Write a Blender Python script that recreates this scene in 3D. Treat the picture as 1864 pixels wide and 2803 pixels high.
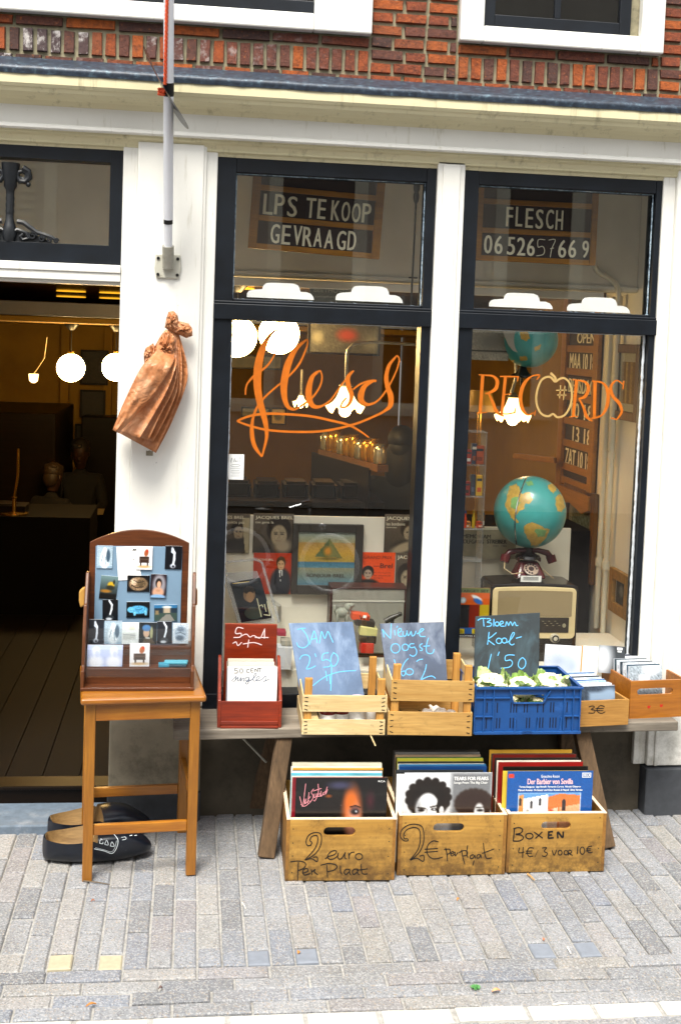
import bpy, bmesh, math, random
import numpy as np
from mathutils import Matrix, Vector
random.seed(7); rng = np.random.default_rng(7)
for o in list(bpy.data.objects): bpy.data.objects.remove(o)
scene = bpy.context.scene
COL = scene.collection
R = math.radians

# ------------------------------------------------------------------ camera
CAMPOS = np.array([0, -4.62, 1.88]); FPX = 3300.0; YAW, PIT, ROL = R(7.039), R(3.794), R(2.074)
PCX, PCY = 932.0, 1401.5 - 250.6
_f = np.array([math.sin(YAW)*math.cos(PIT), math.cos(YAW)*math.cos(PIT), -math.sin(PIT)])
_r = np.array([math.cos(YAW), -math.sin(YAW), 0]); _u = np.cross(_r, _f)
_r2 = math.cos(ROL)*_r + math.sin(ROL)*_u; _u2 = -math.sin(ROL)*_r + math.cos(ROL)*_u
cam = bpy.data.objects.new('camera', bpy.data.cameras.new('camera')); COL.objects.link(cam)
cam.matrix_world = Matrix(((_r2[0], _u2[0], -_f[0], CAMPOS[0]), (_r2[1], _u2[1], -_f[1], CAMPOS[1]),
                           (_r2[2], _u2[2], -_f[2], CAMPOS[2]), (0, 0, 0, 1)))
cam.data.sensor_fit = 'VERTICAL'; cam.data.sensor_height = 36.0; cam.data.lens = 36.0*FPX/2803
cam.data.shift_y = -250.6/2803; cam.data.clip_start = 0.05; cam.data.clip_end = 500
scene.camera = cam
# ------------------------------------------------------------------ world, sun, exposure
world = bpy.data.worlds.new('World'); scene.world = world; world.use_nodes = True
_n = world.node_tree.nodes; _l = world.node_tree.links
bg = _n['Background']; sky = _n.new('ShaderNodeTexSky'); sky.sky_type = 'NISHITA'; sky.sun_disc = False
SUN_EL, SUN_AZ = R(60), R(202)          # azimuth clockwise from +Y
sky.sun_elevation = SUN_EL; sky.sun_rotation = SUN_AZ; sky.air_density = 1.5; sky.dust_density = 4.0
hs = _n.new('ShaderNodeHueSaturation'); hs.inputs['Saturation'].default_value = 0.22
_l.new(sky.outputs[0], hs.inputs['Color']); _l.new(hs.outputs[0], bg.inputs['Color'])
bg.inputs['Strength'].default_value = 0.12
sun = bpy.data.objects.new('sun', bpy.data.lights.new('sun', 'SUN')); COL.objects.link(sun)
sun.data.energy = 2.3; sun.data.angle = R(20); sun.data.color = (1.0, 0.95, 0.84)
_sd = Vector((math.sin(SUN_AZ)*math.cos(SUN_EL), math.cos(SUN_AZ)*math.cos(SUN_EL), math.sin(SUN_EL)))
sun.rotation_euler = (-_sd).to_track_quat('-Z', 'Y').to_euler()
scene.view_settings.view_transform = 'Standard'; scene.view_settings.look = 'None'
scene.view_settings.exposure = 1.2; scene.view_settings.gamma = 1.0
scene.render.engine = 'CYCLES'
scene.cycles.max_bounces = 10; scene.cycles.transparent_max_bounces = 16; scene.cycles.glossy_bounces = 5
scene.cycles.sample_clamp_indirect = 6.0

# ------------------------------------------------------------------ points of the photograph on planes of the place
def ray(u, v): return _r2*((u-PCX)/FPX) - _u2*((v-PCY)/FPX) + _f
def PY(u, v, Y=0.0): d = ray(u, v); return Vector(CAMPOS + d*((Y-CAMPOS[1])/d[1]))
def PZ(u, v, Z=0.0): d = ray(u, v); return Vector(CAMPOS + d*((Z-CAMPOS[2])/d[2]))
def PX(u, v, X=0.0): d = ray(u, v); return Vector(CAMPOS + d*((X-CAMPOS[0])/d[0]))
def PP(u, v, p, n):
    d = Vector(ray(u, v)); c = Vector(CAMPOS); return c + d*((p-c).dot(n)/d.dot(n))
CROP = {'A': (560, 840, .40816), 'W': (1200, 860, .42347), 'M': (560, 1360, .40816), 'N': (1200, 1360, .42347),
        'S': (180, 1420, .26786), 'J': (560, 1660, .40816), 'K': (1180, 1660, .43622), 'L': (700, 2000, .38265),
        'B': (1260, 1960, .38520), 'F': (0, 1880, .44643), 'G': (1040, 1680, .17857), 'T': (590, 440, .38265),
        'U': (1260, 470, .38520), 'D': (0, 740, .38265), 'O': (0, 400, .21684), 'P': (380, 100, .11873), 'I': (0, 0, .59439)}
def px(c, x, y): a, b, s = CROP[c]; return a+x*s, b+y*s

# ------------------------------------------------------------------ mesh builder
class MB:
    def __init__(s): s.v = []; s.f = []; s.mi = []; s.k = 0; s.sm = False
    def add(s, vs, fs, M=None):
        b = len(s.v)
        for p in vs:
            p = Vector(p); s.v.append(M @ p if M is not None else p)
        for f in fs: s.f.append(tuple(i+b for i in f)); s.mi.append(s.k)
        return s
    def box(s, x0, x1, y0, y1, z0, z1, M=None):
        return s.add([(x0,y0,z0),(x1,y0,z0),(x1,y1,z0),(x0,y1,z0),(x0,y0,z1),(x1,y0,z1),(x1,y1,z1),(x0,y1,z1)],
              [(0,3,2,1),(4,5,6,7),(0,1,5,4),(1,2,6,5),(2,3,7,6),(3,0,4,7)], M)
    def hexa(s, a, b):      # two quads (4 points each) joined
        return s.add(list(a)+list(b), [(0,3,2,1),(4,5,6,7),(0,1,5,4),(1,2,6,5),(2,3,7,6),(3,0,4,7)])
    def bar(s, p, q, w, d, up=(0,-1,0)):   # rectangular bar from p to q, w across, d along 'up'
        p = Vector(p); q = Vector(q); t = (q-p).normalized(); u = Vector(up); x = t.cross(u).normalized(); u = x.cross(t)
        a = [p+x*i*w/2+u*j*d/2 for i, j in ((-1,-1),(1,-1),(1,1),(-1,1))]; return s.hexa(a, [v+(q-p) for v in a])
    def tube(s, pts, r, n=8, closed=False, caps=True):
        pts = [Vector(p) for p in pts]; N = len(pts); rs = r if isinstance(r, (list, tuple)) else [r]*N
        b = len(s.v); prev = None
        for i, p in enumerate(pts):
            t = (pts[(i+1) % N]-pts[i-1]) if closed else (pts[min(i+1, N-1)]-pts[max(i-1, 0)])
            t = t.normalized()
            if prev is None:
                a = Vector((0,0,1)) if abs(t.z) < .9 else Vector((1,0,0)); x = t.cross(a).normalized()
            else: x = (prev - t*prev.dot(t)).normalized()
            prev = x; y = t.cross(x)
            for k in range(n):
                A = 2*math.pi*k/n; s.v.append(p+(x*math.cos(A)+y*math.sin(A))*rs[i])
        for i in range(N if closed else N-1):
            j = (i+1) % N
            for k in range(n):
                k2 = (k+1) % n; s.f.append((b+i*n+k, b+i*n+k2, b+j*n+k2, b+j*n+k)); s.mi.append(s.k)
        if caps and not closed:
            s.f.append(tuple(b+k for k in range(n))[::-1]); s.mi.append(s.k)
            s.f.append(tuple(b+(N-1)*n+k for k in range(n))); s.mi.append(s.k)
        return s
    def cyl(s, p, q, r, r2=None, n=16): return s.tube([p, q], [r, r if r2 is None else r2], n)
    def lathe(s, prof, n=24, M=None, sx=1, sy=1):
        vs = []; fs = []
        for (r, z) in prof:
            for k in range(n): A = 2*math.pi*k/n; vs.append((r*sx*math.cos(A), r*sy*math.sin(A), z))
        for i in range(len(prof)-1):
            for k in range(n): k2 = (k+1) % n; fs.append((i*n+k, i*n+k2, (i+1)*n+k2, (i+1)*n+k))
        fs.append(tuple(range(n))[::-1]); fs.append(tuple((len(prof)-1)*n+k for k in range(n)))
        return s.add(vs, fs, M)
    def ball(s, c, rx, ry=None, rz=None, n=16, m=10, M=None):
        ry = ry or rx; rz = rz or rx
        pr = [(math.sin(math.pi*i/m) if 0 < i < m else 1e-4, -math.cos(math.pi*i/m)) for i in range(m+1)]
        T = Matrix.Translation(Vector(c)) @ Matrix.Diagonal((rx, ry, rz, 1))
        return s.lathe(pr, n, (M @ T) if M is not None else T)
    def prism(s, poly, y0, y1, M=None):     # polygon in xz, extruded along y
        n = len(poly); vs = [(x, y0, z) for x, z in poly]+[(x, y1, z) for x, z in poly]
        fs = [tuple(range(n)), tuple(range(2*n-1, n-1, -1))]+[(i, i+n, (i+1) % n+n, (i+1) % n) for i in range(n)]
        return s.add(vs, fs, M)
    def frame(s, x0, x1, z0, z1, w, y0, y1, M=None, wt=None, wb=None):
        wt = w if wt is None else wt; wb = w if wb is None else wb
        s.box(x0, x0+w, y0, y1, z0, z1, M); s.box(x1-w, x1, y0, y1, z0, z1, M)
        s.box(x0+w, x1-w, y0, y1, z1-wt, z1, M); return s.box(x0+w, x1-w, y0, y1, z0, z0+wb, M)
    def ribbon(s, pts, w, n, lift=0.0):     # flat painted stroke through 3-D points on a plane with normal n
        n = Vector(n).normalized(); P = cr([Vector(p) for p in pts]); N = len(P)
        W = w if isinstance(w, (list, tuple)) else [w, w]
        b = len(s.v)
        for i, p in enumerate(P):
            t = P[min(i+1, N-1)]-P[max(i-1, 0)]
            if t.length < 1e-9: t = Vector((1,0,0))
            x = t.normalized().cross(n); f = i/(N-1)*(len(W)-1); k = min(int(f), len(W)-2); ww = W[k]+(W[k+1]-W[k])*(f-k)
            s.v.append(p+x*ww/2+n*lift); s.v.append(p-x*ww/2+n*lift)
        for i in range(N-1): s.f.append((b+2*i, b+2*i+1, b+2*i+3, b+2*i+2)); s.mi.append(s.k)
        return s
def cr(P, k=6):                              # Catmull-Rom through the points
    if len(P) < 3: return P
    out = []
    for i in range(len(P)-1):
        a = P[max(i-1, 0)]; b = P[i]; c = P[i+1]; d = P[min(i+2, len(P)-1)]
        for j in range(k):
            t = j/k; out.append(.5*((2*b)+(c-a)*t+(2*a-5*b+4*c-d)*t*t+(3*b-a-3*c+d)*t**3))
    out.append(P[-1]); return out
def Rz(a): return Matrix.Rotation(a, 4, 'Z')
def Rx(a): return Matrix.Rotation(a, 4, 'X')
def Ry(a): return Matrix.Rotation(a, 4, 'Y')
def Tr(*p): return Matrix.Translation(Vector(p))

# ------------------------------------------------------------------ objects
def wm(o):
    M = Matrix.LocRotScale(o.location, o.rotation_euler, None)
    return wm(o.parent) @ M if o.parent else M
def tag(o, label, cat, group=None, kind=None):
    if label: o['label'] = label
    if cat: o['category'] = cat
    if group: o['group'] = group
    if kind: o['kind'] = kind
    return o
def thing(name, label, cat, loc=(0,0,0), rotz=0, group=None, rot=None):
    o = bpy.data.objects.new(name, None); COL.objects.link(o); o.empty_display_size = .05
    o.location = Vector(loc); o.rotation_euler = rot or (0, 0, rotz); return tag(o, label, cat, group)
def part(name, mb, mats, parent=None, world=False, bevel=0, smooth=False, label=None, loc=None, subsurf=0, seg=2):
    me = bpy.data.meshes.new(name)
    vs = mb.v
    if world and parent: W = wm(parent).inverted(); vs = [W @ p for p in vs]
    off = Vector((0,0,0))
    if loc is not None: off = Vector(loc); vs = [p-off for p in vs]
    me.from_pydata([tuple(p) for p in vs], [], mb.f)
    if not isinstance(mats, (list, tuple)): mats = [mats]
    for m in mats: me.materials.append(m)
    me.polygons.foreach_set('material_index', mb.mi)
    bm = bmesh.new(); bm.from_mesh(me); bmesh.ops.recalc_face_normals(bm, faces=bm.faces); bm.to_mesh(me); bm.free()
    if smooth: me.shade_smooth()
    if getattr(mb, 'cols', None) is not None:
        a = me.color_attributes.new('Col', 'FLOAT_COLOR', 'POINT'); a.data.foreach_set('color', np.asarray(mb.cols, dtype=np.float32).ravel())
    me.update()
    o = bpy.data.objects.new(name, me); COL.objects.link(o); o.location = off
    if parent: o.parent = parent
    if label: o['label'] = label
    if bevel:
        b = o.modifiers.new('bevel', 'BEVEL'); b.width = bevel; b.segments = seg; b.limit_method = 'ANGLE'; b.angle_limit = R(35); b.harden_normals = False
    if subsurf:
        b = o.modifiers.new('subsurf', 'SUBSURF'); b.levels = subsurf; b.render_levels = subsurf
    if smooth and bevel == 0 and subsurf == 0:
        try: me.set_sharp_from_angle(angle=R(40))
        except Exception: pass
    return o
def solo(name, mb, mats, label, cat, loc=(0,0,0), group=None, rot=(0,0,0), local=False, kind=None, **kw):
    # single-mesh thing; mesh given in world coordinates unless local
    if not local:
        W = Matrix.LocRotScale(Vector(loc), __import__('mathutils').Euler(rot), None).inverted(); mb.v = [W @ p for p in mb.v]
    o = part(name, mb, mats, **kw); o.location = Vector(loc); o.rotation_euler = rot
    return tag(o, label, cat, group, kind)
def dup(root, loc=None, rot=None, label=None, group=None):
    r = root.copy(); COL.objects.link(r)
    if loc is not None: r.location = Vector(loc)
    if rot is not None: r.rotation_euler = rot
    if label: r['label'] = label
    if group: r['group'] = group
    for ch in list(root.children):
        c = ch.copy(); COL.objects.link(c); c.parent = r
        for g in list(ch.children): d = g.copy(); COL.objects.link(d); d.parent = c
    return r
# ------------------------------------------------------------------ lettering
_tx = {}
def glyphs(s):
    if s not in _tx:
        cu = bpy.data.curves.new('t', 'FONT'); cu.body = s; cu.size = 1; cu.resolution_u = 3
        ob = bpy.data.objects.new('t', cu); COL.objects.link(ob); dg = bpy.context.evaluated_depsgraph_get(); dg.update()
        me = bpy.data.meshes.new_from_object(ob.evaluated_get(dg))
        v = np.array([tuple(p.co)[:2] for p in me.vertices]); f = [tuple(p.vertices) for p in me.polygons]
        bpy.data.objects.remove(ob); bpy.data.curves.remove(cu); bpy.data.meshes.remove(me); _tx[s] = (v, f)
    return _tx[s]
def text(mb, s, x0, x1, z0, z1, y, M=None, bold=0):     # lettering filling the box x0..x1, z0..z1 at depth y (facing -y)
    v, f = glyphs(s); lo = v.min(0); hi = v.max(0); sc = np.array([x1-x0, z1-z0])/(hi-lo)
    w = (v-lo)*sc+np.array([x0, z0])
    for d in ([0] if not bold else [-bold, 0, bold]):
        mb.add([(a+d, y-.00035*(1 if d > 0 else 2 if d < 0 else 0), b) for a, b in w], f, M)
    return mb
def strokes(mb, c, lists, w, p, n, lift=.0006):          # handwriting traced in crop c on the plane (p, n)
    n = Vector(n).normalized(); p = Vector(p)
    if n.dot(Vector(CAMPOS)-p) < 0: n = -n
    for L in lists:
        ww = w
        if isinstance(L[0], (int, float, list)): ww = L[0]; L = L[1:]
        mb.ribbon([PP(*px(c, x, y), p, n) for x, y in L], ww, n, lift)
    return mb
def ring(x, y, rx, ry=None, n=10):
    ry = ry or rx; return [(x+rx*math.sin(2*math.pi*i/n), y-ry*math.cos(2*math.pi*i/n)) for i in range(n+1)]
# ------------------------------------------------------------------ printed pictures
def lin(c):
    c = np.asarray(c, float); return np.where(c <= .04045, c/12.92, ((c+.055)/1.055)**2.4)
def hx(h): return tuple(int(h[i:i+2], 16)/255 for i in (0, 2, 4))
class Cv:       # a small printed picture; u to the right, v down, 0..1
    def __init__(s, nx, ny, bg): s.a = np.ones((ny, nx, 3))*np.array(hx(bg)); s.x, s.y = np.meshgrid(np.linspace(0, 1, nx), np.linspace(0, 1, ny)); s.asp = nx/ny
    def mix(s, m, c): m = np.clip(m, 0, 1)[..., None]; s.a = s.a*(1-m)+np.array(hx(c))*m; return s
    def ell(s, x, y, rx, ry, c, soft=.15, rot=0, op=1):
        dx = s.x-x; dy = s.y-y; ca, sa = math.cos(rot), math.sin(rot); d = np.sqrt(((dx*ca+dy*sa)/rx)**2+((dy*ca-dx*sa)/ry)**2)
        return s.mix(op*(1+soft-d)/(2*soft+1e-6), c)
    def rect(s, x0, y0, x1, y1, c, soft=.004, op=1):
        m = np.minimum(np.minimum(s.x-x0, x1-s.x), np.minimum(s.y-y0, y1-s.y)); return s.mix(op*(m+soft)/(2*soft), c)
    def grad(s, y0, y1, c0, c1):
        t = np.clip((s.y-y0)/(y1-y0), 0, 1)[..., None]; g = np.array(hx(c0))*(1-t)+np.array(hx(c1))*t
        m = ((s.y >= y0) & (s.y <= y1))[..., None]; s.a = np.where(m, g, s.a); return s
    def poly(s, pts, c, op=1):
        ins = np.zeros(s.x.shape, bool); n = len(pts); j = n-1
        for i in range(n):
            xi, yi = pts[i]; xj, yj = pts[j]
            ins ^= ((yi > s.y) != (yj > s.y)) & (s.x < (xj-xi)*(s.y-yi)/((yj-yi) or 1e-9)+xi); j = i
        return s.mix(ins*op, c)
    def line(s, pts, w, c, op=1):
        for (ax, ay), (bx, by) in zip(pts[:-1], pts[1:]):
            L = (bx-ax)**2+(by-ay)**2+1e-12; t = np.clip(((s.x-ax)*(bx-ax)+(s.y-ay)*(by-ay))/L, 0, 1)
            d = np.hypot(s.x-ax-t*(bx-ax), s.y-ay-t*(by-ay)); s.mix(op*(w-d)/(w*.6)+.0, c)
        return s
    def noise(s, k): s.a = np.clip(s.a*(1+rng.normal(0, k, s.a.shape[:2]))[..., None], 0, 1); return s
def card(cv, w, h, t=.002, M=None, edge=None):          # card of size w x h (x centred, z from 0), printed face at -y
    ny, nx, _ = cv.a.shape; mb = MB(); c = lin(cv.a)
    vs = [((x-.5)*w, 0, (1-y)*h) for x, y in zip(cv.x.ravel(), cv.y.ravel())]
    fs = [(j*nx+i, j*nx+i+1, (j+1)*nx+i+1, (j+1)*nx+i) for j in range(ny-1) for i in range(nx-1)]
    mb.add(vs, fs, M); e = lin(hx(edge)) if edge else c[0, 0]
    b = [(-w/2, 0, 0), (w/2, 0, 0), (w/2, 0, h), (-w/2, 0, h)]
    mb.add(b+[(x, t, z) for x, y, z in b], [(4,5,6,7),(0,1,5,4),(1,2,6,5),(2,3,7,6),(3,0,4,7)], M)
    cols = np.concatenate([c.reshape(-1, 3), np.tile(e, (8, 1))]); mb.cols = np.concatenate([cols, np.ones((len(cols), 1))], 1)
    return mb
# ------------------------------------------------------------------ materials
class NT:
    def __init__(s, name):
        s.m = bpy.data.materials.new(name); s.m.use_nodes = True; s.t = s.m.node_tree; s.b = s.t.nodes['Principled BSDF']; s.out = s.t.nodes['Material Output']
    def n(s, k, **kw):
        x = s.t.nodes.new(k)
        for a, v in kw.items():
            if a[0] == 'i' and a[1:].isdigit(): x.inputs[int(a[1:])].default_value = v
            else: setattr(x, a, v)
        return x
    def l(s, a, b): s.t.links.new(a, b)
    def co(s, stretch=(1,1,1), rnd=True, rot=(0,0,0)):
        tc = s.n('ShaderNodeTexCoord'); mp = s.n('ShaderNodeMapping'); mp.inputs['Scale'].default_value = stretch; mp.inputs['Rotation'].default_value = rot
        s.l(tc.outputs['Object'], mp.inputs['Vector'])
        if rnd:
            oi = s.n('ShaderNodeObjectInfo'); mu = s.n('ShaderNodeVectorMath', operation='SCALE'); cb = s.n('ShaderNodeCombineXYZ')
            for i in range(3): s.l(oi.outputs['Random'], cb.inputs[i])
            s.l(cb.outputs[0], mu.inputs[0]); mu.inputs['Scale'].default_value = 9.0; s.l(mu.outputs[0], mp.inputs['Location'])
        return mp.outputs[0]
    def noise(s, vec, scale, detail=4, rough=.6, dist=0):
        x = s.n('ShaderNodeTexNoise'); x.inputs['Scale'].default_value = scale; x.inputs['Detail'].default_value = detail
        x.inputs['Roughness'].default_value = rough; x.inputs['Distortion'].default_value = dist
        if vec is not None: s.l(vec, x.inputs['Vector'])
        return x.outputs['Fac']
    def ramp(s, fac, stops, interp='LINEAR'):
        x = s.n('ShaderNodeValToRGB'); e = x.color_ramp.elements; x.color_ramp.interpolation = interp
        while len(e) < len(stops): e.new(.5)
        for el, (p, c) in zip(e, stops): el.position = p; el.color = (*c[:3], 1)
        s.l(fac, x.inputs['Fac']); return x.outputs['Color']
    def mixc(s, fac, a, b, mode='MIX'):
        x = s.n('ShaderNodeMix', data_type='RGBA', blend_type=mode)
        if isinstance(fac, (int, float)): x.inputs[0].default_value = fac
        else: s.l(fac, x.inputs[0])
        for i, v in ((6, a), (7, b)):
            if isinstance(v, (tuple, list)): x.inputs[i].default_value = (*v[:3], 1)
            else: s.l(v, x.inputs[i])
        return x.outputs[2]
    def bump(s, h, strength, dist=.002):
        x = s.n('ShaderNodeBump'); x.inputs['Strength'].default_value = strength; x.inputs['Distance'].default_value = dist
        s.l(h, x.inputs['Height']); s.l(x.outputs[0], s.b.inputs['Normal']); return x
    def wob(s, v):
        n = s.n('ShaderNodeTexNoise'); n.inputs['Scale'].default_value = 8; s.l(v, n.inputs['Vector']); m = s.n('ShaderNodeVectorMath', operation='MULTIPLY_ADD'); m.inputs[1].default_value = (.12, .12, .12); s.l(n.outputs['Color'], m.inputs[0]); s.l(v, m.inputs[2]); return m.outputs[0]
    def base(s, c):
        if isinstance(c, (tuple, list)): s.b.inputs['Base Color'].default_value = (*c[:3], 1)
        else: s.l(c, s.b.inputs['Base Color'])
    def set(s, **k):
        for a, v in k.items(): s.b.inputs[a.replace('_', ' ')].default_value = v
G3 = lambda g: (g, g, g)
def H(h): return tuple(float(x) for x in lin(hx(h)))
def mat(name, col, rough=.5, var=.12, scale=12, bump=.0, bscale=150, metal=0, stretch=(1,1,1), dirt=None, dscale=3, dlo=.55, dhi=.75, **kw):
    t = NT(name); col = H(col) if isinstance(col, str) else col; v = t.co(stretch)
    f = t.noise(v, scale); c = t.ramp(f, [(.25, tuple(x*(1-var) for x in col)), (.75, tuple(min(1, x*(1+var)) for x in col))])
    if dirt: c = t.mixc(t.ramp(t.noise(v, dscale, 8, .75), [(dlo, G3(0)), (dhi, G3(1))]), c, H(dirt) if isinstance(dirt, str) else dirt)
    t.base(c); t.set(Roughness=rough, Metallic=metal)
    if bump: t.bump(t.noise(v, bscale, 3), bump, .001)
    for a, x in kw.items(): t.b.inputs[a.replace('_', ' ')].default_value = x
    return t.m
def wood(name, c1, c2, axis='X', rough=.5, grain=26, dirt=None, dlo=.58, bump=.25, knots=True, coat=0, grime=0):
    t = NT(name); st = {'X': (.07, 1, 1), 'Y': (1, .07, 1), 'Z': (1, 1, .07)}[axis]
    v = t.co(st); g = t.noise(v, grain, 6, .65, .8); c1 = H(c1); c2 = H(c2)
    c = t.ramp(g, [(.28, c2), (.5, tuple((a+b)/2 for a, b in zip(c1, c2))), (.7, c1)])
    fine = t.noise(v, grain*7, 2, .5); c = t.mixc(t.ramp(fine, [(.35, G3(.35)), (.6, G3(0))]), c, tuple(x*.55 for x in c2))
    v2 = t.co((1,1,1))
    c = t.mixc(t.ramp(t.noise(v2, 5, 3), [(.35, G3(0)), (.75, G3(.5))]), c, tuple(x*.8 for x in c2))
    if grime:
        sx = t.n('ShaderNodeSeparateXYZ'); tc = t.n('ShaderNodeTexCoord'); t.l(tc.outputs['Object'], sx.inputs[0]); lo = t.n('ShaderNodeMapRange'); lo.inputs[1].default_value = grime; lo.inputs[2].default_value = -.02; t.l(sx.outputs[2], lo.inputs[0])
        gm = t.n('ShaderNodeMath', operation='MULTIPLY'); t.l(lo.outputs[0], gm.inputs[0]); t.l(t.ramp(t.noise(v2, 26, 8, .78), [(.32, G3(0)), (.56, G3(.95))]), gm.inputs[1]); c = t.mixc(gm.outputs[0], c, H('453016'))
    if dirt: c = t.mixc(t.ramp(t.noise(v2, 31, 8, .75), [(.62, G3(0)), (.72, G3(.75))]), c, H(dirt))
    if dirt: c = t.mixc(t.ramp(t.noise(v2, 9, 9, .8), [(dlo, G3(0)), (dlo+.16, G3(.8))]), c, H(dirt))
    t.base(c); t.set(Roughness=rough, Coat_Weight=coat, Coat_Roughness=.25, Specular_IOR_Level=.15 if 'floor' in name or 'interior' in name else .5); t.bump(fine, bump, .0008); return t.m
def emit(name, col, strength):
    t = NT(name); t.base(H(col)); t.b.inputs['Emission Color'].default_value = (*H(col), 1); t.b.inputs['Emission Strength'].default_value = strength; return t.m
def glass(name, tint=(1,1,1), k=1.6, extra=.0):
    t = NT(name); t.t.nodes.remove(t.b); tr = t.n('ShaderNodeBsdfTransparent'); tr.inputs[0].default_value = (*tint, 1)
    gl = t.n('ShaderNodeBsdfGlossy'); gl.inputs['Roughness'].default_value = .0; lw = t.n('ShaderNodeLayerWeight'); lw.inputs[0].default_value = .5; pw = t.n('ShaderNodeMath', operation='POWER'); pw.inputs[1].default_value = 5; t.l(lw.outputs['Facing'], pw.inputs[0]); fr = t.n('ShaderNodeMath', operation='MULTIPLY_ADD'); fr.inputs[1].default_value = .96; fr.inputs[2].default_value = .068; t.l(pw.outputs[0], fr.inputs[0])
    ma = t.n('ShaderNodeMath', operation='MULTIPLY_ADD', use_clamp=True); ma.inputs[1].default_value = k; ma.inputs[2].default_value = extra
    mx = t.n('ShaderNodeMixShader'); t.l(fr.outputs[0], ma.inputs[0]); t.l(ma.outputs[0], mx.inputs[0])
    t.l(tr.outputs[0], mx.inputs[1]); t.l(gl.outputs[0], mx.inputs[2]); t.l(mx.outputs[0], t.out.inputs[0]); return t.m
def printed(name, rough, coat=0):
    t = NT(name); a = t.n('ShaderNodeAttribute', attribute_name='Col'); t.base(a.outputs['Color']); t.set(Roughness=rough, Coat_Weight=coat); return t.m
M = {}
def white_paint(name, col, dirt, dlo, streak):
    t = NT(name); v = t.co(rnd=False); v2 = t.co((6, 6, .5), rnd=False)
    c = t.ramp(t.noise(v, 4, 5), [(.3, tuple(x*.93 for x in col)), (.7, col)])
    c = t.mixc(t.ramp(t.noise(v2, streak, 8, .7), [(dlo, G3(0)), (dlo+.2, G3(.7))]), c, H(dirt))
    c = t.mixc(t.ramp(t.noise(v, 60, 4, .7), [(.70, G3(0)), (.76, G3(.9))]), c, H('4a4434'))
    sx = t.n('ShaderNodeSeparateXYZ'); tc = t.n('ShaderNodeTexCoord'); t.l(tc.outputs['Object'], sx.inputs[0])
    lo = t.n('ShaderNodeMapRange'); lo.inputs[1].default_value = .75; lo.inputs[2].default_value = .15; t.l(sx.outputs[2], lo.inputs[0])   # splashed grime on the lowest stretch of paint
    gm = t.n('ShaderNodeMath', operation='MULTIPLY'); t.l(lo.outputs[0], gm.inputs[0]); t.l(t.ramp(t.noise(v, 14, 8, .75), [(.4, G3(0)), (.7, G3(.75))]), gm.inputs[1]); c = t.mixc(gm.outputs[0], c, H('6f6a58'))
    c = t.mixc(t.ramp(t.noise(t.co((9, 9, 1.2), rnd=False), 9, 9, .8), [(.66, G3(0)), (.70, G3(.8))]), c, H('77715c'))
    t.base(c); t.set(Roughness=.38); t.bump(t.noise(v2, 40, 4), .2, .003); return t.m
M['white'] = white_paint('white_paint', (.80, .79, .74), '98906c', .60, 5)
M['cream'] = white_paint('cream_weathered_and_shaded_paint', (.68, .62, .40), '6d6544', .55, 4)  # weathered cream, yellowed further to carry the shade under the cornice
def frame_paint():
    t = NT('dark_blue_paint'); v = t.co(rnd=False)
    c = t.ramp(t.noise(v, 9, 5), [(.3, H('080c12')), (.75, H('121922'))])
    c = t.mixc(t.ramp(t.noise(v, 70, 6, .8), [(.70, G3(0)), (.8, G3(.7))]), c, H('4c5a64'))
    t.base(c); t.set(Roughness=.42, Specular_IOR_Level=.35); t.bump(t.noise(v, 60, 4), .15, .001); return t.m
M['frame'] = frame_paint()
def putty():
    t = NT('peeling_putty'); v = t.co((1,1,1), rnd=False)
    c = t.ramp(t.noise(v, 45, 8, .8), [(.40, H('2b3745')), (.52, H('8ea6b8')), (.66, H('d5dfe2'))]); t.base(c); t.set(Roughness=.6); t.bump(t.noise(v, 90, 5), .6, .003); return t.m
M['putty'] = putty()
M['putty_side'] = mat('bare_putty', 'c3cad0', .6, .25, 30, .4, 80, dirt='6a6a62', dscale=14, dlo=.58, dhi=.66)
def brick():
    t = NT('old_brick'); g = t.n('ShaderNodeNewGeometry'); v = t.co(rnd=False); rp = g.outputs['Random Per Island']
    c = t.ramp(rp, [(.0, H('46302b')), (.18, H('5e3a30')), (.36, H('733b28')), (.55, H('854023')), (.74, H('98491f')), (.88, H('ab581f')), (1, H('5c342c'))])
    n1 = t.noise(v, 38, 8, .75); c = t.mixc(t.ramp(n1, [(.33, G3(.75)), (.55, G3(0))]), c, H('2a1a18'))
    c = t.mixc(t.ramp(t.noise(v, 90, 5, .7), [(.58, G3(0)), (.72, G3(.55))]), c, H('d1762c'))
    geo = t.n('ShaderNodeSeparateXYZ'); tc = t.n('ShaderNodeTexCoord'); t.l(tc.outputs['Object'], geo.inputs[0])
    # white lime bloom and dark purple firing on the left bricks under the first sill
    mr = t.n('ShaderNodeMapRange'); mr.inputs[1].default_value = .55; mr.inputs[2].default_value = -.5; t.l(geo.outputs[0], mr.inputs[0])
    w = t.n('ShaderNodeMath', operation='MULTIPLY'); t.l(mr.outputs[0], w.inputs[0]); t.l(t.ramp(rp, [(.25, G3(0)), (.3, G3(1)), (.62, G3(1)), (.66, G3(0))]), w.inputs[1])
    c = t.mixc(w.outputs[0], c, H('4a3b3c'))
    w2 = t.n('ShaderNodeMath', operation='MULTIPLY'); t.l(w.outputs[0], w2.inputs[0]); t.l(t.ramp(t.noise(v, 24, 6, .7), [(.5, G3(0)), (.62, G3(.9))]), w2.inputs[1])
    c = t.mixc(w2.outputs[0], c, H('c6c0bc'))
    t.base(c); t.set(Roughness=.85); t.bump(t.noise(v, 70, 7, .7), .9, .006); return t.m
M['brick'] = brick()
M['mortar'] = mat('lime_mortar', '8f8870', .95, .3, 30, .6, 200, dirt='57523f', dscale=12)
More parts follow.
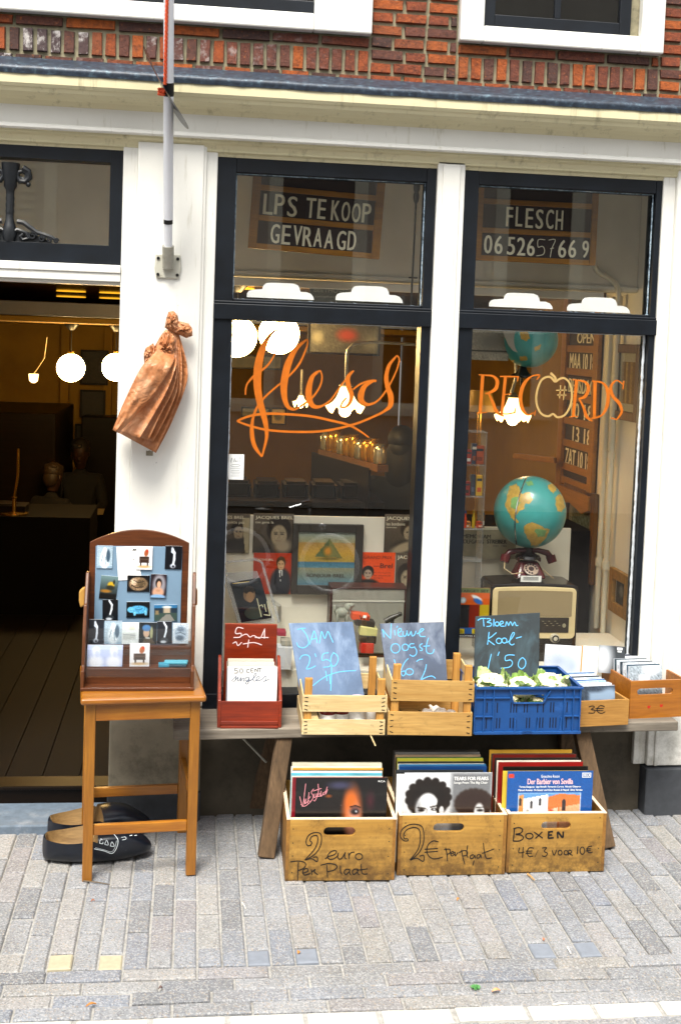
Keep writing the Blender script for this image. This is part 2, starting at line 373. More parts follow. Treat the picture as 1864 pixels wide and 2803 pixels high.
def lead():
    t = NT('lead_flashing'); v = t.co((1, 1, 1), rnd=False)
    c = t.ramp(t.noise(v, 45, 8, .75), [(.35, H('20262f')), (.55, H('333e4d')), (.68, H('5c7480')), (.8, H('9db0b8'))])
    t.base(c); t.set(Roughness=.45, Metallic=.15); t.bump(t.noise(v, 40, 5), .4, .003); return t.m
M['lead'] = lead()
def paver(name, warm=0):
    t = NT(name); g = t.n('ShaderNodeNewGeometry'); v = t.co(rnd=False); rp = g.outputs['Random Per Island']
    c = t.ramp(rp, [(0, H('676a70')), (.15, H('7f8287')), (.35, H('8f9195')), (.5, H('787e89')), (.65, H('979694')), (.78, H('807e84')), (.9, H('92908c')), (1, H('727987'))])
    c = t.mixc(t.ramp(t.noise(v, 6, 5), [(.3, G3(.0)), (.7, G3(.4))]), c, H('6d6a66')); c = t.mixc(t.ramp(t.noise(v, 2.2, 7, .7), [(.48, G3(0)), (.72, G3(.5))]), c, H('55544f')); c = t.mixc(t.ramp(t.noise(v, 17, 3, .5), [(.73, G3(0)), (.76, G3(.6))]), c, H('4a4846'))
    vo = t.n('ShaderNodeTexVoronoi'); vo.inputs['Scale'].default_value = 230; t.l(v, vo.inputs['Vector'])
    sep = t.n('ShaderNodeSeparateColor'); t.l(vo.outputs['Color'], sep.inputs[0])
    c = t.mixc(t.ramp(sep.outputs[0], [(.66, G3(0)), (.72, G3(.34))]), c, H('b9b8b6'))
    c = t.mixc(t.ramp(sep.outputs[1], [(.80, G3(0)), (.86, G3(.45))]), c, H('4c4c54'))
    c = t.mixc(t.ramp(sep.outputs[2], [(.92, G3(0)), (.94, G3(.55))]), c, H('9a8a78'))
    t.base(c); t.set(Roughness=.8)
    ad = t.n('ShaderNodeMath', operation='ADD'); t.l(t.noise(v, 130, 4, .7), ad.inputs[0]); t.l(vo.outputs['Distance'], ad.inputs[1]); t.bump(ad.outputs[0], .55, .003); return t.m
M['paver'] = paver('grey_klinker')
M['sand'] = mat('joint_sand', '989692', .95, .3, 60, .7, 300, dirt='6f685c', dscale=20)
M['kerb'] = mat('pale_stone', 'b9b8b3', .7, .12, 20, .4, 120, dirt='a09c92', dscale=6)
M['yellow_paver'] = mat('yellow_paver', 'a59c84', .8, .12, 40, .4, 200); M['blue_paver'] = mat('blue_paver', '767c86', .75, .12, 40, .4, 200)
M['step'] = mat('blue_stone', '5f6c7a', .55, .25, 30, .3, 120, dirt='8c9299', dscale=7)
M['plinth'] = mat('rendered_plinth', '8b8371', .9, .2, 9, .5, 90, dirt='4a4438', dscale=4, dlo=.5)
M['plinth_dark'] = mat('dark_hardstone', '3c3f44', .6, .2, 30, .3, 100)
M['pole'] = mat('grey_white_lacquer', 'e4e6ec', .3, .05, 8); M['black'] = mat('black_plastic', '0a0a0b', .4, .2); M['steel'] = mat('galvanised_steel', 'a9a79c', .45, .2, 30, metal=.6, dirt='6a5a3c', dscale=20)
M['rope'] = mat('orange_rope', 'f0592c', .7, .3, 200, .8, 400); M['vinyl'] = mat('black_vinyl', '0b0c10', .22, .1); M['iron'] = mat('cast_iron_paint', '14181d', .45, .3, 20, .3, 90)
def paper_bag():
    t = NT('brown_kraft_paper'); v = t.co(rnd=False)
    c = t.ramp(t.noise(v, 9, 7, .7), [(.3, H('95552b')), (.5, H('b5764a')), (.72, H('d0a07c'))])
    t.base(c); t.set(Roughness=.5, Specular_IOR_Level=.5); vo = t.n('ShaderNodeTexVoronoi'); vo.feature = 'DISTANCE_TO_EDGE'; vo.inputs['Scale'].default_value = 13; t.l(t.wob(v), vo.inputs['Vector']); v3 = t.n('ShaderNodeTexVoronoi'); v3.feature = 'DISTANCE_TO_EDGE'; v3.inputs['Scale'].default_value = 36; t.l(t.wob(v), v3.inputs['Vector'])
    ad = t.n('ShaderNodeMath', operation='MULTIPLY_ADD'); ad.inputs[1].default_value = .45; t.l(v3.outputs['Distance'], ad.inputs[0]); t.l(vo.outputs['Distance'], ad.inputs[2]); t.bump(ad.outputs[0], .55, .02); return t.m
M['kraft'] = paper_bag()
M['pine'] = wood('lacquered_pine', 'a8701f', '84500f', 'Z', .35, coat=.3); M['pine_x'] = wood('lacquered_pine_rail', 'b0741f', '8a4f12', 'X', .35, coat=.3)
M['stand'] = wood('brown_stained_wood', '6f3a16', '452008', 'X', .38, coat=.2); M['stand_z'] = wood('brown_stained_side', '70401e', '4a260d', 'Z', .4)
M['red_wood'] = wood('red_stained_wood', '9c3309', '6a1c04', 'X', .35, coat=.3)
M['slat'] = wood('raw_poplar_slat', 'e6d3a6', 'c9aa72', 'X', .7, dirt='54452f', dlo=.64); M['slat_y'] = wood('raw_poplar_side', 'e0cda0', 'c4a66e', 'Y', .7, dirt='5c4c34', dlo=.64); M['post'] = wood('raw_pine_post', 'cf9c4e', 'a06c2a', 'Z', .7)
M['slat_b'] = wood('yellowed_poplar_slat', 'cfa964', 'a87c3c', 'X', .7, dirt='43341e', dlo=.6)
M['ply'] = wood('stained_plywood', 'c79a4a', 'a4782f', 'X', .6, 14, dirt='4e3212', dlo=.52, grime=.2); M['ply_edge'] = wood('plywood_edge', 'd0ad78', '7d5528', 'Z', .7, 60); M['ply_top'] = mat('worn_ply_rim', 'dcc3a6', .7, .12, 40)
M['ply_y'] = wood('stained_plywood_side', 'aa7c36', '86591f', 'Y', .6, 14, dirt='5a3a14', dlo=.6, grime=.15)
M['cdbox'] = wood('light_birch_box', 'c4934a', '9a6a2c', 'X', .55, dirt='4a2f12', dlo=.62); M['cdbox2'] = wood('orange_beech_box', 'b8741f', '8e5210', 'X', .4, coat=.2)
M['bench'] = wood('weathered_plank', 'a2988a', '5e564b', 'X', .85, 18, dirt='3c352c', dlo=.58, bump=.6); M['bench_leg'] = wood('weathered_brown_leg', '7a6044', '43321f', 'Z', .85, 18, dirt='2a2118', dlo=.6, bump=.6)
def chalkboard(name, a, b, smear):
    t = NT(name); v = t.co(); v2 = t.co((1, 1, .45), rot=(0, .6, 0))
    c = t.ramp(t.noise(v, 5, 5), [(.3, H(a)), (.7, H(b))]); c = t.mixc(t.ramp(t.noise(v2, 9, 6, .65, .8), [(.48, G3(0)), (.72, G3(.6))]), c, H(smear)); t.base(c); t.set(Roughness=.7); return t.m
M['slate_a'] = chalkboard('chalky_slate', '4a5c78', '657d9e', '93a8c4'); M['slate_b'] = chalkboard('grey_slate', '343b48', '4c586e', '949fb2'); M['slate_c'] = chalkboard('black_slate', '1c2428', '2c373c', '4b6672')
M['chalk'] = mat('blue_chalk', '62b8f0', .9, .15, 300); M['chalk_white'] = mat('pink_white_chalk', 'ecd3d4', .9, .15, 300); M['ink'] = mat('black_marker', '120d0a', .5, .05); M['ink_blue'] = mat('blue_marker', '1d3f6a', .5, .05)
M['blue_plastic'] = mat('blue_crate_plastic', '154682', .38, .12, 9, .1, 200, dirt='2b5ea6', dscale=10)
M['leaf'] = mat('cauliflower_leaf', '7d9c52', .5, .45, 18, .4, 60, dirt='c9d8a0', dscale=12, dlo=.5, dhi=.6, Subsurface_Weight=.1); M['leaf_pale'] = mat('pale_leaf_rib', 'c3d695', .5, .2, 25); M['curd'] = mat('cauliflower_curd', 'eee6c4', .7, .1, 60, 1.0, 130)
M['print'] = printed('glossy_print', .3, .2); M['print_matt'] = printed('matt_print', .6)
M['paper'] = mat('white_paper', 'f0f0ee', .7, .04, 8); M['board_blue'] = mat('grey_blue_board', '6f8ba3', .8, .08, 6, .2, 300)
M['acrylic'] = glass('clear_acrylic', (.97, .98, .985), 1.2, .01); M['glass'] = glass('window_glass', (.985, .99, .985), .95, .0)
M['acrylic_solid'] = mat('hazy_acrylic', 'b7bcc0', .15, .1, 9, Alpha=.35)
M['clog'] = mat('black_clog_paint', '10151f', .3, .3, 18, .2, 60, dirt='4c4a45', dscale=9, dlo=.62); M['clog_in'] = wood('bare_clog_wood', '9c7c4a', '6a4e28', 'X', .7); M['white_line'] = mat('white_line_paint', 'd8e2e8', .5, .05)
M['sign_wood'] = wood('varnished_sign_wood', 'b47a12', '8c5c0a', 'X', .4); M['sign_back'] = mat('dark_brown_felt', '37241c', .8, .2, 9); M['sign_tile'] = mat('dark_letter_tile', '2a1614', .5, .1); M['letter'] = mat('cream_letter', 'ece6cc', .6, .08)
M['gold'] = mat('orange_signwriter_paint', 'bd6208', .45, .15, 30); M['beige_paint'] = mat('beige_signwriter_paint', 'b3945a', .5, .1, 30)
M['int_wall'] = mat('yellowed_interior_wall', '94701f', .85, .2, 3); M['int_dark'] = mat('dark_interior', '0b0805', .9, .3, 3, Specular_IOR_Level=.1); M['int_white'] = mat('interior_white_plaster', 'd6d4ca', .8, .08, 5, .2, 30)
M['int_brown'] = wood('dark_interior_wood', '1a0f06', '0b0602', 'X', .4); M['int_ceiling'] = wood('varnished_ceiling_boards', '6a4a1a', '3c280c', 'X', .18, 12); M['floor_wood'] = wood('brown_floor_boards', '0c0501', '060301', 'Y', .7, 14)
M['panel'] = mat('cream_display_panel', 'cfcabb', .8, .06, 6); M['beam'] = mat('grey_painted_beam', '6f7078', .5, .1, 8)
M['globe_lamp'] = emit('lit_opal_glass', 'ffd488', 28); M['tulip'] = emit('lit_tulip_glass', 'ffd890', 2.2); M['bulb'] = emit('warm_bulb', 'ffd090', 18); M['reflection_glow'] = emit('lamp_reflection_glow', 'ffb62a', .55)  # the last one is for added discs that imitate lamp reflections
M['brass'] = mat('brass', 'a8823a', .25, .15, 20, metal=.9); M['chrome'] = mat('chrome', 'c8ccd0', .12, .05, metal=1); M['skin'] = mat('skin', '301a10', .5, .1, 20); M['hair_dark'] = mat('dark_hair', '120d0a', .6, .3, 60, .6, 200, stretch=(1,1,.2)); M['hair_fair'] = mat('fair_hair', '2c1e0e', .6, .3, 60, .6, 200, stretch=(1,1,.2)); M['black_cloth'] = mat('black_cloth', '0d0c0d', .9, .2, 20, .3, 300)
M['bakelite'] = mat('dark_bakelite', '1a1412', .18, .2, 8); M['ivory'] = mat('ivory_trim', 'cdb98a', .4, .1, 9); M['red_phone'] = mat('red_bakelite', '4a1216', .18, .2, 9)
def cloth_grille():
    t = NT('woven_speaker_cloth'); v = t.co((1, 1, 1)); w = t.n('ShaderNodeTexWave'); w.inputs['Scale'].default_value = 90; w.bands_direction = 'Z'; w.inputs['Distortion'].default_value = 2; t.l(v, w.inputs['Vector'])
    t.base(t.mixc(t.noise(v, 220, 3), t.ramp(w.outputs['Fac'], [(.3, H('6a5a40')), (.8, H('a8946c'))]), H('8c7a56'))); t.set(Roughness=.8); t.bump(w.outputs['Fac'], .5, .001); return t.m
M['cloth'] = cloth_grille()
def globe_map():
    t = NT('globe_map'); v = t.co(rnd=False); n = t.noise(v, 6.5, 8, .58, .3)
    land = t.ramp(t.noise(v, 40, 5), [(.35, H('8c8a3e')), (.5, H('b8913e')), (.68, H('c9a45e'))])
    sea = t.ramp(t.noise(v, 12, 4), [(.3, H('2c7f86')), (.7, H('3f97a0'))])
    c = t.mixc(t.ramp(n, [(.535, G3(0)), (.55, G3(1))]), sea, land); t.base(c); t.set(Roughness=.3, Coat_Weight=.2); return t.m
M['sea'] = mat('globe_sea', '3d8f8c', .3, .12, 14, Coat_Weight=.3); M['land'] = mat('globe_land', 'b1903f', .35, .35, 45); M['land_g'] = mat('globe_green_land', '6f9a5c', .35, .3, 45)
M['pipe'] = mat('cream_pipe_paint', 'cfc9b4', .4, .06, 9); M['gilt'] = mat('gilt_frame', '8a6426', .45, .35, 40, .8, 70); M['frame_brown'] = wood('brown_picture_frame', '7d5423', '4d3010', 'Z', .4)
M['leaf_dry'] = mat('dry_leaf', 'b97a35', .7, .3, 40); M['leaf_green'] = mat('green_weed', '4f8a4a', .6, .2, 40)
M['opp_wall'] = mat('pale_grey_stucco', 'c0bbb0', .85, .1, 2, .2, 60); M['opp_white'] = mat('opposite_white_trim', 'f0eed8', .6, .06); M['shutter'] = mat('opposite_shutter', 'd2d0b8', .6, .08)
def plain(h, r=.5): 
    if ('c', h, r) not in M: M[('c', h, r)] = mat('colour_'+h, h, r, .06, 20)
    return M[('c', h, r)]
# ================================================================== SETTING
# ground: pavers as separate little blocks in one sheet
YK = PZ(1000, 2764).y; YR = PZ(1000, 2634).y
PW, PL, JO = .0738, .221, .0062
def pav(mb, x0, x1, y0, y1):
    z = random.uniform(-.003, .003); t = random.uniform(-.002, .002); b = .0045
    x0 += random.uniform(-.001, .0015); x1 -= random.uniform(-.001, .0015)
    mb.add([(x0,y0,-.03),(x1,y0,-.03),(x1,y1,-.03),(x0,y1,-.03),(x0,y0,z-.004),(x1,y0,z-.004+t),(x1,y1,z-.004+t),(x0,y1,z-.004),
            (x0+b,y0+b,z),(x1-b,y0+b,z+t),(x1-b,y1-b,z+t),(x0+b,y1-b,z)],
           [(0,1,5,4),(1,2,6,5),(2,3,7,6),(3,0,4,7),(4,5,9,8),(5,6,10,9),(6,7,11,10),(7,4,8,11),(8,9,10,11)])
mb = MB(); spec = {}
for (u, v) in ((185, 2650), (320, 2648)): q = PZ(u, v); spec[round((q.x+3)/PW)] = 1
for (u, v) in ((720, 2628), (855, 2628), (1478, 2606), (1597, 2606)): q = PZ(u, v); spec[round((q.x+3)/PW)] = 2
for i in range(int(6.6/PW)):
    x = -3+(i-.5)*PW; y = YR
    first = True
    while y < .14:
        L = PL if not first else (PL if i % 2 else PL*.5)
        mb.k = spec.get(i, 0) if first and i in spec else 0
        if first and i in spec: L = PL*.42
        pav(mb, x+JO/2, x+PW-JO/2, y+.005, y+L-.005); y += L; first = False
mb.k = 0
for r in range(4):
    h = (YR-YK)/4; y = YK+r*h; x = -3-random.random()*.2
    while x < 3.6: L = PL*random.uniform(.97, 1.03); pav(mb, x+JO/2, x+L-JO/2, y+JO/2, y+h-JO/2); x += L
for r in range(12):
    y = YK-.075-(r+1)*PW; x = -3-random.random()*.2
    while x < 3.6: pav(mb, x+JO/2, x+PL-JO/2, y+JO/2, y+PW-JO/2); x += PL
b = MB(); b.k = 3; b.add([(-3.2, YK-1.1, -.0075), (3.8, YK-1.1, -.0075), (3.8, .3, -.0075), (-3.2, .3, -.0075)], [(0,1,2,3)])
mb.add(b.v, b.f); mb.mi[-1] = 3
tag(part('pavement', mb, [M['paver'], M['yellow_paver'], M['blue_paver'], M['sand']]), None, None, kind='structure')
mb = MB(); x = -3.1
while x < 3.6: L = random.uniform(.19, .215); pav(mb, x+.006, x+L-.006, YK-.071, YK-.004); x += L
tag(part('kerb_strip', mb, M['kerb']), None, None, kind='structure')
mb = MB(); mb.add([(-120, -120, -.02), (120, -120, -.02), (120, 120, -.02), (-120, 120, -.02)], [(0,1,2,3)])
tag(part('road', mb, mat('dark_street_brick', '4a4644', .85, .2, 8, .3, 90)), None, None, kind='structure')
mb = MB(); mb.box(-1.12, -.268, PZ(200, 2258, .03).y, .10, -.03, .03); tag(part('doorstep', mb, M['step'], bevel=.006), None, None, kind='structure')

# ================================================================== SHOP BUILDING
B = thing('shop_building', 'white painted shopfront with dark blue window frames under an old red brick wall', 'building', (0, 0, 0))
# bricks
sl = PY(1015, 95); srl = PY(1253, 122); srr = PY(1806, 160); zs = (sl.z+srl.z+srr.z)/3+.004
XL1, XR0, XR1 = sl.x, srl.x, srr.x
def brk(mb, x0, x1, z0, z1):
    y = random.uniform(-.004, .002); b = .004
    j = lambda: random.uniform(-.0022, .0022)
    mb.add([(x0+j(),.03,z0+j()),(x1+j(),.03,z0+j()),(x1+j(),.03,z1+j()),(x0+j(),.03,z1+j()),(x0+b+j(),y,z0+b+j()),(x1-b+j(),y+j()*.5,z0+b+j()),(x1-b+j(),y+j()*.5,z1-b+j()),(x0+b+j(),y,z1-b+j())],
           [(0,1,5,4),(1,2,6,5),(2,3,7,6),(3,0,4,7),(4,5,6,7)])
mb = MB(); zb = 2.85; P_ = .0475; jo = .0075
rows = [(zb, .045), (zb+.045, .094), (zb+.139, zs-zb-.139)]
def course(x0, x1, z0, h, alt, lens=(.19, .092)):
    x = x0; k = alt
    while x < x1-.01:
        L = (lens[k % 2] if alt < 9 else lens[0])*random.uniform(.95, 1.05); k += 1; e = min(x+L, x1)
        if x1-e < .03: e = x1
        brk(mb, x+jo/2, e-jo/2, z0+jo/2, z0+h-jo/2); x = e
for a, b_ in ((-2.4, XL1), (XR0, XR1)):
    course(a, b_, rows[0][0], rows[0][1], 9, (.108, .108))
    x = a; n = round((b_-a)/.0495); w = (b_-a)/n
    for i in range(n): brk(mb, a+i*w+jo/2, a+(i+1)*w-jo/2, rows[1][0]+jo/2, rows[1][0]+rows[1][1]-jo/2)
    course(a, b_, rows[2][0], rows[2][1], 9, (.19, .19))
for a, b_ in ((XL1, XR0), (XR1, 3.2)):
    for i in range(14): course(a, b_, zb+i*P_, P_, i % 2, (.126, .088))
for i in range(12): course(-2.4, -1.2, zs+.01+i*P_, P_, i % 2)
mb.k = 1; mb.box(-2.6, 3.4, .012, .3, 2.6, 3.9)
part('brick_wall', mb, [M['brick'], M['mortar']], B)
# upper windows (their lower ends are in view)
def upper_window(x0, x1, dx0, dx1, dz, split):
    w = part('upper_window', MB().frame(x0, x1, zs, 3.9, dx0-x0, -.035, .01, wb=dz-zs), M['white'], B, bevel=.006)
    m = MB().frame(dx0, dx1, dz, 3.8, .045, -.012, .012, wb=.05)
    if split: m.box((dx0+dx1)/2-.012, (dx0+dx1)/2+.012, -.008, .01, dz+.05, 3.755)
    part('sash', m, M['frame'], w, bevel=.003)
    part('pane', MB().box(dx0+.045, dx1-.045, .003, .006, dz+.05, 3.755), M['glass'], w)
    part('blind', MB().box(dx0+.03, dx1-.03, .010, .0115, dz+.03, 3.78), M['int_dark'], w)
u = lambda x, y: PY(x*1.18877, y*1.18877, -.02)
upper_window(-1.12, XL1, -.9, u(789, 37).x, u(789, 37).z, False)
upper_window(XR0, XR1, u(1113, 60).x, u(1452, 84).x, (u(1113, 60).z+u(1452, 84).z)/2, True)
# cornice
def sweep(prof, x0, x1): m = MB(); n = len(prof); m.add([(x, y, z) for x in (x0, x1) for y, z in prof], [tuple(range(n)), tuple(range(2*n-1, n-1, -1))]+[(i, (i+1) % n, (i+1) % n+n, i+n) for i in range(n)]); return m
zl = PY(0, 193, -.15).z
co = part('cornice', sweep([(.05, 2.86), (-.135, zl+.002), (-.145, zl-.002), (-.145, zl-.036), (-.138, zl-.046), (-.132, zl-.05), (-.125, zl-.062), (-.085, zl-.07), (-.062, zl-.078), (-.045, zl-.095), (-.038, 2.632), (-.05, 2.629), (-.052, 2.617), (-.046, 2.612), (-.03, 2.612), (-.03, 2.602), (-.012, 2.595), (.0, 2.580), (.0, 2.572), (.014, 2.567), (.02, 2.556), (.12, 2.556), (.12, 2.86)], -2.5, 3.3), [M['white'], M['cream']], B, bevel=.0015)
for p in co.data.polygons:
    zc = p.center.z; p.material_index = 1 if (zc > zl-.1 or zc < 2.611) else 0
lp = [(-.135, zl+.006), (-.149, zl-.004), (-.152, zl+.008), (-.153, zl+.014), (-.15, zl+.022), (-.14, zl+.029), (-.11, zl+.036), (-.003, 2.875), (-.003, 2.86)]
m = MB(); xs = np.linspace(-2.5, 3.3, 150)
wv = [random.uniform(-.0012, .0012) for _ in xs]
for x, w_ in zip(xs, wv): m.v += [Vector((x, y+w_*.7, z+(w_ if z < 2.85 else 0))) for y, z in lp]
n = len(lp)
for i in range(len(xs)-1):
    for k in range(n-1): m.f.append((i*n+k, i*n+k+1, (i+1)*n+k+1, (i+1)*n+k)); m.mi.append(0)
part('lead_flashing', m, M['lead'], co, smooth=True)
# pilasters, mullion, casings
XJ = -.28
F1 = (.071, .913); F2 = (1.021, 1.822); ZF = 2.556; ZS = .47; TB = (1.945, 2.018)
m = MB(); m.box(XJ, -.225, .004, .14, .44, 2.6); m.box(-.225, .02, -.014, .14, .44, 2.592); m.box(.02, F1[0], .006, .14, .44, 2.6); m.box(.016, .03, -.006, .03, .44, 2.59)
pl = part('pilaster', m, M['white'], B, bevel=.004)
m = MB().add([(-.168+x, -.0148, 1.418+z) for x, z in ((0,0),(.026,0),(.026,.02),(.02,.017),(.013,.021),(.007,.018),(0,.02))], [tuple(range(7))]); part('paint_chip', m, M['plinth'], pl)
part('mullion_post', MB().box(F1[1], F2[0], .0, .14, ZS-.1, 2.6).box(F1[1]+.02, F2[0]-.02, -.008, .02, ZS-.1, 2.57), M['white'], B, bevel=.004)
m = MB(); m.box(F2[1], 1.872, .008, .14, .2, 2.6); m.box(1.872, 2.05, -.012, .14, .2, 2.6); m.box(1.90, 1.915, -.018, .02, .2, 2.6); m.box(2.05, 3.2, .0, .14, 0, 2.6)
part('pilaster', m, M['white'], B, bevel=.004)
m = MB(); m.box(XJ, F1[0]+.0, -.012, .14, .11, .437); part('plinth', m, M['plinth'], B, bevel=.004)
part('stallriser', MB().box(F1[0]-.0, 1.86, .03, .14, -.03, ZS-.02), mat('shade_darkened_render', '4f483c', .9, .25, 9, .5, 90, dirt='2a261f', dscale=4, dlo=.5), B)  # render colour darkened to deepen the shade under the bench
part('plinth_base', MB().box(XJ-.003, F1[0]+.004, -.018, .1, -.03, .108), M['plinth_dark'], B, bevel=.006); part('plinth_base', MB().box(1.865, 2.4, -.03, .1, -.03, .193), M['plinth_dark'], B, bevel=.006)
# door transom
dg = PY(300, 550, .04).x; z0 = PY(150, 720, .03).z; g0 = PY(150, 667, .04).z; g1 = PY(150, 446, .04).z; xo = PY(28, 560, .03).x; xl = 2*xo-dg
tf = part('transom_frame', MB().frame(xl-.06, XJ+.003, z0, ZF+.01, .001, .02, .12).frame(xl-.06, XJ+.003, z0, ZF+.01, XJ-dg, .018, .10, wt=ZF-g1, wb=g0-z0), M['frame'], B, bevel=.004)
part('pane', MB().box(xl, dg, .05, .054, g0, g1), M['glass'], tf)
m = MB(); x = xo; h = g1-g0
m.lathe([(.02, 0), (.028, .03), (.022, .06), (.016, .08), (.015, .1)]+[(.0145+.0015*(i % 2), .1+i*.012) for i in range(int((h-.21)/.012))]+[(.016, h-.11), (.024, h-.095), (.024, h-.08), (.03, h-.06), (.034, h-.01)], 14, Tr(x, .035, g0))
for s in (-1, 1):
    sp = [(x+s*(.045+.028*(1-t/14*.75)*math.sin(.9*t)), .03, g0+h-.055+.028*(1-t/14*.75)*math.cos(.9*t)) for t in range(13)]
    m.tube(sp, [.013-.0006*i for i in range(13)], 8)
    m.ball((x+s*.066, .03, g0+h-.086), .009, .008, .010, 8, 6)
    base = [(.028, .075), (.05, .072), (.075, .055), (.1, .038), (.13, .03), (.155, .022), (.17, .012)]
    m.tube([(x+s*a, .03, g0+z) for a, z in base], [.010, .010, .010, .009, .009, .008, .006], 6)
    m.tube([(x+s*a, .028, g0+z) for a, z in ((.0, .03), (.03, .045), (.06, .035), (.07, .015), (.05, .008), (.04, .02), (.052, .03))], .007, 6)
    for cx_, cz_, r_ in ((.085, .025, .016), (.12, .015, .013), (.148, .012, .010), (.172, .010, .009)):
        m.tube([(x+s*(cx_+r_*(1-t/16)*math.cos(t*.8)), .027, g0+cz_+r_*(1-t/16)*math.sin(t*.8)) for t in range(12)], .0045, 5)
    m.prism([(x+s*.0, g0), (x+s*.16, g0), (x+s*.13, g0+.016), (x+s*.09, g0+.03), (x+s*.05, g0+.045), (x, g0+.05)], .034, .044)
part('iron_ornament', m, M['iron'], tf, smooth=True)
zr = PY(150, 765, 0).z
m = MB().box(-1.2, XJ, .0, .06, zr, z0-.03).box(-1.2, XJ, -.006, .06, z0-.03, z0).box(-1.2, XJ, .02, .10, zr-.012, zr); part('door_rail', m, M['white'], B, bevel=.003)
m = MB().box(-1.2, 2*xo-XJ-.0, .0, .14, -.03, 2.6); part('door_casing', m, M['white'], B, bevel=.003)
part('door_sill', MB().box(-1.12, XJ, .10, .2, -.03, .095).box(-1.12, XJ, .085, .2, .085, .1), M['int_brown'], B, bevel=.004)
# shop windows
def shop_window(F, gu, gl):
    a, b = F; zt = PY((gu[0]+gu[1])/2, gu[2], .05).z; zb_ = TB[1]
    m = MB().box(a, gu[3], .018, .11, ZS, ZF).box(gu[4], b, .018, .11, ZS, ZF).box(gu[3], gu[4], .02, .11, zt, ZF)
    m.box(a-.003, b+.003, .008, .11, TB[0], TB[1]-.012).box(a-.001, b+.001, .012, .06, TB[1]-.012, TB[1]-.002); m.box(a, b, .012, .11, ZS-.05, ZS+.02)
    m.frame(gu[3]-.012, gu[4]+.012, TB[1]-.004, zt+.012, .012, .03, .10)
    w = part('shop_window', m, M['frame'], B, bevel=.003)
    p = MB()
    def rough(x0, z0, x1, z1, w_, y):           # rough bead of old putty
        L = math.hypot(x1-x0, z1-z0); n = max(4, int(L/.012)); pts = []; rr = []
        for i in range(n+1): t = i/n; pts.append((x0+(x1-x0)*t+random.uniform(-1, 1)*w_*.15, y, z0+(z1-z0)*t+random.uniform(-1, 1)*w_*.15)); rr.append(w_*random.uniform(.75, 1.15))
        p.tube(pts, rr, 6)
    rough(gu[3]-.006, TB[1]+.0, gu[4]+.006, TB[1]+.0, .009, .042); rough(gu[3], TB[1], gu[3], zt, .0045, .05); rough(gu[4], TB[1], gu[4], zt, .0045, .05); rough(gu[3], zt, gu[4], zt, .0035, .052)
    part('putty', p, M['putty'], w, smooth=True)
    q = MB(); p = q
    rough(gl[0]-.002, ZS+.02, gl[0]-.002, TB[0], .006, .05); rough(gl[1]+.004, ZS+.02, gl[1]+.004, TB[0], .0055, .05); rough(gl[0], TB[0]-.002, gl[1], TB[0]-.002, .002, .055)
    part('bare_bead', q, M['putty_side'], w, smooth=True)
    part('upper_pane', MB().box(gu[3]-.004, gu[4]+.004, .058, .062, TB[1]-.01, zt+.004, Tr(0, 0, 0)), M['glass'], w)
    lo = part('lower_pane', MB().box(gl[0]-.01, gl[1]+.01, .060, .064, ZS+.01, TB[0]+.002), M['glass'], w)
    return w, lo
W1, P1 = shop_window(F1, (540*1.189, 978*1.189, 488, PY(642, 640, .05).x, PY(1158, 660, .05).x), (PY(623, 1300, .05).x, PY(1142, 1300, .05).x))
W2, P2 = shop_window(F2, (1092*1.189, 1498*1.189, 520, PY(1298, 690, .05).x, PY(1779, 690, .05).x), (PY(1264, 1200, .05).x, PY(1742, 1250, .05).x))
# signwriting on the panes
GP = Vector((0, .0594, 0)); GN = Vector((0, -1, 0)); m = MB(); Q = .00058*1.3
fl = [[[8, 9, 12, 11, 8, 7, 7], (275,590),(283,525),(330,465),(415,400),(470,320),(498,230),(485,150)],
      [[7, 18, 34, 42, 40, 36, 30, 24, 16, 8], (485,150),(432,200),(388,285),(360,400),(355,520),(368,620),(395,720),(413,800),(416,880),(385,1005)],
      [[8, 22, 22, 14, 12, 10, 9], (385,1005),(335,930),(318,840),(325,750),(355,670),(410,600),(500,520)],
      [[9, 10, 12, 10, 8, 7], (490,530),(560,470),(630,390),(670,310),(690,250),(690,215)],
      [[7, 22, 36, 38, 30, 20, 12], (690,215),(615,280),(562,380),(535,500),(535,600),(560,670),(605,690)],
      [[10, 10, 11, 10, 8, 7], (605,690),(670,650),(730,600),(775,530),(788,470),(775,425)],
      [[7, 22, 34, 32, 22, 12, 10, 9, 8], (775,425),(722,470),(698,560),(705,630),(735,668),(785,665),(850,620),(920,520),(1000,427)],
      [[8, 22, 26, 24, 16, 9, 8], (1000,427),(962,470),(965,530),(985,590),(975,640),(945,672),(910,672)], [[8, 8, 8], (910,672),(925,640),(950,610)],
      [[8, 10, 10, 12, 14], (995,555),(1040,520),(1090,500),(1130,495),(1152,497)],
      [[12, 24, 34, 28, 14, 10, 9, 8, 8], (1130,497),(1075,530),(1048,590),(1055,635),(1100,655),(1165,625),(1230,540),(1285,430),(1305,360)], [[8, 8], (1305,370),(1303,345),(1290,325)],
      [[7, 18, 22, 26, 30, 26, 14, 12, 12, 12, 12, 12, 11, 10], (1290,325),(1238,390),(1218,470),(1228,540),(1248,600),(1245,660),(1210,695),(1150,728),(1000,788),(800,832),(600,838),(420,825),(300,796),(218,766)],
      [[10, 12, 13, 13, 13, 13, 12, 10, 7], (218,766),(290,736),(400,717),(560,720),(720,735),(860,765),(960,790),(1040,832),(1102,876)]]
m = MB()
for k, L in enumerate(fl): m.ribbon([PP(*px('A', x, y), GP, GN) for x, y in L[1:]], [w*Q for w in L[0]], GN, .0004+.00003*k)
part('painted_script', m, M['gold'], W1)
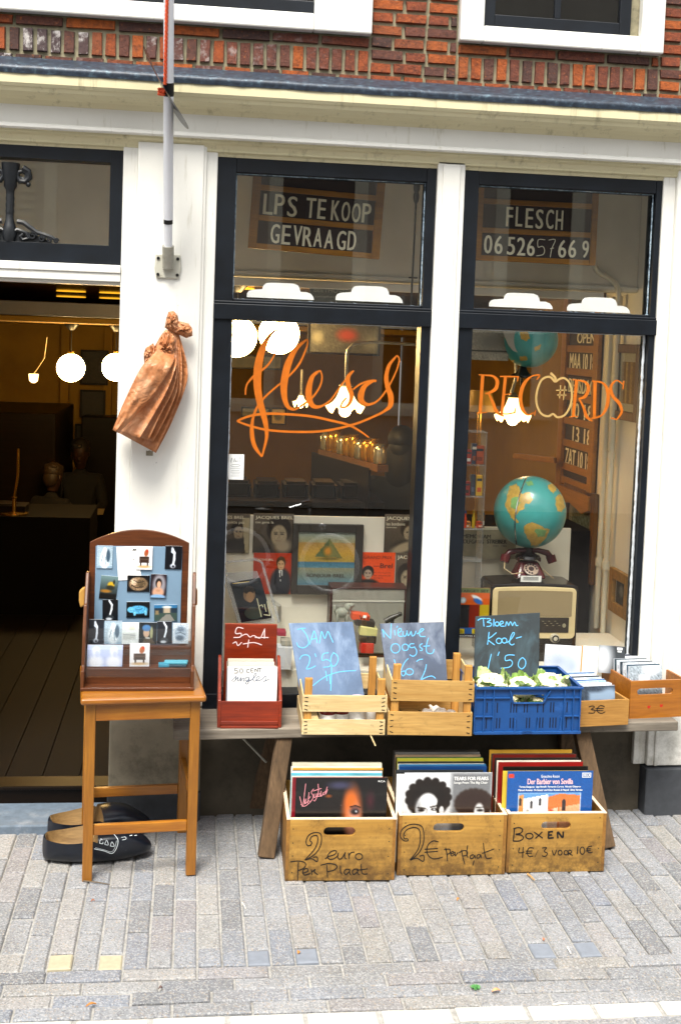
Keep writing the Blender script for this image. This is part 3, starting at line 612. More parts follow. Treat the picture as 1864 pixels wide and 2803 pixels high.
rec = [[[13, 12], (285,392),(268,640)], [[4, 4], (260,392),(310,394)], [[4, 4], (248,640),(312,634)], [[5, 8, 14, 14, 8, 5], (300,395),(350,400),(378,432),(368,482),(322,510),(300,512)], [[6, 11, 13, 5], (322,510),(350,570),(375,630),(422,660)],
       [[12, 11], (432,400),(408,640)], [[5, 6, 5], (395,402),(455,403),(518,405)], [[7, 3], (514,402),(508,435)], [[4, 4], (424,520),(470,514)], [[5, 5, 5], (390,640),(440,645),(492,636)], [[7, 3], (490,640),(498,604)],
       [[3, 8, 5, 14, 15, 14, 6, 4], (632,425),(650,395),(600,402),(552,450),(528,530),(540,610),(575,650),(615,635)], [[4, 4], (618,655),(626,620)],
       [[13, 12], (892,425),(868,665)], [[4, 4], (862,424),(905,426)], [[4, 4], (842,665),(900,660)], [[5, 9, 14, 13, 5], (900,427),(948,440),(968,480),(945,532),(905,545)], [[5, 10, 13, 4], (905,545),(935,600),(955,660),(992,692)],
       [[13, 12], (1010,432),(1005,672)], [[5, 8, 14, 14, 8, 5], (990,432),(1060,445),(1092,500),(1088,590),(1050,655),(985,674)],
       [[5, 5], (1196,430),(1190,485)], [[4, 6, 12, 13, 13, 10, 5], (1192,455),(1148,428),(1112,470),(1125,530),(1165,575),(1182,630),(1150,682)], [[5, 5], (1150,682),(1112,670)], [[5, 5], (1112,680),(1090,630)]]
for i0, i1 in ((0, 5), (5, 11), (11, 13), (13, 18), (18, 20), (20, 23)):
    m = MB()
    for k, L in enumerate(rec[i0:i1]): m.ribbon([PP(*px('W', x, y), GP, GN) for x, y in L[1:]], [w*Q*1.4 for w in L[0]], GN, .0004+.00003*k)
    part('painted_letter', m, M['gold'], W2)
m = MB()
strokes(m, 'W', [[(752,438),(715,405),(665,425),(635,500),(632,575),(660,640),(705,660),(738,645),(768,666),(815,650),(850,590),(860,510),(842,440),(800,412),(752,438)]], .0085, GP, GN, .0006)
strokes(m, 'W', [[(752,436),(752,410),(722,380)]], .010, GP, GN, .0007)
strokes(m, 'W', [[(788,460),(780,545)],[(815,462),(806,555)],[(758,492),(830,490)],[(764,522),(826,524)]], .0045, GP, GN, .0008)
part('painted_apple', m, M['beige_paint'], W2)
# ------------------------------------------------------------------ inside of the shop
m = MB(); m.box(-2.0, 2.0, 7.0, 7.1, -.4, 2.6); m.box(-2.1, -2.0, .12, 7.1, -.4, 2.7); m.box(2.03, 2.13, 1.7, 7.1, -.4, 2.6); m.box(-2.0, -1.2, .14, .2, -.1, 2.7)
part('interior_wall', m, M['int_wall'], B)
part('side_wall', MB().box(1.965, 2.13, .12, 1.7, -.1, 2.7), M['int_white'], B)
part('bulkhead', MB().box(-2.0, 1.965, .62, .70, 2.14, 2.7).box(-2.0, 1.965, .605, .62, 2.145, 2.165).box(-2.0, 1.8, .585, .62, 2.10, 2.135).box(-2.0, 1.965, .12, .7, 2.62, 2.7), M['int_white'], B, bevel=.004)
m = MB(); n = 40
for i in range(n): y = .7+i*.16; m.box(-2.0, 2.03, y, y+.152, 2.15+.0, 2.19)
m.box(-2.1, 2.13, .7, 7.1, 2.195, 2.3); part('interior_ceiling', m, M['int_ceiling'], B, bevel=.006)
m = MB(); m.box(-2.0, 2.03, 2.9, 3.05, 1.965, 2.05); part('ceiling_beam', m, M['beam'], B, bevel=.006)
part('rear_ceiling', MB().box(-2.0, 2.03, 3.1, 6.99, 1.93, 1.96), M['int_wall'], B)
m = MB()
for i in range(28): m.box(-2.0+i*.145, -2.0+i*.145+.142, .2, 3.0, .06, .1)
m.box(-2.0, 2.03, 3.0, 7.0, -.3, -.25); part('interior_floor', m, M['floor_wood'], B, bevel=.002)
m = MB(); m.box(-.2, 1.965, .11, .75, .05, .56); part('display_platform', m, M['panel'], B, bevel=.004)
zt = PY(800, 1412, .46).z
m = MB(); m.box(.075, 1.0, .46, .475, .56, zt); part('window_back_panel', m, M['panel'], B, bevel=.002)
z1 = PY(1300, 1442, .62).z; m = MB(); m.box(1.0, PY(1560, 1500, .62).x, .62, .635, .56, z1); part('window_back_panel', m, M['panel'], B, bevel=.002)
m = MB().box(-.28, .07, .14, .16, .1, 2.6); part('inner_lining', m, M['int_white'], B)
# dark furniture wall pieces deep in the shop
m = MB(); m.box(-1.99, -1.1, 5.4, 6.9, -.25, 1.2); m.box(-1.0, -.6, 6.6, 6.99, -.25, 1.1); part('wall_cupboard', m, M['int_brown'], B, bevel=.01)
m = MB(); q = PY(430, 1000, 6.98)
for uu in (178, 296): m.box(PY(uu, 1000, 6.9).x-.04, PY(uu, 1000, 6.9).x+.04, 6.9, 7.0, -.25, 1.93)
part('wall_post', m, M['int_wall'], B, bevel=.005)
# ================================================================== THINGS OUTSIDE
def slab(mb, c, q, p, n, th):               # flat board with outline q (crop points) on plane (p,n), thickness th behind it
    n = Vector(n).normalized(); a = [PP(*px(c, x, y), Vector(p), n) for x, y in q]; k = len(a)
    b = [v-n*th for v in a]; return mb.add(a+b, [tuple(range(k)), tuple(range(2*k-1, k-1, -1))]+[(i, i+k, (i+1) % k+k, (i+1) % k) for i in range(k)])
def base2(c, l, r, z):                      # base line of a box from two traced points at height z
    a = PZ(*px(c, *l), z); b = PZ(*px(c, *r), z); d = b-a; return (a+b)/2, math.atan2(d.y, d.x), d.length
# ---- flagpole with rope and a record hung on it
b0 = PY(461, 712, -.045); t0 = PY(463, -60, -.42); d = (t0-b0).normalized()
at = lambda v: next(b0+d*s for s in np.linspace(0, 1.6, 1600) if (lambda q: (-(q.dot(Vector(_u2)))/q.dot(Vector(_f))*FPX+PCY))((b0+d*s)-Vector(CAMPOS)) <= v)
FP = thing('flagpole', 'pale grey flagpole in a wall socket on the white pilaster', 'flagpole', b0)
part('pole', MB().cyl(b0, at(600), .0155).cyl(at(600), t0+d*.25, .0178, n=20), M['pole'], FP, world=True, smooth=True)
part('socket', MB().tube([b0-d*.03, b0+d*.01, b0+d*.055], [.021, .022, .0215], 18), M['steel'], FP, world=True, smooth=True)
q = PY(460, 742, -.016); m = MB()
m.prism([(q.x+x, q.z+z) for x, z in ((-.05, .01), (-.042, -.028), (.042, -.028), (.05, .01), (.046, .062), (-.046, .062))], -.024, -.0145); m.cyl((b0.x, -.02, b0.z+.0), (b0.x, -.05, b0.z), .016)
pt = part('wall_plate', m, mat('painted_plate', 'b9b7aa', .5, .1, 20, dirt='7d7460', dscale=30), FP, world=True, bevel=.004)
for x, z in ((-.036, -.014), (.036, -.014), (-.036, .046), (.036, .046)): part('screw', MB().cyl((q.x+x, -.0245, q.z+z), (q.x+x, -.0275, q.z+z), .006, n=10), M['black'], FP, world=True)
part('collar', MB().cyl(at(612), at(578), .0168), M['black'], FP, world=True); part('collar', MB().tube([at(268), at(258), at(232), at(226)], [.0165, .0195, .0195, .0185], 14), M['black'], FP, world=True, smooth=True)
m = MB(); N = 150; a = at(236); e = t0+d*.2
for s in (0, 1, 2): m.tube([a+(e-a)*i/N+Vector((-.012+.012*i/N+.003*math.cos(i*.55+s*2.1), -.0205-.003*math.sin(i*.55+s*2.1), 0)) for i in range(N+1)], .0032, 5)
part('rope', m, M['rope'], FP, world=True, smooth=True)
m = MB(); k = at(250)+Vector((-.02, -.006, 0)); 
for i in range(4): m.tube([k+Vector((.012*math.cos(t*.7+i)-.004, .012*math.sin(t*.7), -.006*i+.004)) for t in range(9)], .0034, 5)
part('rope_knot', m, M['rope'], FP, world=True, smooth=True)
c1 = PY(*px('P', 590, 1200), at(250).y-.035); vd = (c1-Vector(CAMPOS)).normalized(); e1 = PY(*px('P', 70, 250), c1.y); e2 = PY(*px('P', 1100, 2155), c1.y); ax = (e2-e1).normalized(); nn = ax.cross(vd).normalized()
nn = (nn+vd*.026).normalized(); X = ax; Y = nn.cross(X).normalized(); DM = Matrix(((X.x, Y.x, nn.x, c1.x), (X.y, Y.y, nn.y, c1.y), (X.z, Y.z, nn.z, c1.z), (0,0,0,1)))
rd = (e2-e1).length/2; m = MB(); pr = []
for i in range(15): r = rd*i/14 if i else .003; pr.append((r, .0011*(1 if i < 14 else .1)))
vs = []; fs = []; n = 48
for sgn in (1, -1):
    for r, z in pr:
        for k in range(n): A = 2*math.pi*k/n; vs.append((r*math.cos(A), r*math.sin(A), z*sgn+.008*(r/rd)**2*math.cos(2*A+.5)+.002*(r/rd)**2))
L = len(pr)
for g in (0, 1):
    for i in range(L-1):
        for k in range(n): b = g*L*n; fs.append((b+i*n+k, b+i*n+(k+1) % n, b+(i+1)*n+(k+1) % n, b+(i+1)*n+k))
for k in range(n): fs.append(((L-1)*n+k, (L-1)*n+(k+1) % n, L*n+(L-1)*n+(k+1) % n, L*n+(L-1)*n+k))
m.add(vs, fs, DM); rec_ = thing('vinyl_record', 'warped black vinyl record hung edge-on from the flagpole rope', 'record', c1)
part('disc', m, M['vinyl'], rec_, world=True, smooth=True); part('record_label', MB().cyl(DM @ Vector((0, 0, .0016)), DM @ Vector((0, 0, .0013)), .05, n=24), plain('31405c'), rec_, world=True)
# ---- bundle of brown paper bags
BG = thing('paper_bag_bundle', 'bundle of brown paper bags tied at the neck and hung on the white pilaster', 'paper bags', PY(*px('D', 1245, 400), -.03))
leaves = [  # left edge, right edge (crop D) from the neck down, depth from the wall
 ([(1248,385),(1230,560),(1130,760),(960,1010),(830,1150)], [(1268,395),(1290,480),(1322,590),(1342,690),(1335,820),(1230,1090),(1118,1306)], .006, .02, 0),
 ([(1244,385),(1225,560),(1120,760),(955,1010),(828,1150)], [(1266,395),(1280,480),(1300,600),(1305,760),(1290,880),(1222,1070),(1112,1300)], .030, .02, 1),
 ([(1240,385),(1220,560),(1110,760),(950,1005),(826,1148)], [(1268,395),(1282,600),(1278,740),(1262,880),(1190,1050),(1095,1225)], .054, .02, 2),
 ([(1236,385),(1215,560),(1100,760),(945,1005),(824,1146)], [(1262,395),(1272,600),(1268,720),(1235,870),(1150,1030),(1065,1210)], .078, .022, 3),
 ([(1230,385),(1200,560),(1090,760),(940,1000),(822,1144)], [(1256,395),(1262,600),(1258,690),(1190,870),(1090,1050),(1000,1198)], .102, .024, 4),
 ([(1222,385),(1130,560),(1010,700),(890,940),(808,1140)], [(1240,395),(1250,590),(1240,665),(1150,820),(1010,1000),(850,1165)], .130, .030, 5)]
def curve_at(P, t): Q = cr([Vector((x, y, 0)) for x, y in P]); f = t*(len(Q)-1); i = min(int(f), len(Q)-2); return Q[i].lerp(Q[i+1], f-i)
for Lf, Rt, dep, bul, sd in leaves:
    nu, nv = 18, 26; m = MB(); rs = random.Random(sd); ph = [rs.uniform(0, 6) for _ in range(6)]
    for j in range(nv+1):
        t = j/nv; a = curve_at(Lf, t); b = curve_at(Rt, t)
        for i in range(nu+1):
            s = i/nu; p = a.lerp(b, s); g = min(1, t*2.2)
            y = -(.016+.02+dep*g*(.92+.08*(1-s))+(.036*max(0, (s-.5)/.5)**2 if sd < 5 else bul*math.sin(math.pi*min(1, s*.7+.2)))*g*(.4+.6*t)) - .0026*g*(math.sin(7*s+9*t+ph[0])*math.sin(5*t+ph[1]+3*s)+.6*math.sin(17*s-13*t+ph[2])+.5*math.sin(23*t+11*s+ph[3]))
            m.v.append(PY(*px('D', p.x, p.y), y))
    for j in range(nv):
        for i in range(nu): k = j*(nu+1)+i; m.f.append((k, k+1, k+nu+2, k+nu+1)); m.mi.append(0)
    o = part('bag', m, M['kraft'], BG, world=True, smooth=True); so = o.modifiers.new('solid', 'SOLIDIFY'); so.thickness = .0015
def crumple(name, pts, dep, amp, seed):
    rs = random.Random(seed); m = MB(); K = len(pts); c = Vector((sum(x for x, y in pts)/K, sum(y for x, y in pts)/K, 0)); N = 36; Q = []
    for i in range(N): f = i/N*K; k = int(f); a = Vector((*pts[k % K], 0)); b = Vector((*pts[(k+1) % K], 0)); Q.append(a.lerp(b, f-k))
    rings = 7
    for r in range(rings+1):
        f = r/rings
        for i in range(N): p = c.lerp(Q[i], max(f, .02)); m.v.append(PY(*px('D', p.x, p.y), -(dep+.024*(1-f*f)+rs.uniform(-amp, amp)*(1 if f < .99 else .5)+.5*amp*math.sin(i*1.3+r))))
    for r in range(rings):
        for i in range(N): k = r*N+i; k2 = r*N+(i+1) % N; m.f.append((k, k2, k2+N, k+N)); m.mi.append(0)
    o = part(name, m, M['kraft'], BG, world=True, smooth=True); so = o.modifiers.new('solid', 'SOLIDIFY'); so.thickness = .002
crumple('knotted_neck', [(1180,410),(1192,340),(1208,296),(1245,290),(1274,325),(1284,385),(1262,440),(1215,432)], .06, .005, 1)
crumple('twisted_tail', [(1235,400),(1280,362),(1350,380),(1377,415),(1380,468),(1335,486),(1285,462),(1240,440)], .055, .005, 2)
crumple('crumpled_fold', [(1190,420),(1240,460),(1262,510),(1240,600),(1180,690),(1140,700),(1095,650),(1100,560),(1150,470)], .09, .008, 3)
crumple('crumpled_fold', [(1100,520),(1130,600),(1120,660),(1085,690),(1035,680),(1030,600),(1045,555)], .10, .007, 4)
# ---- stool
fl_, fr_ = PZ(*px('F', 535, 1183)), PZ(*px('F', 1168, 1145)); dv = fr_-fl_; ang = math.atan2(dv.y, dv.x); W_ = dv.length; D_ = .365
ST = thing('bar_stool', 'pine bar stool holding the postcard stand beside the door', 'stool', (fl_+fr_)/2, ang)
SH = .645; w = W_/2; lw = .034
for x, y in ((-w, 0), (w, 0), (-w, D_), (w, D_)):
    k = .0 if y == 0 else .0
    part('leg', MB().hexa([(x-lw/2, y-lw/2, 0), (x+lw/2, y-lw/2, 0), (x+lw/2, y+lw/2, 0), (x-lw/2, y+lw/2, 0)], [(x-lw/2, y-lw/2, SH-.024), (x+lw/2, y-lw/2, SH-.024), (x+lw/2, y+lw/2, SH-.024), (x-lw/2, y+lw/2, SH-.024)]), M['pine'], ST, bevel=.003)
part('seat', MB().box(-w-.035, w+.035, -.04, D_+.035, SH-.024, SH), M['pine_x'], ST, bevel=.010, seg=4)
for y in (-.006, D_+.006): part('apron', MB().box(-w+lw/2, w-lw/2, y-.009, y+.009, SH-.085, SH-.024), M['pine_x'], ST, bevel=.002)
for x in (-w, w): part('apron', MB().box(x-.009, x+.009, lw/2, D_-lw/2, SH-.085, SH-.024), M['pine_x'], ST, bevel=.002)
part('foot_rail', MB().box(-w+lw/2, w-lw/2, -.010, .010, .158, .194), M['pine_x'], ST, bevel=.003)
part('rear_rail', MB().box(-w+lw/2, w-lw/2, D_-.010, D_+.010, .15, .185), M['pine_x'], ST, bevel=.003)
for x in (-w, w): part('side_rail', MB().box(x-.010, x+.010, lw/2, D_-lw/2, .255, .29), M['pine_x'], ST, bevel=.003)
# ---- postcard stand
c_, a_, w_ = base2('S', (150, 1762), (1312, 1757), SH)
PS = thing('postcard_stand', 'brown wooden tabletop rack with an arched back and blue-grey board', 'display rack', c_, a_)
WI = w_; hw = WI/2
def sz(x, y, Yl): q = wm(PS).inverted() @ PP(*px('S', x, y), wm(PS) @ Vector((0, Yl, 0)), wm(PS).to_3x3() @ Vector((0, -1, 0))); return q
YB, Y2, Y1 = .19, .115, .06
bl, br = sz(250, 245, YB), sz(1265, 245, YB); top = sz(757, 113, YB).z; zsd = (bl.z+br.z)/2
arc = [(bl.x, .0), (br.x, .0)]+[(bl.x+(br.x-bl.x)*(1-t/16), zsd+(top-zsd)*(1-(2*t/16-1)**2)) for t in range(17)]
part('back_panel', MB().prism(arc, YB, YB+.015), M['stand'], PS, bevel=.002)
g0_, g1_ = sz(292, 1100, YB-.004), sz(1195, 288, YB-.004)
part('pin_board', MB().box(g0_.x, g1_.x, YB-.005, YB, .09, g1_.z), M['board_blue'], PS, bevel=.001)
s1, s2, s3 = sz(200, 860, Y2).z, sz(230, 555, YB-.04).z, sz(180, 1560, 0).z
z_ = lambda y, Yl: sz(700, y, Yl).z
for sx in (-1, 1):
    x0 = sx*(hw-.012); x1 = sx*hw; xa, xb = min(x0, x1), max(x0, x1); m = MB()
    prof = [(0, 0), (0, s3), (.03, s3+.01), (.05, s1-.10), (.085, s1), (.10, s1+.0), (YB-.03, s2), (YB+.0, s2), (YB, 0)]
    m.add([(xa, y, z) for y, z in prof]+[(xb, y, z) for y, z in prof], [tuple(range(9)), tuple(range(17, 8, -1))]+[(i, i+9, (i+1) % 9+9, (i+1) % 9) for i in range(9)]); part('side_panel', m, M['stand_z'], PS, bevel=.003)
part('base_board', MB().box(-hw, hw, -.004, YB, 0, .012), M['stand'], PS, bevel=.003)
part('tier_board', MB().box(-hw+.012, hw-.012, Y1-.008, Y1, .012, z_(1525, Y1)), M['stand'], PS, bevel=.002); part('tier_board', MB().box(-hw+.012, hw-.012, Y2-.008, Y2, .012, z_(1300, Y2)), M['stand'], PS, bevel=.002)
part('tier_shelf', MB().box(-hw+.012, hw-.012, Y1, Y2-.008, z_(1510, Y1)-.012, z_(1510, Y1)-.004), M['stand'], PS); part('tier_shelf', MB().box(-hw+.012, hw-.012, Y2, YB-.005, z_(1285, Y2)-.012, z_(1285, Y2)-.004), M['stand'], PS)
part('acrylic_front', MB().box(-hw+.012, hw-.012, Y1-.011, Y1-.009, z_(1525, Y1)-.03, z_(1332, Y1)), M['acrylic'], PS); part('acrylic_front', MB().box(-hw+.012, hw-.012, Y2-.011, Y2-.009, z_(1300, Y2)-.03, z_(1115, Y2)), M['acrylic'], PS)
m = MB(); q = sz(150, 780, YB); m.prism([(-hw-.002, q.z-.035), (-hw-.002, q.z+.03), (-hw-.012, q.z+.028), (-hw-.024, q.z+.015), (-hw-.024, q.z-.02), (-hw-.018, q.z-.045)], YB-.01, YB+.012); part('wooden_knob', m, wood('pale_knob', 'cfa052', 'a87832', 'Z', .4), PS, bevel=.006)
m = MB(); m.prism([(hw+.002, q.z-.035), (hw+.002, q.z+.03), (hw+.007, q.z+.02), (hw+.008, q.z-.03)], YB-.01, YB+.012); part('wooden_knob', m, M['cdbox2'], PS, bevel=.003)
# picture magnets and the price note
def pc(k):
    n = (36, 48)
    if k == 'statue': return Cv(*n, '8fa9be').rect(0, .05, 1, .9, 'a9bfce').ell(.5, .62, .3, .4, 'e4eef4', .2).ell(.5, .28, .14, .2, 'f0f6fa', .2).ell(.72, .45, .13, .28, '3e5568', .2).line([(.4,.4),(.3,.7)], .03, '6d8aa0').line([(.55,.5),(.6,.85)], .03, '7b98ac').noise(.07)
    if k == 'cabinet': return Cv(*n, 'ecebee').rect(.2, .44, .8, .72, '3a2820').rect(.24, .72, .34, .86, '2c1d16').rect(.66, .72, .76, .86, '2c1d16').ell(.62, .28, .13, .16, 'a4532a', .2, .5).ell(.68, .2, .06, .06, 'b8301c').line([(.2,.55),(.8,.55)], .012, '6b5140').ell(.5, .88, .4, .06, 'c9a676', .5)
    if k == 'figure': return Cv(*n, '080a12').line([(.42,.12),(.55,.3),(.55,.55),(.5,.8)], .09, 'e6eefa').line([(.42,.1),(.38,.25),(.5,.32)], .045, 'd5e2f5').ell(.48, .86, .16, .09, 'cfd6e4', .3).ell(.5, .88, .08, .05, '20222c', .3)
    if k == 'yellow': return Cv(*n, '3f5358').grad(0, 1, '6e8a8c', '0c0f10').ell(.62, .38, .2, .14, 'c9a326', .2).ell(.6, .5, .25, .1, '2a2a20', .3).ell(.35, .66, .3, .07, '9b6b26', .4).rect(0, .78, 1, 1, '0b0a08', .05).ell(.78, .25, .06, .1, '23261f', .3)
    if k == 'carved': return Cv(48, 34, '07070a').ell(.5, .52, .42, .42, '8c7256', .12).ell(.3, .4, .14, .2, 'd3b79a', .3).ell(.65, .5, .22, .25, '5b4a34', .3).line([(.2,.6),(.4,.75),(.7,.7)], .04, '2a2018').line([(.3,.3),(.5,.45),(.75,.35)], .03, '2b2119').noise(.2)
    if k == 'lady': return Cv(*n, '241a20').ell(.55, .45, .4, .45, '8d8a92', .2).ell(.52, .38, .2, .2, '17100e', .15).ell(.54, .44, .13, .15, 'd7a688', .2).ell(.5, .78, .36, .22, 'c99a80', .2).ell(.5, .98, .5, .12, '7fa7cf', .2).ell(.5, .7, .14, .05, 'b98b6a', .3)
    if k == 'bend': return Cv(*n, '07080e').line([(.45,.05),(.62,.25),(.6,.45),(.5,.7)], .08, 'e9f1fb').ell(.5, .85, .26, .12, '2f3438', .2).ell(.42, .92, .2, .06, 'c8cfd8', .3)
    if k == 'blueblob': return Cv(48, 34, '05070b').ell(.52, .5, .4, .27, '4fa3d0', .12).ell(.18, .5, .14, .18, '63b3da', .15).ell(.36, .74, .06, .14, '6fbade', .2).ell(.84, .7, .06, .16, '6fbade', .2).line([(.4,.45),(.55,.5),(.7,.42)], .03, '1f5f86').noise(.15)
    if k == 'pond': return Cv(48, 34, '2f6f9e').rect(0, .2, 1, .5, '1f2f3c').rect(.4, .2, .7, .6, 'b7a58c', .04).ell(.55, .14, .2, .08, 'd5d8d6', .3).rect(0, .5, 1, 1, '3a4c44').poly([(.5,.6),(.2,1),(.9,1),(.7,.6)], '86847c').rect(.05, .35, .2, .6, '8f7a58', .04)
    if k == 'turban': return Cv(*n, '0c1012').ell(.42, .48, .17, .22, 'c9a284', .15).ell(.42, .26, .24, .15, '3a6ea6', .15).ell(.7, .5, .08, .3, '9a9a6c', .25).poly([(.3,.75),(.7,.7),(.95,1),(.2,1)], '4a3c2a').ell(.5, .72, .14, .03, 'd7d5cc', .2)
    if k == 'sketch': return Cv(*n, 'c6d2de').ell(.5, .5, .38, .4, '9fb2c4', .1).ell(.5, .3, .22, .12, '5e7286', .25).ell(.45, .72, .24, .12, '4a5c6e', .3).line([(.2,.5),(.5,.45),(.8,.55)], .03, '4a5c6e').noise(.12)
    if k == 'faded': return Cv(*n, 'e2e8e6').rect(.05, .5, .8, .8, 'b9bdb8', .05).ell(.6, .25, .2, .1, 'd5d6bf', .4).line([(.05,.55),(.8,.6)], .02, '8c9494').noise(.05)
    if k == 'bust': return Cv(*n, 'b6c4ec').ell(.5, .3, .22, .22, 'e8eefc', .3).ell(.5, .8, .42, .3, 'f2f5fe', .3).ell(.56, .42, .12, .14, 'c6d0ee', .4)
MG = [('statue', 318,275,483,505, 'pale statue picture magnet at the top left of the blue board'), ('cabinet', 720,283,890,518, 'white magnet with a brown cabinet on it, overlapping the price note'), ('figure', 1012,280,1190,515, 'black magnet with a slim white figure, at the top right of the blue board'),
      ('yellow', 340,585,522,820, 'tilted dark green magnet with a yellow shape on the blue board'), ('carved', 628,580,862,745, 'wide black magnet with a carved brown round ornament'), ('lady', 860,568,1030,805, 'magnet showing a veiled dark-haired lady in a low white dress'),
      ('bend', 378,828,540,1040, 'black magnet with a bent white shape low on the blue board'), ('blueblob', 622,850,862,1010, 'wide black magnet with a light blue rounded animal shape'), ('pond', 905,880,1145,1045, 'wide landscape magnet with a pale house behind a path'),
      ('figure', 235,1030,395,1280, 'dark magnet with a slim white figure in the middle shelf row'), ('statue', 395,1045,580,1280, 'pale statue magnet standing in the middle shelf row'), ('faded', 575,1060,755,1280, 'washed-out pale landscape magnet in the middle shelf row'), ('turban', 745,1060,935,1280, 'dark magnet with a face under a blue headcloth'),
      ('bend', 935,1050,1092,1275, 'grey-black magnet with a bent white shape in the middle shelf row'), ('sketch', 1092,1068,1260,1275, 'pale magnet with a grey swirling sketch at the right of the middle shelf row'), ('bust', 218,1290,405,1510, 'pale lilac bust magnet at the far left of the lowest shelf row'), ('bust', 400,1290,585,1510, 'pale lilac bust magnet second from the left in the lowest shelf row'), ('cabinet', 655,1273,862,1510, 'white magnet with a brown cabinet standing in the lowest shelf row')]
for i, (k, x0, y0, x1, y1, lab) in enumerate(MG):
    Yl = YB-.0085 if i < 9 else (Y2+.008 if i < 15 else Y1+.008)
    if i == 1 or i == 5: Yl -= .003
    a = sz(x0, y1, Yl); b = sz(x1, y0, Yl); tl = {3: .09, 0: .01, 2: .02, 5: .03, 6: -.02}.get(i, random.uniform(-.015, .015))
    cv = pc(k)
    if i >= 9: cv.a = cv.a*.86+.14*np.array([.8, .86, .92])
    o = part('picture_magnet', card(cv, b.x-a.x, b.z-a.z, .003, edge='d8dadc'), M['print']); o.location = wm(PS) @ Vector(((a.x+b.x)/2, Yl, a.z)); o.rotation_euler = (0, tl, a_); tag(o, lab, 'magnet', 'picture magnets on the rack')
m = MB(); Yl = YB-.0072; a = [sz(x, y, Yl) for x, y in ((520,287),(726,280),(775,580),(768,620),(540,630))]; 
PN = thing('price_note', 'white paper note reading magn 1,- on the blue-grey board', 'note', wm(PS) @ a[4])
m.add([wm(PS) @ p for p in a]+[wm(PS) @ (p+Vector((0, .0006, 0))) for p in a], [(0,1,2,3,4), (9,8,7,6,5)]); part('paper', m, M['paper'], PN, world=True)
pn = wm(PS) @ Vector((0, Yl, 0)); m = MB()
strokes(m, 'S', [[(537,335),(550,308),(556,332),(570,308),(578,332)], ring(602,318,11,9), [(613,308),(614,330)], ring(650,318,11,9), [(662,308),(662,345),(648,352)], [(688,332),(698,308),(704,326),(716,308),(722,328)]], .0028, pn, (0,-1,0))
strokes(m, 'S', [[(585,388),(615,378),(602,440)], [(583,442),(640,438)], [(655,436),(646,460)], [(686,414),(706,412)]], .0026, pn, (0,-1,0)); part('handwriting', m, M['ink'], PN, world=True)
MS = [(950,1478,1060,1505,'2f8aa6'), (1010,1462,1250,1484,'54a8bd'), (1060,1484,1235,1504,'1c3a48')]
for (x0, y0, x1, y1, h), lab in zip(MS, ('small blue magnet lying flat at the left end of the lowest shelf stack', 'light blue magnet lying on top of a flat stack on the lowest shelf', 'dark teal magnet lying under a light blue one on the lowest shelf')):
    a = sz(x0, y1, Y1+.02); b = sz(x1, y0, Y1+.02); solo('picture_magnet', MB().box(-(b.x-a.x)/2, (b.x-a.x)/2, -.02, .02, 0, b.z-a.z), plain(h, .3), lab, 'magnet', wm(PS) @ Vector(((a.x+b.x)/2, Y1+.02+(.012 if h[0] == '5' else 0), a.z)), 'picture magnets on the rack', (0, 0, random.uniform(-.1, .1)), local=True, bevel=.002)
# ---- wooden clogs
def clog(loc, rz, L, label, deco):
    T = thing('wooden_clog', label, 'clog', loc, rz, 'pair of wooden clogs under the stool'); NO, NI = 16, 9; secs = []
    for i in range(29):
        t = i/28; x = L*t; env = (1-(abs(2*t-1))**3.2)**.42 if 0 < t < 1 else .04
        hw_ = L*.185*env*(.86+.24*math.sin(math.pi*min(1, t*1.08))); bot = L*(.02*(1-math.sin(math.pi*t))+.06*max(0, t-.72)**1.2*3)
        tp = L*(.255+.05*math.sin(math.pi*min(1, max(0, (t-.3)/.6)))) * (1 if t < .68 else 1-((t-.68)/.34)**2.2*.62); tp = max(tp, bot+L*.03)
        if t < .04: tp = bot+(tp-bot)*(.75+.25*t/.04)
        rim = L*.235*(1-.08*math.sin(math.pi*min(1, t/.5)))+L*.05*max(0, t-.2); op = .05 < t < .50
        ring_ = []
        ztop = rim if t < .5 else tp*.72+bot*.28
        for k in range(NO): A = math.pi*k/(NO-1); c, s_ = math.cos(A), math.sin(A); cc = math.copysign(abs(c)**.55, c); ss = s_**.6; ring_.append((x, -hw_*cc, bot+(ztop-bot)*(1-ss)))
        for k in range(1, NI+1):
            A = math.pi*k/(NI+1)
            if op: ow = hw_*.80; ring_.append((x, ow*math.cos(A), bot+L*.05+(rim-bot-L*.05)*(1-math.sin(A)**.6)))
            else: ring_.append((x, hw_*math.cos(A), ztop+((tp if t > .25 else rim+.004*L)-ztop)*math.sin(A)))
        secs.append((ring_, op))
    n = NO+NI; m = MB(); li = MB()
    for i in range(len(secs)-1):
        a, b = secs[i][0], secs[i+1][0]
        for k in range(n):
            k2 = (k+1) % n; inner = (k >= NO-1) and (secs[i][1] or secs[i+1][1]); (li if inner else m).add([a[k], a[k2], b[k2], b[k]], [(0,1,2,3)])
    m.add(secs[0][0], [tuple(range(n))]); m.add(secs[-1][0], [tuple(range(n))])
    for mm, nm, mt in ((m, 'shell', M['clog']), (li, 'lining', M['clog_in'])):
        o = part(nm, mm, mt, T); bm = bmesh.new(); bm.from_mesh(o.data); bmesh.ops.remove_doubles(bm, verts=bm.verts, dist=1e-5); bmesh.ops.recalc_face_normals(bm, faces=bm.faces); bm.to_mesh(o.data); bm.free(); o.data.shade_smooth()
        s_ = o.modifiers.new('subsurf', 'SUBSURF'); s_.levels = 1; s_.render_levels = 2
    return T
h0, h1 = PZ(*px('F', 275, 1120)), PZ(*px('F', 850, 1105)); dv = h1-h0
c0 = Vector((h0.x-.018, h0.y+.075, 0)); LC = .385
N1 = clog(c0, math.atan2(.03, .36), LC, 'near black wooden clog with white line decoration on its instep', True)
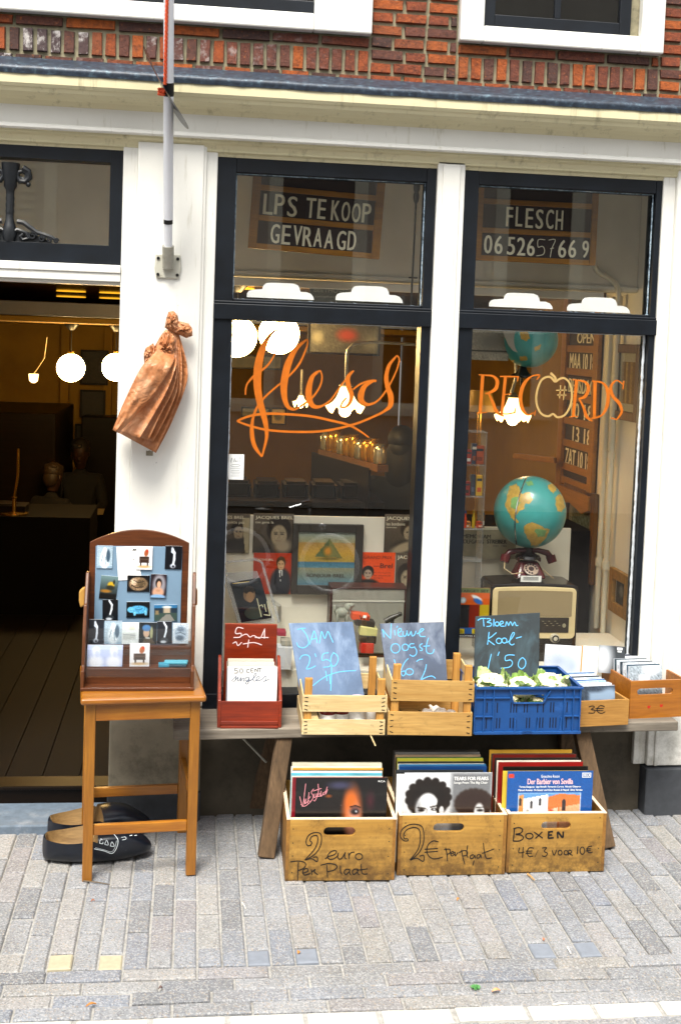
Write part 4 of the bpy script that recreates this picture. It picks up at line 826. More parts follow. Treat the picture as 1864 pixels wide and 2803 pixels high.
N2 = clog(c0+Vector((.0, .15, 0)), math.atan2(.09, .36), LC, 'far black wooden clog, partly hidden behind the decorated one', False)
for T, nm in ((N1, 1),):
    m = MB(); W = wm(T)
    bpy.context.view_layer.update(); dg = bpy.context.evaluated_depsgraph_get(); so = [c for c in T.children if c.name.startswith('shell')][0].evaluated_get(dg); sw = W
    inv = W.inverted()
    def onshell(x, y):
        d = Vector(ray(*px('F', x, y))).normalized(); ok, p, n, _ = so.ray_cast(inv @ Vector(CAMPOS), inv.to_3x3() @ d); return (p+n*.0012, n) if ok else None
    for L, w in (([(580,992),(600,950),(618,890)], .0022), ([(580,992),(640,1005),(688,1020),(715,990),(725,940),(700,905)], .0022), ([(588,985),(640,998),(684,1010),(706,985),(716,942)], .0013), ([(612,958),(622,932),(634,960),(612,958)], .002), ([(644,965),(656,940),(666,968),(644,965)], .002), ([(678,975),(688,950),(702,976),(678,975)], .002), ([(745,925),(770,922),(772,935),(750,940)], .0015), ([(795,915),(812,912)], .003), ([(825,914),(840,912)], .003), ([(630,890),(645,880),(660,892),(678,880),(692,892)], .0015)):
        pts = [onshell(x, y) for x, y in L]; pts = [p for p in pts if p]
        if len(pts) > 1: nv = sum((n for p, n in pts), Vector()).normalized(); m.ribbon([p for p, n in pts], w, nv, .0006)
    if m.v: part('white_decoration', m, M['white_line'], T)
# ---- bench
ZB = .45; a = PZ(560, 1999, ZB); b = PZ(1858, 1976, ZB); dv = b-a; a_ = math.atan2(dv.y, dv.x); LB = dv.length+.11
BE = thing('plank_bench', 'weathered grey plank bench on splayed brown legs under the shop windows', 'bench', (a.x-.11, a.y, 0), a_); WB = .25
part('bench_top', MB().box(0, LB, 0, WB, ZB-.038, ZB), M['bench'], BE, bevel=.005)
for (tx, ty, uf, vf) in ((640, 2025, 728, 2346), (1612, 2010, 1660, 2320)):
    f_ = wm(BE).inverted() @ PZ(uf, vf); t_ = wm(BE).inverted() @ PZ(*((780, 2018) if uf < 900 else (1602, 2010)), ZB-.038)
    f2 = Vector((f_.x, WB+.10, 0)); t2 = Vector((t_.x, WB-.05, ZB-.038)); t_.y = .035
    part('leg', MB().bar(f_, t_+(t_-f_).normalized()*.0, .058, .045), M['bench_leg'], BE, bevel=.004); part('leg', MB().bar(f2, t2, .058, .045), M['bench_leg'], BE, bevel=.004)
    part('cross_rail', MB().bar(f_.lerp(t_, .72)+Vector((0, .02, 0)), f2.lerp(t2, .72)-Vector((0, .02, 0)), .022, .05), M['bench_leg'], BE, bevel=.003)
q0, q1 = wm(BE).inverted() @ PY(660, 2015, -.12), wm(BE).inverted() @ PY(729, 2087, -.12); part('brace', MB().tube([q0, q1], .004, 8), M['steel'], BE)
# ================================================================== ON AND UNDER THE BENCH
def zat(c, x, y, Y): return PY(*px(c, x, y), Y).z
def lp(T): return lambda c, x, y, Yl: T.inverted() @ PP(*px(c, x, y), T @ Vector((0, Yl, 0)), T.to_3x3() @ Vector((0, -1, 0)))
# ---- red-brown single box
c_, a_, w_ = base2('J', (85, 815), (515, 815), ZB); RB = thing('record_box', 'red-brown wooden box with a tall backboard holding 50 cent singles', 'record box', c_, a_); T = wm(RB); L_ = lp(T); h = w_/2; DP = .20
zf = L_('J', 300, 640, 0).z; zs_ = L_('J', 500, 335, DP-.02).z; bt = L_('J', 140, 115, DP); bt2 = L_('J', 489, 122, DP)
part('front_panel', MB().box(-h+.010, h-.010, .004, .014, 0, zf), M['red_wood'], RB, bevel=.002); m = MB(); m.box(-h+.012, h-.012, -.004, .004, .012, .026); m.box(-h+.012, h-.012, -.008, .004, 0, .010); part('plinth_moulding', m, M['red_wood'], RB, bevel=.002)
for s in (-1, 1):
    xa, xb = sorted((s*(h-.012), s*h)); m = MB(); pr = [(0, 0), (0, zf+.004), (DP-.03, zs_), (DP, zs_), (DP, 0)]
    m.add([(xa, y, z) for y, z in pr]+[(xb, y, z) for y, z in pr], [tuple(range(5)), tuple(range(9, 4, -1))]+[(i, i+5, (i+1) % 5+5, (i+1) % 5) for i in range(5)]); part('side_panel', m, M['red_wood'], RB, bevel=.002)
m = MB(); m.add([(bt.x, DP, 0), (bt2.x, DP, 0), (bt2.x, DP, bt2.z), (bt.x, DP, bt.z), (bt.x, DP+.012, 0), (bt2.x, DP+.012, 0), (bt2.x, DP+.012, bt2.z), (bt.x, DP+.012, bt.z)], [(0,3,2,1),(4,5,6,7),(0,1,5,4),(1,2,6,5),(2,3,7,6),(3,0,4,7)]); part('backboard', m, M['red_wood'], RB, bevel=.002)
part('bottom', MB().box(-h+.012, h-.012, .014, DP, .004, .012), M['red_wood'], RB)
m = MB(); pp, nn_ = T @ Vector((0, DP-.001, 0)), T.to_3x3() @ Vector((0, -1, 0))
strokes(m, 'J', [[(262,148),(225,140),(210,160),(212,182),(245,180),(240,205),(195,208)], [(235,205),(280,185),(305,205),(330,195),(372,212),(395,170),(405,148)], [(404,150),(402,215)], [(338,208),(430,208)], [(190,248),(212,238),(225,262),(250,240)], [(298,222),(290,275)], [(258,252),(330,242),(385,258)]], .0034, pp, nn_); part('chalk_writing', m, M['chalk_white'], RB, world=True)
dv_ = L_('J', 152, 632, .028); d2 = L_('J', 492, 405, .028)
DC = thing('divider_card', 'white divider card reading 50 CENT singles at the front of the red-brown box', 'divider card', T @ Vector((0, .028, .012)), a_)
m = MB(); m.add([T @ Vector(p) for y in (.028, .030) for p in ((dv_.x, y, .012), (d2.x, y, .012), (d2.x-.001, y, d2.z), (dv_.x-.001, y, d2.z+.001))], [(0,3,2,1),(4,5,6,7),(0,1,5,4),(1,2,6,5),(2,3,7,6),(3,0,4,7)]); part('card', m, M['paper'], DC, world=True)
pp = T @ Vector((0, .0278, 0)); m = MB()
strokes(m, 'J', [[(226,412),(205,416),(204,428),(222,432),(220,445),(198,446)], ring(247,432,10,15), [(302,420),(286,424),(285,440),(303,441)], [(328,416),(312,418),(314,440),(330,438)], [(313,428),(326,427)], [(340,440),(340,417),(357,437),(358,414)], [(370,416),(371,440)], [(360,416),(386,413)]], .0021, pp, nn_); part('heading', m, M['ink'], DC, world=True)
m = MB(); strokes(m, 'J', [[(180,498),(200,482),(213,468),(210,486),(204,499),(190,502)], [(204,499),(226,474),(222,496),(232,499)], [(236,464),(238,461)], [(232,499),(246,476),(243,501),(258,480),(267,482),(264,500),(272,498)], [(300,477),(284,474),(274,487),(282,499),(297,488),(301,477),(298,500),(288,520),(274,514),(292,500),(312,492)], [(306,498),(332,478),(348,455),(339,449),(329,474),(326,494),(336,501)], [(336,501),(358,488),(370,475),(359,469),(348,484),(353,499),(378,492)], [(378,494),(400,474),(411,464),(414,482),(407,499),(392,501)], [(407,499),(434,487)]], .0019, pp, nn_); part('cursive_word', m, M['ink_blue'], DC, world=True)
for k, (hc, dx, zz, lab) in enumerate((('c9c4b8', -.001, .0, 'cream single sleeve close behind the white divider card'), ('1f3f8c', -.008, -.012, 'dark blue single sleeve showing beside the white divider card'), ('ded8cc', -.004, .006, 'off-white single sleeve in the red-brown box, its edge above the card'), ('8f8a80', -.010, .004, 'grey single sleeve in the red-brown box'), ('d6cfbe', -.006, .010, 'pale single sleeve at the back of the red-brown box'))):
    solo('record_sleeve', MB().box(-.085, .085, 0, .003, 0, .178), [plain(hc)], lab, 'record sleeve', T @ Vector(((dv_.x+d2.x)/2+dx, .036+k*.014, .012)), 'singles in the red-brown box', (-.05, 0, a_), local=True)
    COL.objects[-1].scale = (1, 1, (d2.z-.012+zz)/.178)
# ---- slatted vegetable crates
def slat_crate(c, l, r, zlow, zup, zpost, lx, ux, D, mat_, label, rear_post_h):
    cc, a, w = base2(c, l, r, ZB); K = thing('slatted_crate', label, 'crate', cc, a, 'slatted wooden crates on the bench'); T = wm(K); L_ = lp(T); x0, x1 = -w/2, w/2
    zl0, zl1 = .002, L_(c, 0, zlow, 0).z; zu0, zu1 = L_(c, 0, zup[0], 0).z, L_(c, 0, zup[1], 0).z; zp = L_(c, 0, zpost, .01).z
    u0, u1 = L_(c, ux[0], zup[0], 0).x, L_(c, ux[1], zup[0], 0).x; t = .006; pw = .027
    rr = random.Random(c+str(l))
    for xa_, xb_, za_, zb_ in ((x0, x1, zl0, zl1), (u0, u1, zu0, zu1)):
        m = MB().box(xa_, xb_, 0, t, za_, zb_); m.k = 1
        for xe in (xa_+.014, xb_-.014):
            for k in range(4): z = za_+(zb_-za_)*(k+.5)/4; m.box(-.006, .006, -.0012, .001, -.0012, .0012, Tr(xe, 0, z) @ Ry(rr.uniform(-.4, .4)))
        part('front_slat', m, [mat_, M['black']], K)
    part('rear_slat', MB().box(x0, x1, D-t, D, zl0, zl1), mat_, K, bevel=.001); part('rear_slat', MB().box(u0, u1, D-t, D, zu0, zu1), mat_, K, bevel=.001)
    for s, xb in ((1, x0), (-1, x1)):
        xt = u0 if s == 1 else u1
        for y, hh in ((t, zp), (D-t-.022, rear_post_h)):
            q = [(xb+s*t, 0), (xb+s*(t+pw), 0), (xt+s*(t+pw+.002), hh), (xt+s*(t+.002), hh)]; part('corner_post', MB().prism(q, y, y+.022), M['post'], K, bevel=.001)
        m = MB(); m.box(min(xb, xb+s*.005), max(xb, xb+s*.005), t, D-t, zl0, zl1); part('side_slat', m, M['slat_y'], K, bevel=.001)
        m = MB(); xm = xt; m.add([(xm, t, zu0), (xm, D-t, zu0), (xm, D-t, zu1+.008), (xm, t, zu1+.002), (xm+s*.005, t, zu0), (xm+s*.005, D-t, zu0), (xm+s*.005, D-t, zu1+.008), (xm+s*.005, t, zu1+.002)], [(0,3,2,1),(4,5,6,7),(0,1,5,4),(1,2,6,5),(2,3,7,6),(3,0,4,7)]); part('side_slat', m, M['slat_y'], K, bevel=.001)
    for k in range(4): w4 = (x1-x0-.014)/4; part('bottom_slat', MB().box(x0+.007+k*w4, x0+.007+(k+1)*w4-.006, t, D-t, .004, .009), mat_, K)
    return K
KA = slat_crate('J', (650, 862), (1207, 865), 755, (700, 590), 478, 0, (655, 1222), .30, M['slat'], 'pale slatted crate with the JAM chalkboard and jam jars', .215)
KB = slat_crate('G', (112, 1862), (1400, 1882), 1500, (1330, 1012), 775, 0, (165, 1436), .30, M['slat_b'], 'yellowed slatted crate with the Nieuwe oogst chalkboard and garlic', .235)
q = wm(KA).inverted() @ PY(*px('J', 1112, 862), wm(KA).translation.y-.0); q2 = wm(KA).inverted() @ PY(*px('J', 1146, 935), wm(KA).translation.y-.01)
part('loose_splinter', MB().bar(q, q2, .005, .002), M['slat'], KA)
# ---- chalkboards leaning inside the crates
def board(c, q4, Y0, k, mt, label, writing, cm, w, holder=None, p=None, n=None):
    p = Vector((0, Y0, ZB)) if p is None else p; n = Vector((0, -1, k)).normalized()
    loc = (PP(*px(c, *q4[2]), p, n)+PP(*px(c, *q4[3]), p, n))/2; K = thing('chalkboard', label, 'chalkboard', loc, 0, 'chalkboards in the crates')
    part('slate', slab(MB(), c, q4, p, n, .007), mt, K, world=True, bevel=.0015); m = MB(); strokes(m, c, writing, w, p, n, .0008); part('chalk_writing', m, cm, K, world=True); return K
YA = wm(KA).translation.y; YBt = wm(KB).translation.y
board('J', [(565,112),(994,102),(1078,640),(650,640)], YA+.13, .42, M['slate_a'], 'blue-grey chalkboard reading JAM 2,50 tilted in a slatted crate',
      [[(622,156),(650,148),(678,146)], [(652,150),(680,185),(698,232),(690,262),(660,278),(630,268),(618,242)], [(704,255),(722,200),(735,165),(748,200),(756,245)], [(712,222),(748,214)], [(770,248),(778,205),(786,168),(806,215),(826,168),(845,205),(862,242)],
       [(638,355),(655,330),(688,326),(706,345),(700,385),(684,418),(712,415),(745,398)], [(740,316),(748,338)], [(832,310),(795,320),(788,362),(820,356),(846,375),(838,402),(795,408)], [(862,308),(890,330),(895,360),(880,392),(858,400),(846,372),(850,335),(866,310)], [(852,385),(850,470),(846,566)], [(725,532),(780,490),(830,462),(910,438),(1015,430)], [(812,432),(822,500)], [(838,455),(842,520)]], M['chalk'], .0030)
board('G', [(-5,150),(975,125),(1035,1080),(120,1080)], YBt+.12, .36, M['slate_b'], 'grey chalkboard reading Nieuwe oogst behind garlic in a yellowed crate',
      [[(62,362),(50,300),(35,238)], [(35,238),(90,310),(158,380)], [(160,382),(165,280),(172,150)], [(222,250),(232,330)], [(252,212),(270,185)], [(262,300),(318,268),(322,232),(288,232),(272,285),(290,342),(345,345)], [(350,268),(352,330),(385,345),(408,300),(412,255)], [(412,270),(428,335),(462,300),(475,270),(490,340),(530,320),(548,262)], [(560,310),(620,280),(668,240),(632,232),(600,285),(618,345),(692,348)],
       ring(235,530,68,72,12), ring(385,515,48,50,12), [(522,462),(470,462),(448,495),(480,522),(535,505)], [(520,505),(558,560),(552,620),(505,652),(452,628)], [(652,456),(612,478),(612,512),(645,535),(640,562),(610,562)], [(742,368),(718,440),(706,520),(716,590),(760,612),(805,600),(828,542)], [(662,498),(762,492)],
       [(432,686),(380,740),(335,830),(322,905),(350,952),(385,925),(380,880),(330,888)], ring(450,890,58,48,12), [(708,775),(692,860),(650,960),(622,1010)], [(655,695),(600,705),(555,732)], [(215,700),(235,760)], [(640,1010),(700,978),(790,955),(850,990)]], M['chalk'], .0030)
# ---- jam jars
def jar(loc, r, h, lid, label):
    J = thing('jam_jar', label, 'jar', loc, 0, 'jam jars in the pale crate')
    part('glass', MB().lathe([(r*.9, 0), (r, .004), (r, h*.78), (r*.9, h*.86), (r*.86, h*.9)], 20), mat('jam_'+lid, '6b1f1a', .12, .2, 20), J, smooth=True)
    part('lid', MB().lathe([(r*.95, h*.88), (r*.97, h*.89), (r*.97, h*.985), (r*.9, h)], 20), plain(lid), J, smooth=True); part('paper_label', MB().lathe([(r*1.012, h*.2), (r*1.012, h*.68)], 20), M['paper'], J, smooth=True)
T = wm(KA)
for x, y, h, r, lid, lab in ((.055, .050, .118, .032, 'd8c2d0', 'jam jar with a pale pink lid rising above the front slats'), (-.055, .045, .085, .030, 'd9d4c8', 'jam jar with a white lid seen between the crate slats, at the left'), (-.005, .052, .085, .028, '6d1f1c', 'jam jar with a dark red lid in the middle behind the slats'), (.10, .09, .085, .028, 'b8b2a0', 'jam jar with a beige lid in the right rear of the crate')): jar(T @ Vector((x, y, .010)), r, h, lid, lab)
# ---- garlic
T = wm(KB); rs = random.Random(4)
for k, (x, y, z, r, lab) in enumerate(((-.005, .045, .062, .026, 'tan papery garlic bulb at the left of the heap'), (.045, .05, .064, .027, 'white garlic bulb in the middle of the heap'), (.082, .045, .062, .024, 'rusty-white garlic bulb at the right end of the heap'), (.03, .095, .06, .026, 'garlic bulb behind the others at the back of the heap'), (.02, .06, .03, .028, 'garlic bulb under the heap, behind the lower slat'), (.07, .07, .028, .028, 'garlic bulb low down at the right behind the slat'))):
    m = MB(); vs = []; n = 22
    for i in range(11):
        A = math.pi*i/10; rr = r*math.sin(A)**.8 if 0 < i < 10 else .002; zz = -r*.85*math.cos(A)
        if i >= 8: rr = r*(.34-.1*(i-8)); zz = r*(.62+.35*(i-8))
        vs.append((max(rr, .002), zz))
    for r_, zz in vs:
        for kk in range(n): A = 2*math.pi*kk/n; q = r_*(1+.07*math.cos(6*A)); m.v.append(Vector((q*math.cos(A), q*math.sin(A), zz)))
    for i in range(10):
        for kk in range(n): m.f.append((i*n+kk, i*n+(kk+1) % n, (i+1)*n+(kk+1) % n, (i+1)*n+kk)); m.mi.append(0)
    if 'garlic' not in M: M['garlic'] = mat('garlic_skin', 'e8ddcf', .5, .1, 30, .3, 60, stretch=(1, 1, .2), dirt='a8744a', dscale=16, dlo=.52, dhi=.66)
    solo('garlic_bulb', m, M['garlic'], lab, 'garlic', T @ Vector((x, y, z)), 'garlic in the yellowed crate', (rs.uniform(-1.2, 1.2), rs.uniform(-1.2, 1.2), rs.uniform(0, 6)), local=True, smooth=True)
# ---- blue crate with cauliflower
c_, a_, w_ = base2('K', (270, 803), (932, 797), ZB-.0); BC = thing('plastic_crate', 'blue ribbed plastic crate full of cauliflower', 'crate', c_, a_); T = wm(BC); L_ = lp(T); h = w_/2; HB = L_('K', 600, 512, 0).z; DB = .29
kx = lambda x: L_('K', x, 650, 0).x; kz = lambda y: L_('K', 600, y, 0).z
m = MB(); t = .004
hx0, hx1, hz0, hz1 = kx(512), kx(705), kz(604), kz(556)
m.box(-h, hx0, .004, .008, .004, HB-.004); m.box(hx1, h, .004, .008, .004, HB-.004); m.box(hx0, hx1, .004, .008, .004, hz0); m.box(hx0, hx1, .004, .008, hz1, HB-.004)
part('front_wall', m, M['blue_plastic'], BC)
m = MB()
for x in (272, 330, 388, 832, 888, 930): m.box(kx(x)-.0025, kx(x)+.0025, -.004, .006, .002, HB)
for y in (574, 690): m.box(kx(272), kx(490) if y < 600 else kx(388), -.003, .006, kz(y)-.0025, kz(y)+.0025); m.box(kx(722) if y < 600 else kx(832), kx(930), -.003, .006, kz(y)-.0025, kz(y)+.0025)
for a, b in (((488,525),(512,604)), ((742,525),(700,604))): m.bar((kx(a[0]), .0, kz(a[1])), (kx(b[0]), .0, kz(b[1])), .005, .008)
m.box(kx(512), kx(700), -.003, .006, hz0-.004, hz0); m.box(-h-.003, h+.003, -.007, .010, HB-.004, HB+.003); m.box(-h-.001, h+.001, -.006, .010, 0, .010)
for x in (530, 672, 815): m.prism([(kx(x)-.006, .008), (kx(x)+.004, .008), (kx(x)+.003, kz(700)), (kx(x)-.001, kz(700))], -.002, .006)
m.frame(kx(572), kx(632), .004, .014, .002, -.009, -.005)
part('front_ribs', m, M['blue_plastic'], BC, bevel=.001)
m = MB()
for x in (350, 415, 433, 452, 500, 518, 536, 585, 603, 621, 668, 686, 704, 750, 768, 786, 852):
    for y0, y1 in ((604, 668), (700, 765)):
        if random.random() < .8: m.box(kx(x)-.0022, kx(x)+.0022, .0035, .0052, kz(y1), kz(y0))
part('vent_slots', m, plain('04122e'), BC)
for s in (-1, 1):
    xa, xb = sorted((s*h, s*(h-.005))); m = MB(); hy0, hy1, hz0_, hz1_ = .10, .16, HB-.052, HB-.018
    m.box(xa, xb, .006, hy0, .002, HB); m.box(xa, xb, hy1, DB, .002, HB); m.box(xa, xb, hy0, hy1, .002, hz0_); m.box(xa, xb, hy0, hy1, hz1_, HB)
    xa, xb = sorted((s*(h+.004), s*(h-.008))); m.box(xa, xb, 0, DB, HB, HB+.003)
    for i in range(7): y = .02+i*.04; xa, xb = sorted((s*h, s*(h+.003))); m.box(xa, xb, y-.002, y+.002, .002, HB)
    part('side_wall', m, M['blue_plastic'], BC)
part('rear_wall', MB().box(-h, h, DB-.005, DB, .002, HB).box(-h, h, DB-.01, DB+.004, HB, HB+.003), M['blue_plastic'], BC); part('floor', MB().box(-h+.004, h-.004, .008, DB-.005, .004, .008), M['blue_plastic'], BC)
board('K', [(278,62),(682,38),(672,560),(264,560)], wm(BC).translation.y+.155, .30, M['slate_c'], 'black chalkboard reading Bloem Kool 1,50 in the blue crate',
      [[(290,88),(312,76),(342,76)], [(326,80),(330,126)], [(345,78),(362,76),(372,86),(350,98),(376,106),(372,122),(346,126)], [(392,78),(391,126)], ring(412,110,12,13), [(430,114),(450,104),(444,92),(430,102),(434,122),(458,124)], [(464,126),(472,96),(484,122)], [(484,122),(496,96),(508,122)], [(508,122),(522,98),(532,120),(544,118)],
       [(362,160),(352,240)], [(408,164),(380,188),(356,206),(372,224),(398,242)], ring(424,216,17,17), ring(458,214,15,16), [(474,228),(500,205),(520,172),(512,164),(498,190),(490,228),(505,242),(520,234)], [(530,200),(566,190)],
       [(376,298),(366,340),(356,392)], [(426,284),(416,310)], [(522,306),(486,304),(464,314),(466,340),(496,336),(508,356),(490,380),(434,388)], [(572,320),(552,338),(545,372),(566,392),(588,372),(590,340),(572,320)]], M['chalk'], .0032)
rs = random.Random(11)
def leafmesh(m, base, dirv, L, Wd, curl, seed, ku=6, kv=7):
    r = random.Random(seed); d = Vector(dirv).normalized(); up = Vector((0, 0, 1)); sd = d.cross(up).normalized() if abs(d.z) < .95 else Vector((1, 0, 0)); nr = sd.cross(d).normalized(); b = len(m.v); ph = r.uniform(0, 6)
    for j in range(kv+1):
        t = j/kv; wd = Wd*(.16+.9*math.sin(math.pi*min(1, .08+.86*t))**.9)
        c = Vector(base)+d*L*t*(1-.18*curl*t)+nr*(-L*curl*.55*t*t)
        for i in range(ku+1):
            s = 2*i/ku-1; m.v.append(c+sd*wd*s*.5+nr*(.20*wd*s*s+.06*wd*math.sin(9*t+ph+4*s)*abs(s)+r.uniform(-.003, .003)))
    for j in range(kv):
        for i in range(ku): k = b+j*(ku+1)+i; m.f.append((k, k+1, k+ku+2, k+ku+1)); m.mi.append(0)
def rib(m, base, dirv, L, curl, w):
    d = Vector(dirv).normalized(); up = Vector((0, 0, 1)); sd = d.cross(up).normalized(); nr = sd.cross(d).normalized()
    m.tube([Vector(base)+d*L*t*(1-.18*curl*t)+nr*(-L*curl*.55*t*t+.002) for t in np.linspace(0, .8, 6)], [w*(1-.12*i) for i in range(6)], 5)
for k, (x, y, z, r, lab) in enumerate(((-.125, .085, .155, .066, 'cauliflower at the left of the blue crate, its curd bare'), (-.005, .075, .15, .060, 'leafy cauliflower in the middle of the blue crate'), (.105, .08, .155, .068, 'large cauliflower at the right of the blue crate'), (-.06, .075, .085, .06, 'cauliflower low in the blue crate, seen through the hand hole'), (.05, .075, .07, .06, 'cauliflower at the bottom of the blue crate behind the slots'))):
    z = min(z, HB+.006); CF = thing('cauliflower', lab, 'cauliflower', T @ Vector((x*.98, y, z)), rs.uniform(0, 6), 'cauliflowers in the blue crate'); m = MB()
    for i in range(60):
        A = i*2.39996; f = (i+.5)/60; pol = math.acos(1-f*.95); q = Vector((math.sin(pol)*math.cos(A), math.sin(pol)*math.sin(A), math.cos(pol)*.72))*r*.78; m.ball(q, r*.19*rs.uniform(.8, 1.2), n=8, m=6)
    m.ball((0, 0, 0), r*.78, r*.78, r*.58, 14, 8); part('curd', m, M['curd'], CF, smooth=True); lm = MB(); rm = MB()
    for i in range(12):
        A = i*2*math.pi/12+rs.uniform(-.2, .2); e = rs.uniform(.75, 1.35); dv = (math.cos(A)*math.cos(e), math.sin(A)*math.cos(e), math.sin(e)); bs = Vector((math.cos(A)*r*.55, math.sin(A)*r*.55, -r*.35)); LL = r*rs.uniform(.8, 1.2); cu = rs.uniform(-.9, -.1)
        leafmesh(lm, bs, dv, LL, r*rs.uniform(.7, 1.0), -cu if rs.random() < .3 else cu, i+k*20); rib(rm, bs, dv, LL, cu, .0065)
    part('leaves', lm, M['leaf'] if k != 2 else M['leaf'], CF, smooth=True); part('leaf_ribs', rm, M['leaf_pale'], CF, smooth=True)
# ---- CD boxes
def openbox(name, label, c, l, r, ztopxy, D, mt, slot=None, th=.010, zz=ZB, rearz=None):
    cc, a, w = base2(c, l, r, zz); K = thing(name, label, 'CD box', cc, a); T = wm(K); L_ = lp(T); h = w/2; H_ = L_(c, *ztopxy, 0).z; m = MB()
    if slot:
        a0, a1 = L_(c, slot[0], slot[3], 0), L_(c, slot[1], slot[2], 0); rr = (a1.z-a0.z)/2; zc = (a0.z+a1.z)/2
        m.box(-h, a0.x, 0, th, 0, H_); m.box(a1.x, h, 0, th, 0, H_); m.box(a0.x, a1.x, 0, th, 0, a0.z); m.box(a0.x, a1.x, 0, th, a1.z, H_)
        for s, xc in ((1, a0.x), (-1, a1.x)):
            for zs_ in (1, -1):
                arc = [(xc, zc+zs_*rr)]+[(xc+s*(rr-rr*math.sin(A)), zc+zs_*rr*math.cos(A)) for A in np.linspace(0, math.pi/2, 7)]+[(xc, zc)]; m.prism(arc, 0, th)
    else: m.box(-h, h, 0, th, 0, H_)
    part('front_panel', m, mt, K)
    for s in (-1, 1): xa, xb = sorted((s*h, s*(h-th))); part('side_panel', MB().box(xa, xb, th, D-th, 0, H_), mt, K, bevel=.0015)
    part('rear_panel', MB().box(-h, h, D-th, D, 0, H_), mt, K, bevel=.0015); part('floor', MB().box(-h+th, h-th, th, D-th, .0, .006), mt, K); return K, T, h, H_
def cds(T, x, y0, n, sp, z, cols, labs, grp, w=.142, hgt=.125, lean=-.12, rot=0):
    for k in range(n):
        cv = Cv(30, 26, cols[k % len(cols)]).noise(.12); rs_ = random.Random(k+int(1e4*x)); c2 = ['e9edf4', '26323f', '8aa0b8', 'd9c4cc', '5a6c80'][rs_.randrange(5)]
        cv.rect(rs_.uniform(.1, .4), rs_.uniform(.1, .3), rs_.uniform(.5, .9), rs_.uniform(.45, .9), c2, .05).ell(rs_.random(), rs_.random(), .25, .2, c2, .4)
        o = part('cd_case', card(cv, w, hgt, .009, edge='c9ced6'), M['print']); o.location = T @ Vector((x+random.uniform(-.003, .003), y0+k*sp, z+random.uniform(-.003, .003))); o.rotation_euler = (lean, 0, wm_rot(T)+rot); tag(o, labs[k], 'CD', grp)
def wm_rot(T): return T.to_euler().z
CB, T, h, H_ = openbox('cd_box', 'low light wooden box marked 3 euro beside the blue crate', 'K', (905, 757), (1233, 741), (1100, 590), .26, M['cdbox'])
pp, nn_ = T @ Vector((0, -.0006, 0)), T.to_3x3() @ Vector((0, -1, 0)); m = MB(); strokes(m, 'K', [[(986,630),(1010,624),(1022,632),(1002,645),(1024,652),(1018,668),(984,668)], [(1086,628),(1060,622),(1040,640),(1044,662),(1068,670),(1090,660)], [(1028,640),(1080,640)], [(1028,652),(1078,654)]], .0030, pp, nn_); part('price_mark', m, M['ink'], CB, world=True)
x_ = lp(T)('K', 1045, 560, .03).x
cds(T, x_, .022, 9, .022, .022, ['3b4654', 'c8ccd8', 'd8b8c0', '9fc3d8', '2b6fb0', 'dadfe6', '28333c', 'e2e2ea', '6d8cb0'], ['dark CD case with white bars, first in the 3 euro box', 'pale CD case second in the 3 euro box', 'pinkish CD case in the 3 euro box', 'light blue CD case in the 3 euro box', 'bright blue CD case in the middle of the 3 euro box', 'off-white CD case in the 3 euro box behind the bright blue one', 'black CD case near the back of the 3 euro box', 'white CD case second from the back of the 3 euro box', 'grey-blue CD case last in the 3 euro box'], 'CDs in the 3 euro box', rot=.0)
CC, T, h, H_ = openbox('cd_box', 'orange varnished box with a hand slot and two small red marks at the bench end', 'K', (1240, 706), (1590, 690), (1380, 466), .25, M['cdbox2'], (1290, 1515, 508, 558))
m = MB(); L_ = lp(T)
for x, y in ((1364, 630), (1442, 622)): q = L_('K', x, y, 0); m.add([(q.x+a, -.0008, q.z+b) for a, b in ((-.007,.003),(-.004,.006),(0,.003),(.004,.006),(.007,.003),(.004,-.004),(-.001,-.007),(-.006,-.004))], [tuple(range(8))])
part('red_marks', m, plain('b8220f'), CC)
cds(T, L_('K', 1290, 430, .1).x+.005, .03, 8, .024, .070, ['9aa6b0', '2f4a5c', 'c3c9ce', '23303a', 'c4ccd4', '3c4a52', 'dfe3e6', '1c2a44'], ['pale CD case at the front of the orange box', 'slate blue CD case second in the orange box', 'white CD case third in the orange box', 'near-black CD case in the orange box', 'light grey CD case in the orange box', 'dark grey CD case in the orange box', 'bright white CD case near the back of the orange box', 'navy CD case at the back of the orange box'], 'CDs in the orange box')
# sleeves leaning against the window behind the CD boxes
yw = .0
for (q4, hc, hc2, lab) in (([(676,250),(905,246),(935,420),(700,430)], 'dfe3ea', 'a8b4c4', 'pale blue-white sleeve leaning on the window beside the blue crate'), ([(908,250),(1016,248),(1040,420),(930,420)], 'eceae6', 'd98a4a', 'white sleeve with an orange spine leaning on the window'), ([(1016,250),(1180,247),(1208,420),(1042,420)], '3a3e42', 'cfd4d8', 'dark grey sleeve leaning on the window above the orange box')):
    p = Vector((0, -.03, ZB)); n = Vector((0, -1, .12)).normalized(); a = [PP(*px('K', x, y), p, n) for x, y in q4]; w = (a[1]-a[0]).length; hh = (a[0]-a[3]).length
    cv = Cv(40, 36, hc).noise(.04)
    if hc == '3a3e42': cv.ell(.15, .5, .35, .6, 'd5dbe2', .5).rect(.68, .05, .88, .12, 'e8eaec').rect(.7, .16, .86, .22, 'e8eaec')
    elif hc == 'dfe3ea': cv.ell(.4, .55, .3, .3, hc2, .8).ell(.75, .7, .2, .3, hc2, .8)
    else: cv.rect(0, 0, .10, 1, hc2).rect(.3, .55, .9, .6, 'c9c0bc')
    o = part('record_sleeve', card(cv, w, hh, .004), M['print']); o.location = (a[2]+a[3])/2; o.rotation_euler = (-.12, .06, 0); tag(o, lab, 'record sleeve', 'sleeves leaning on the window')
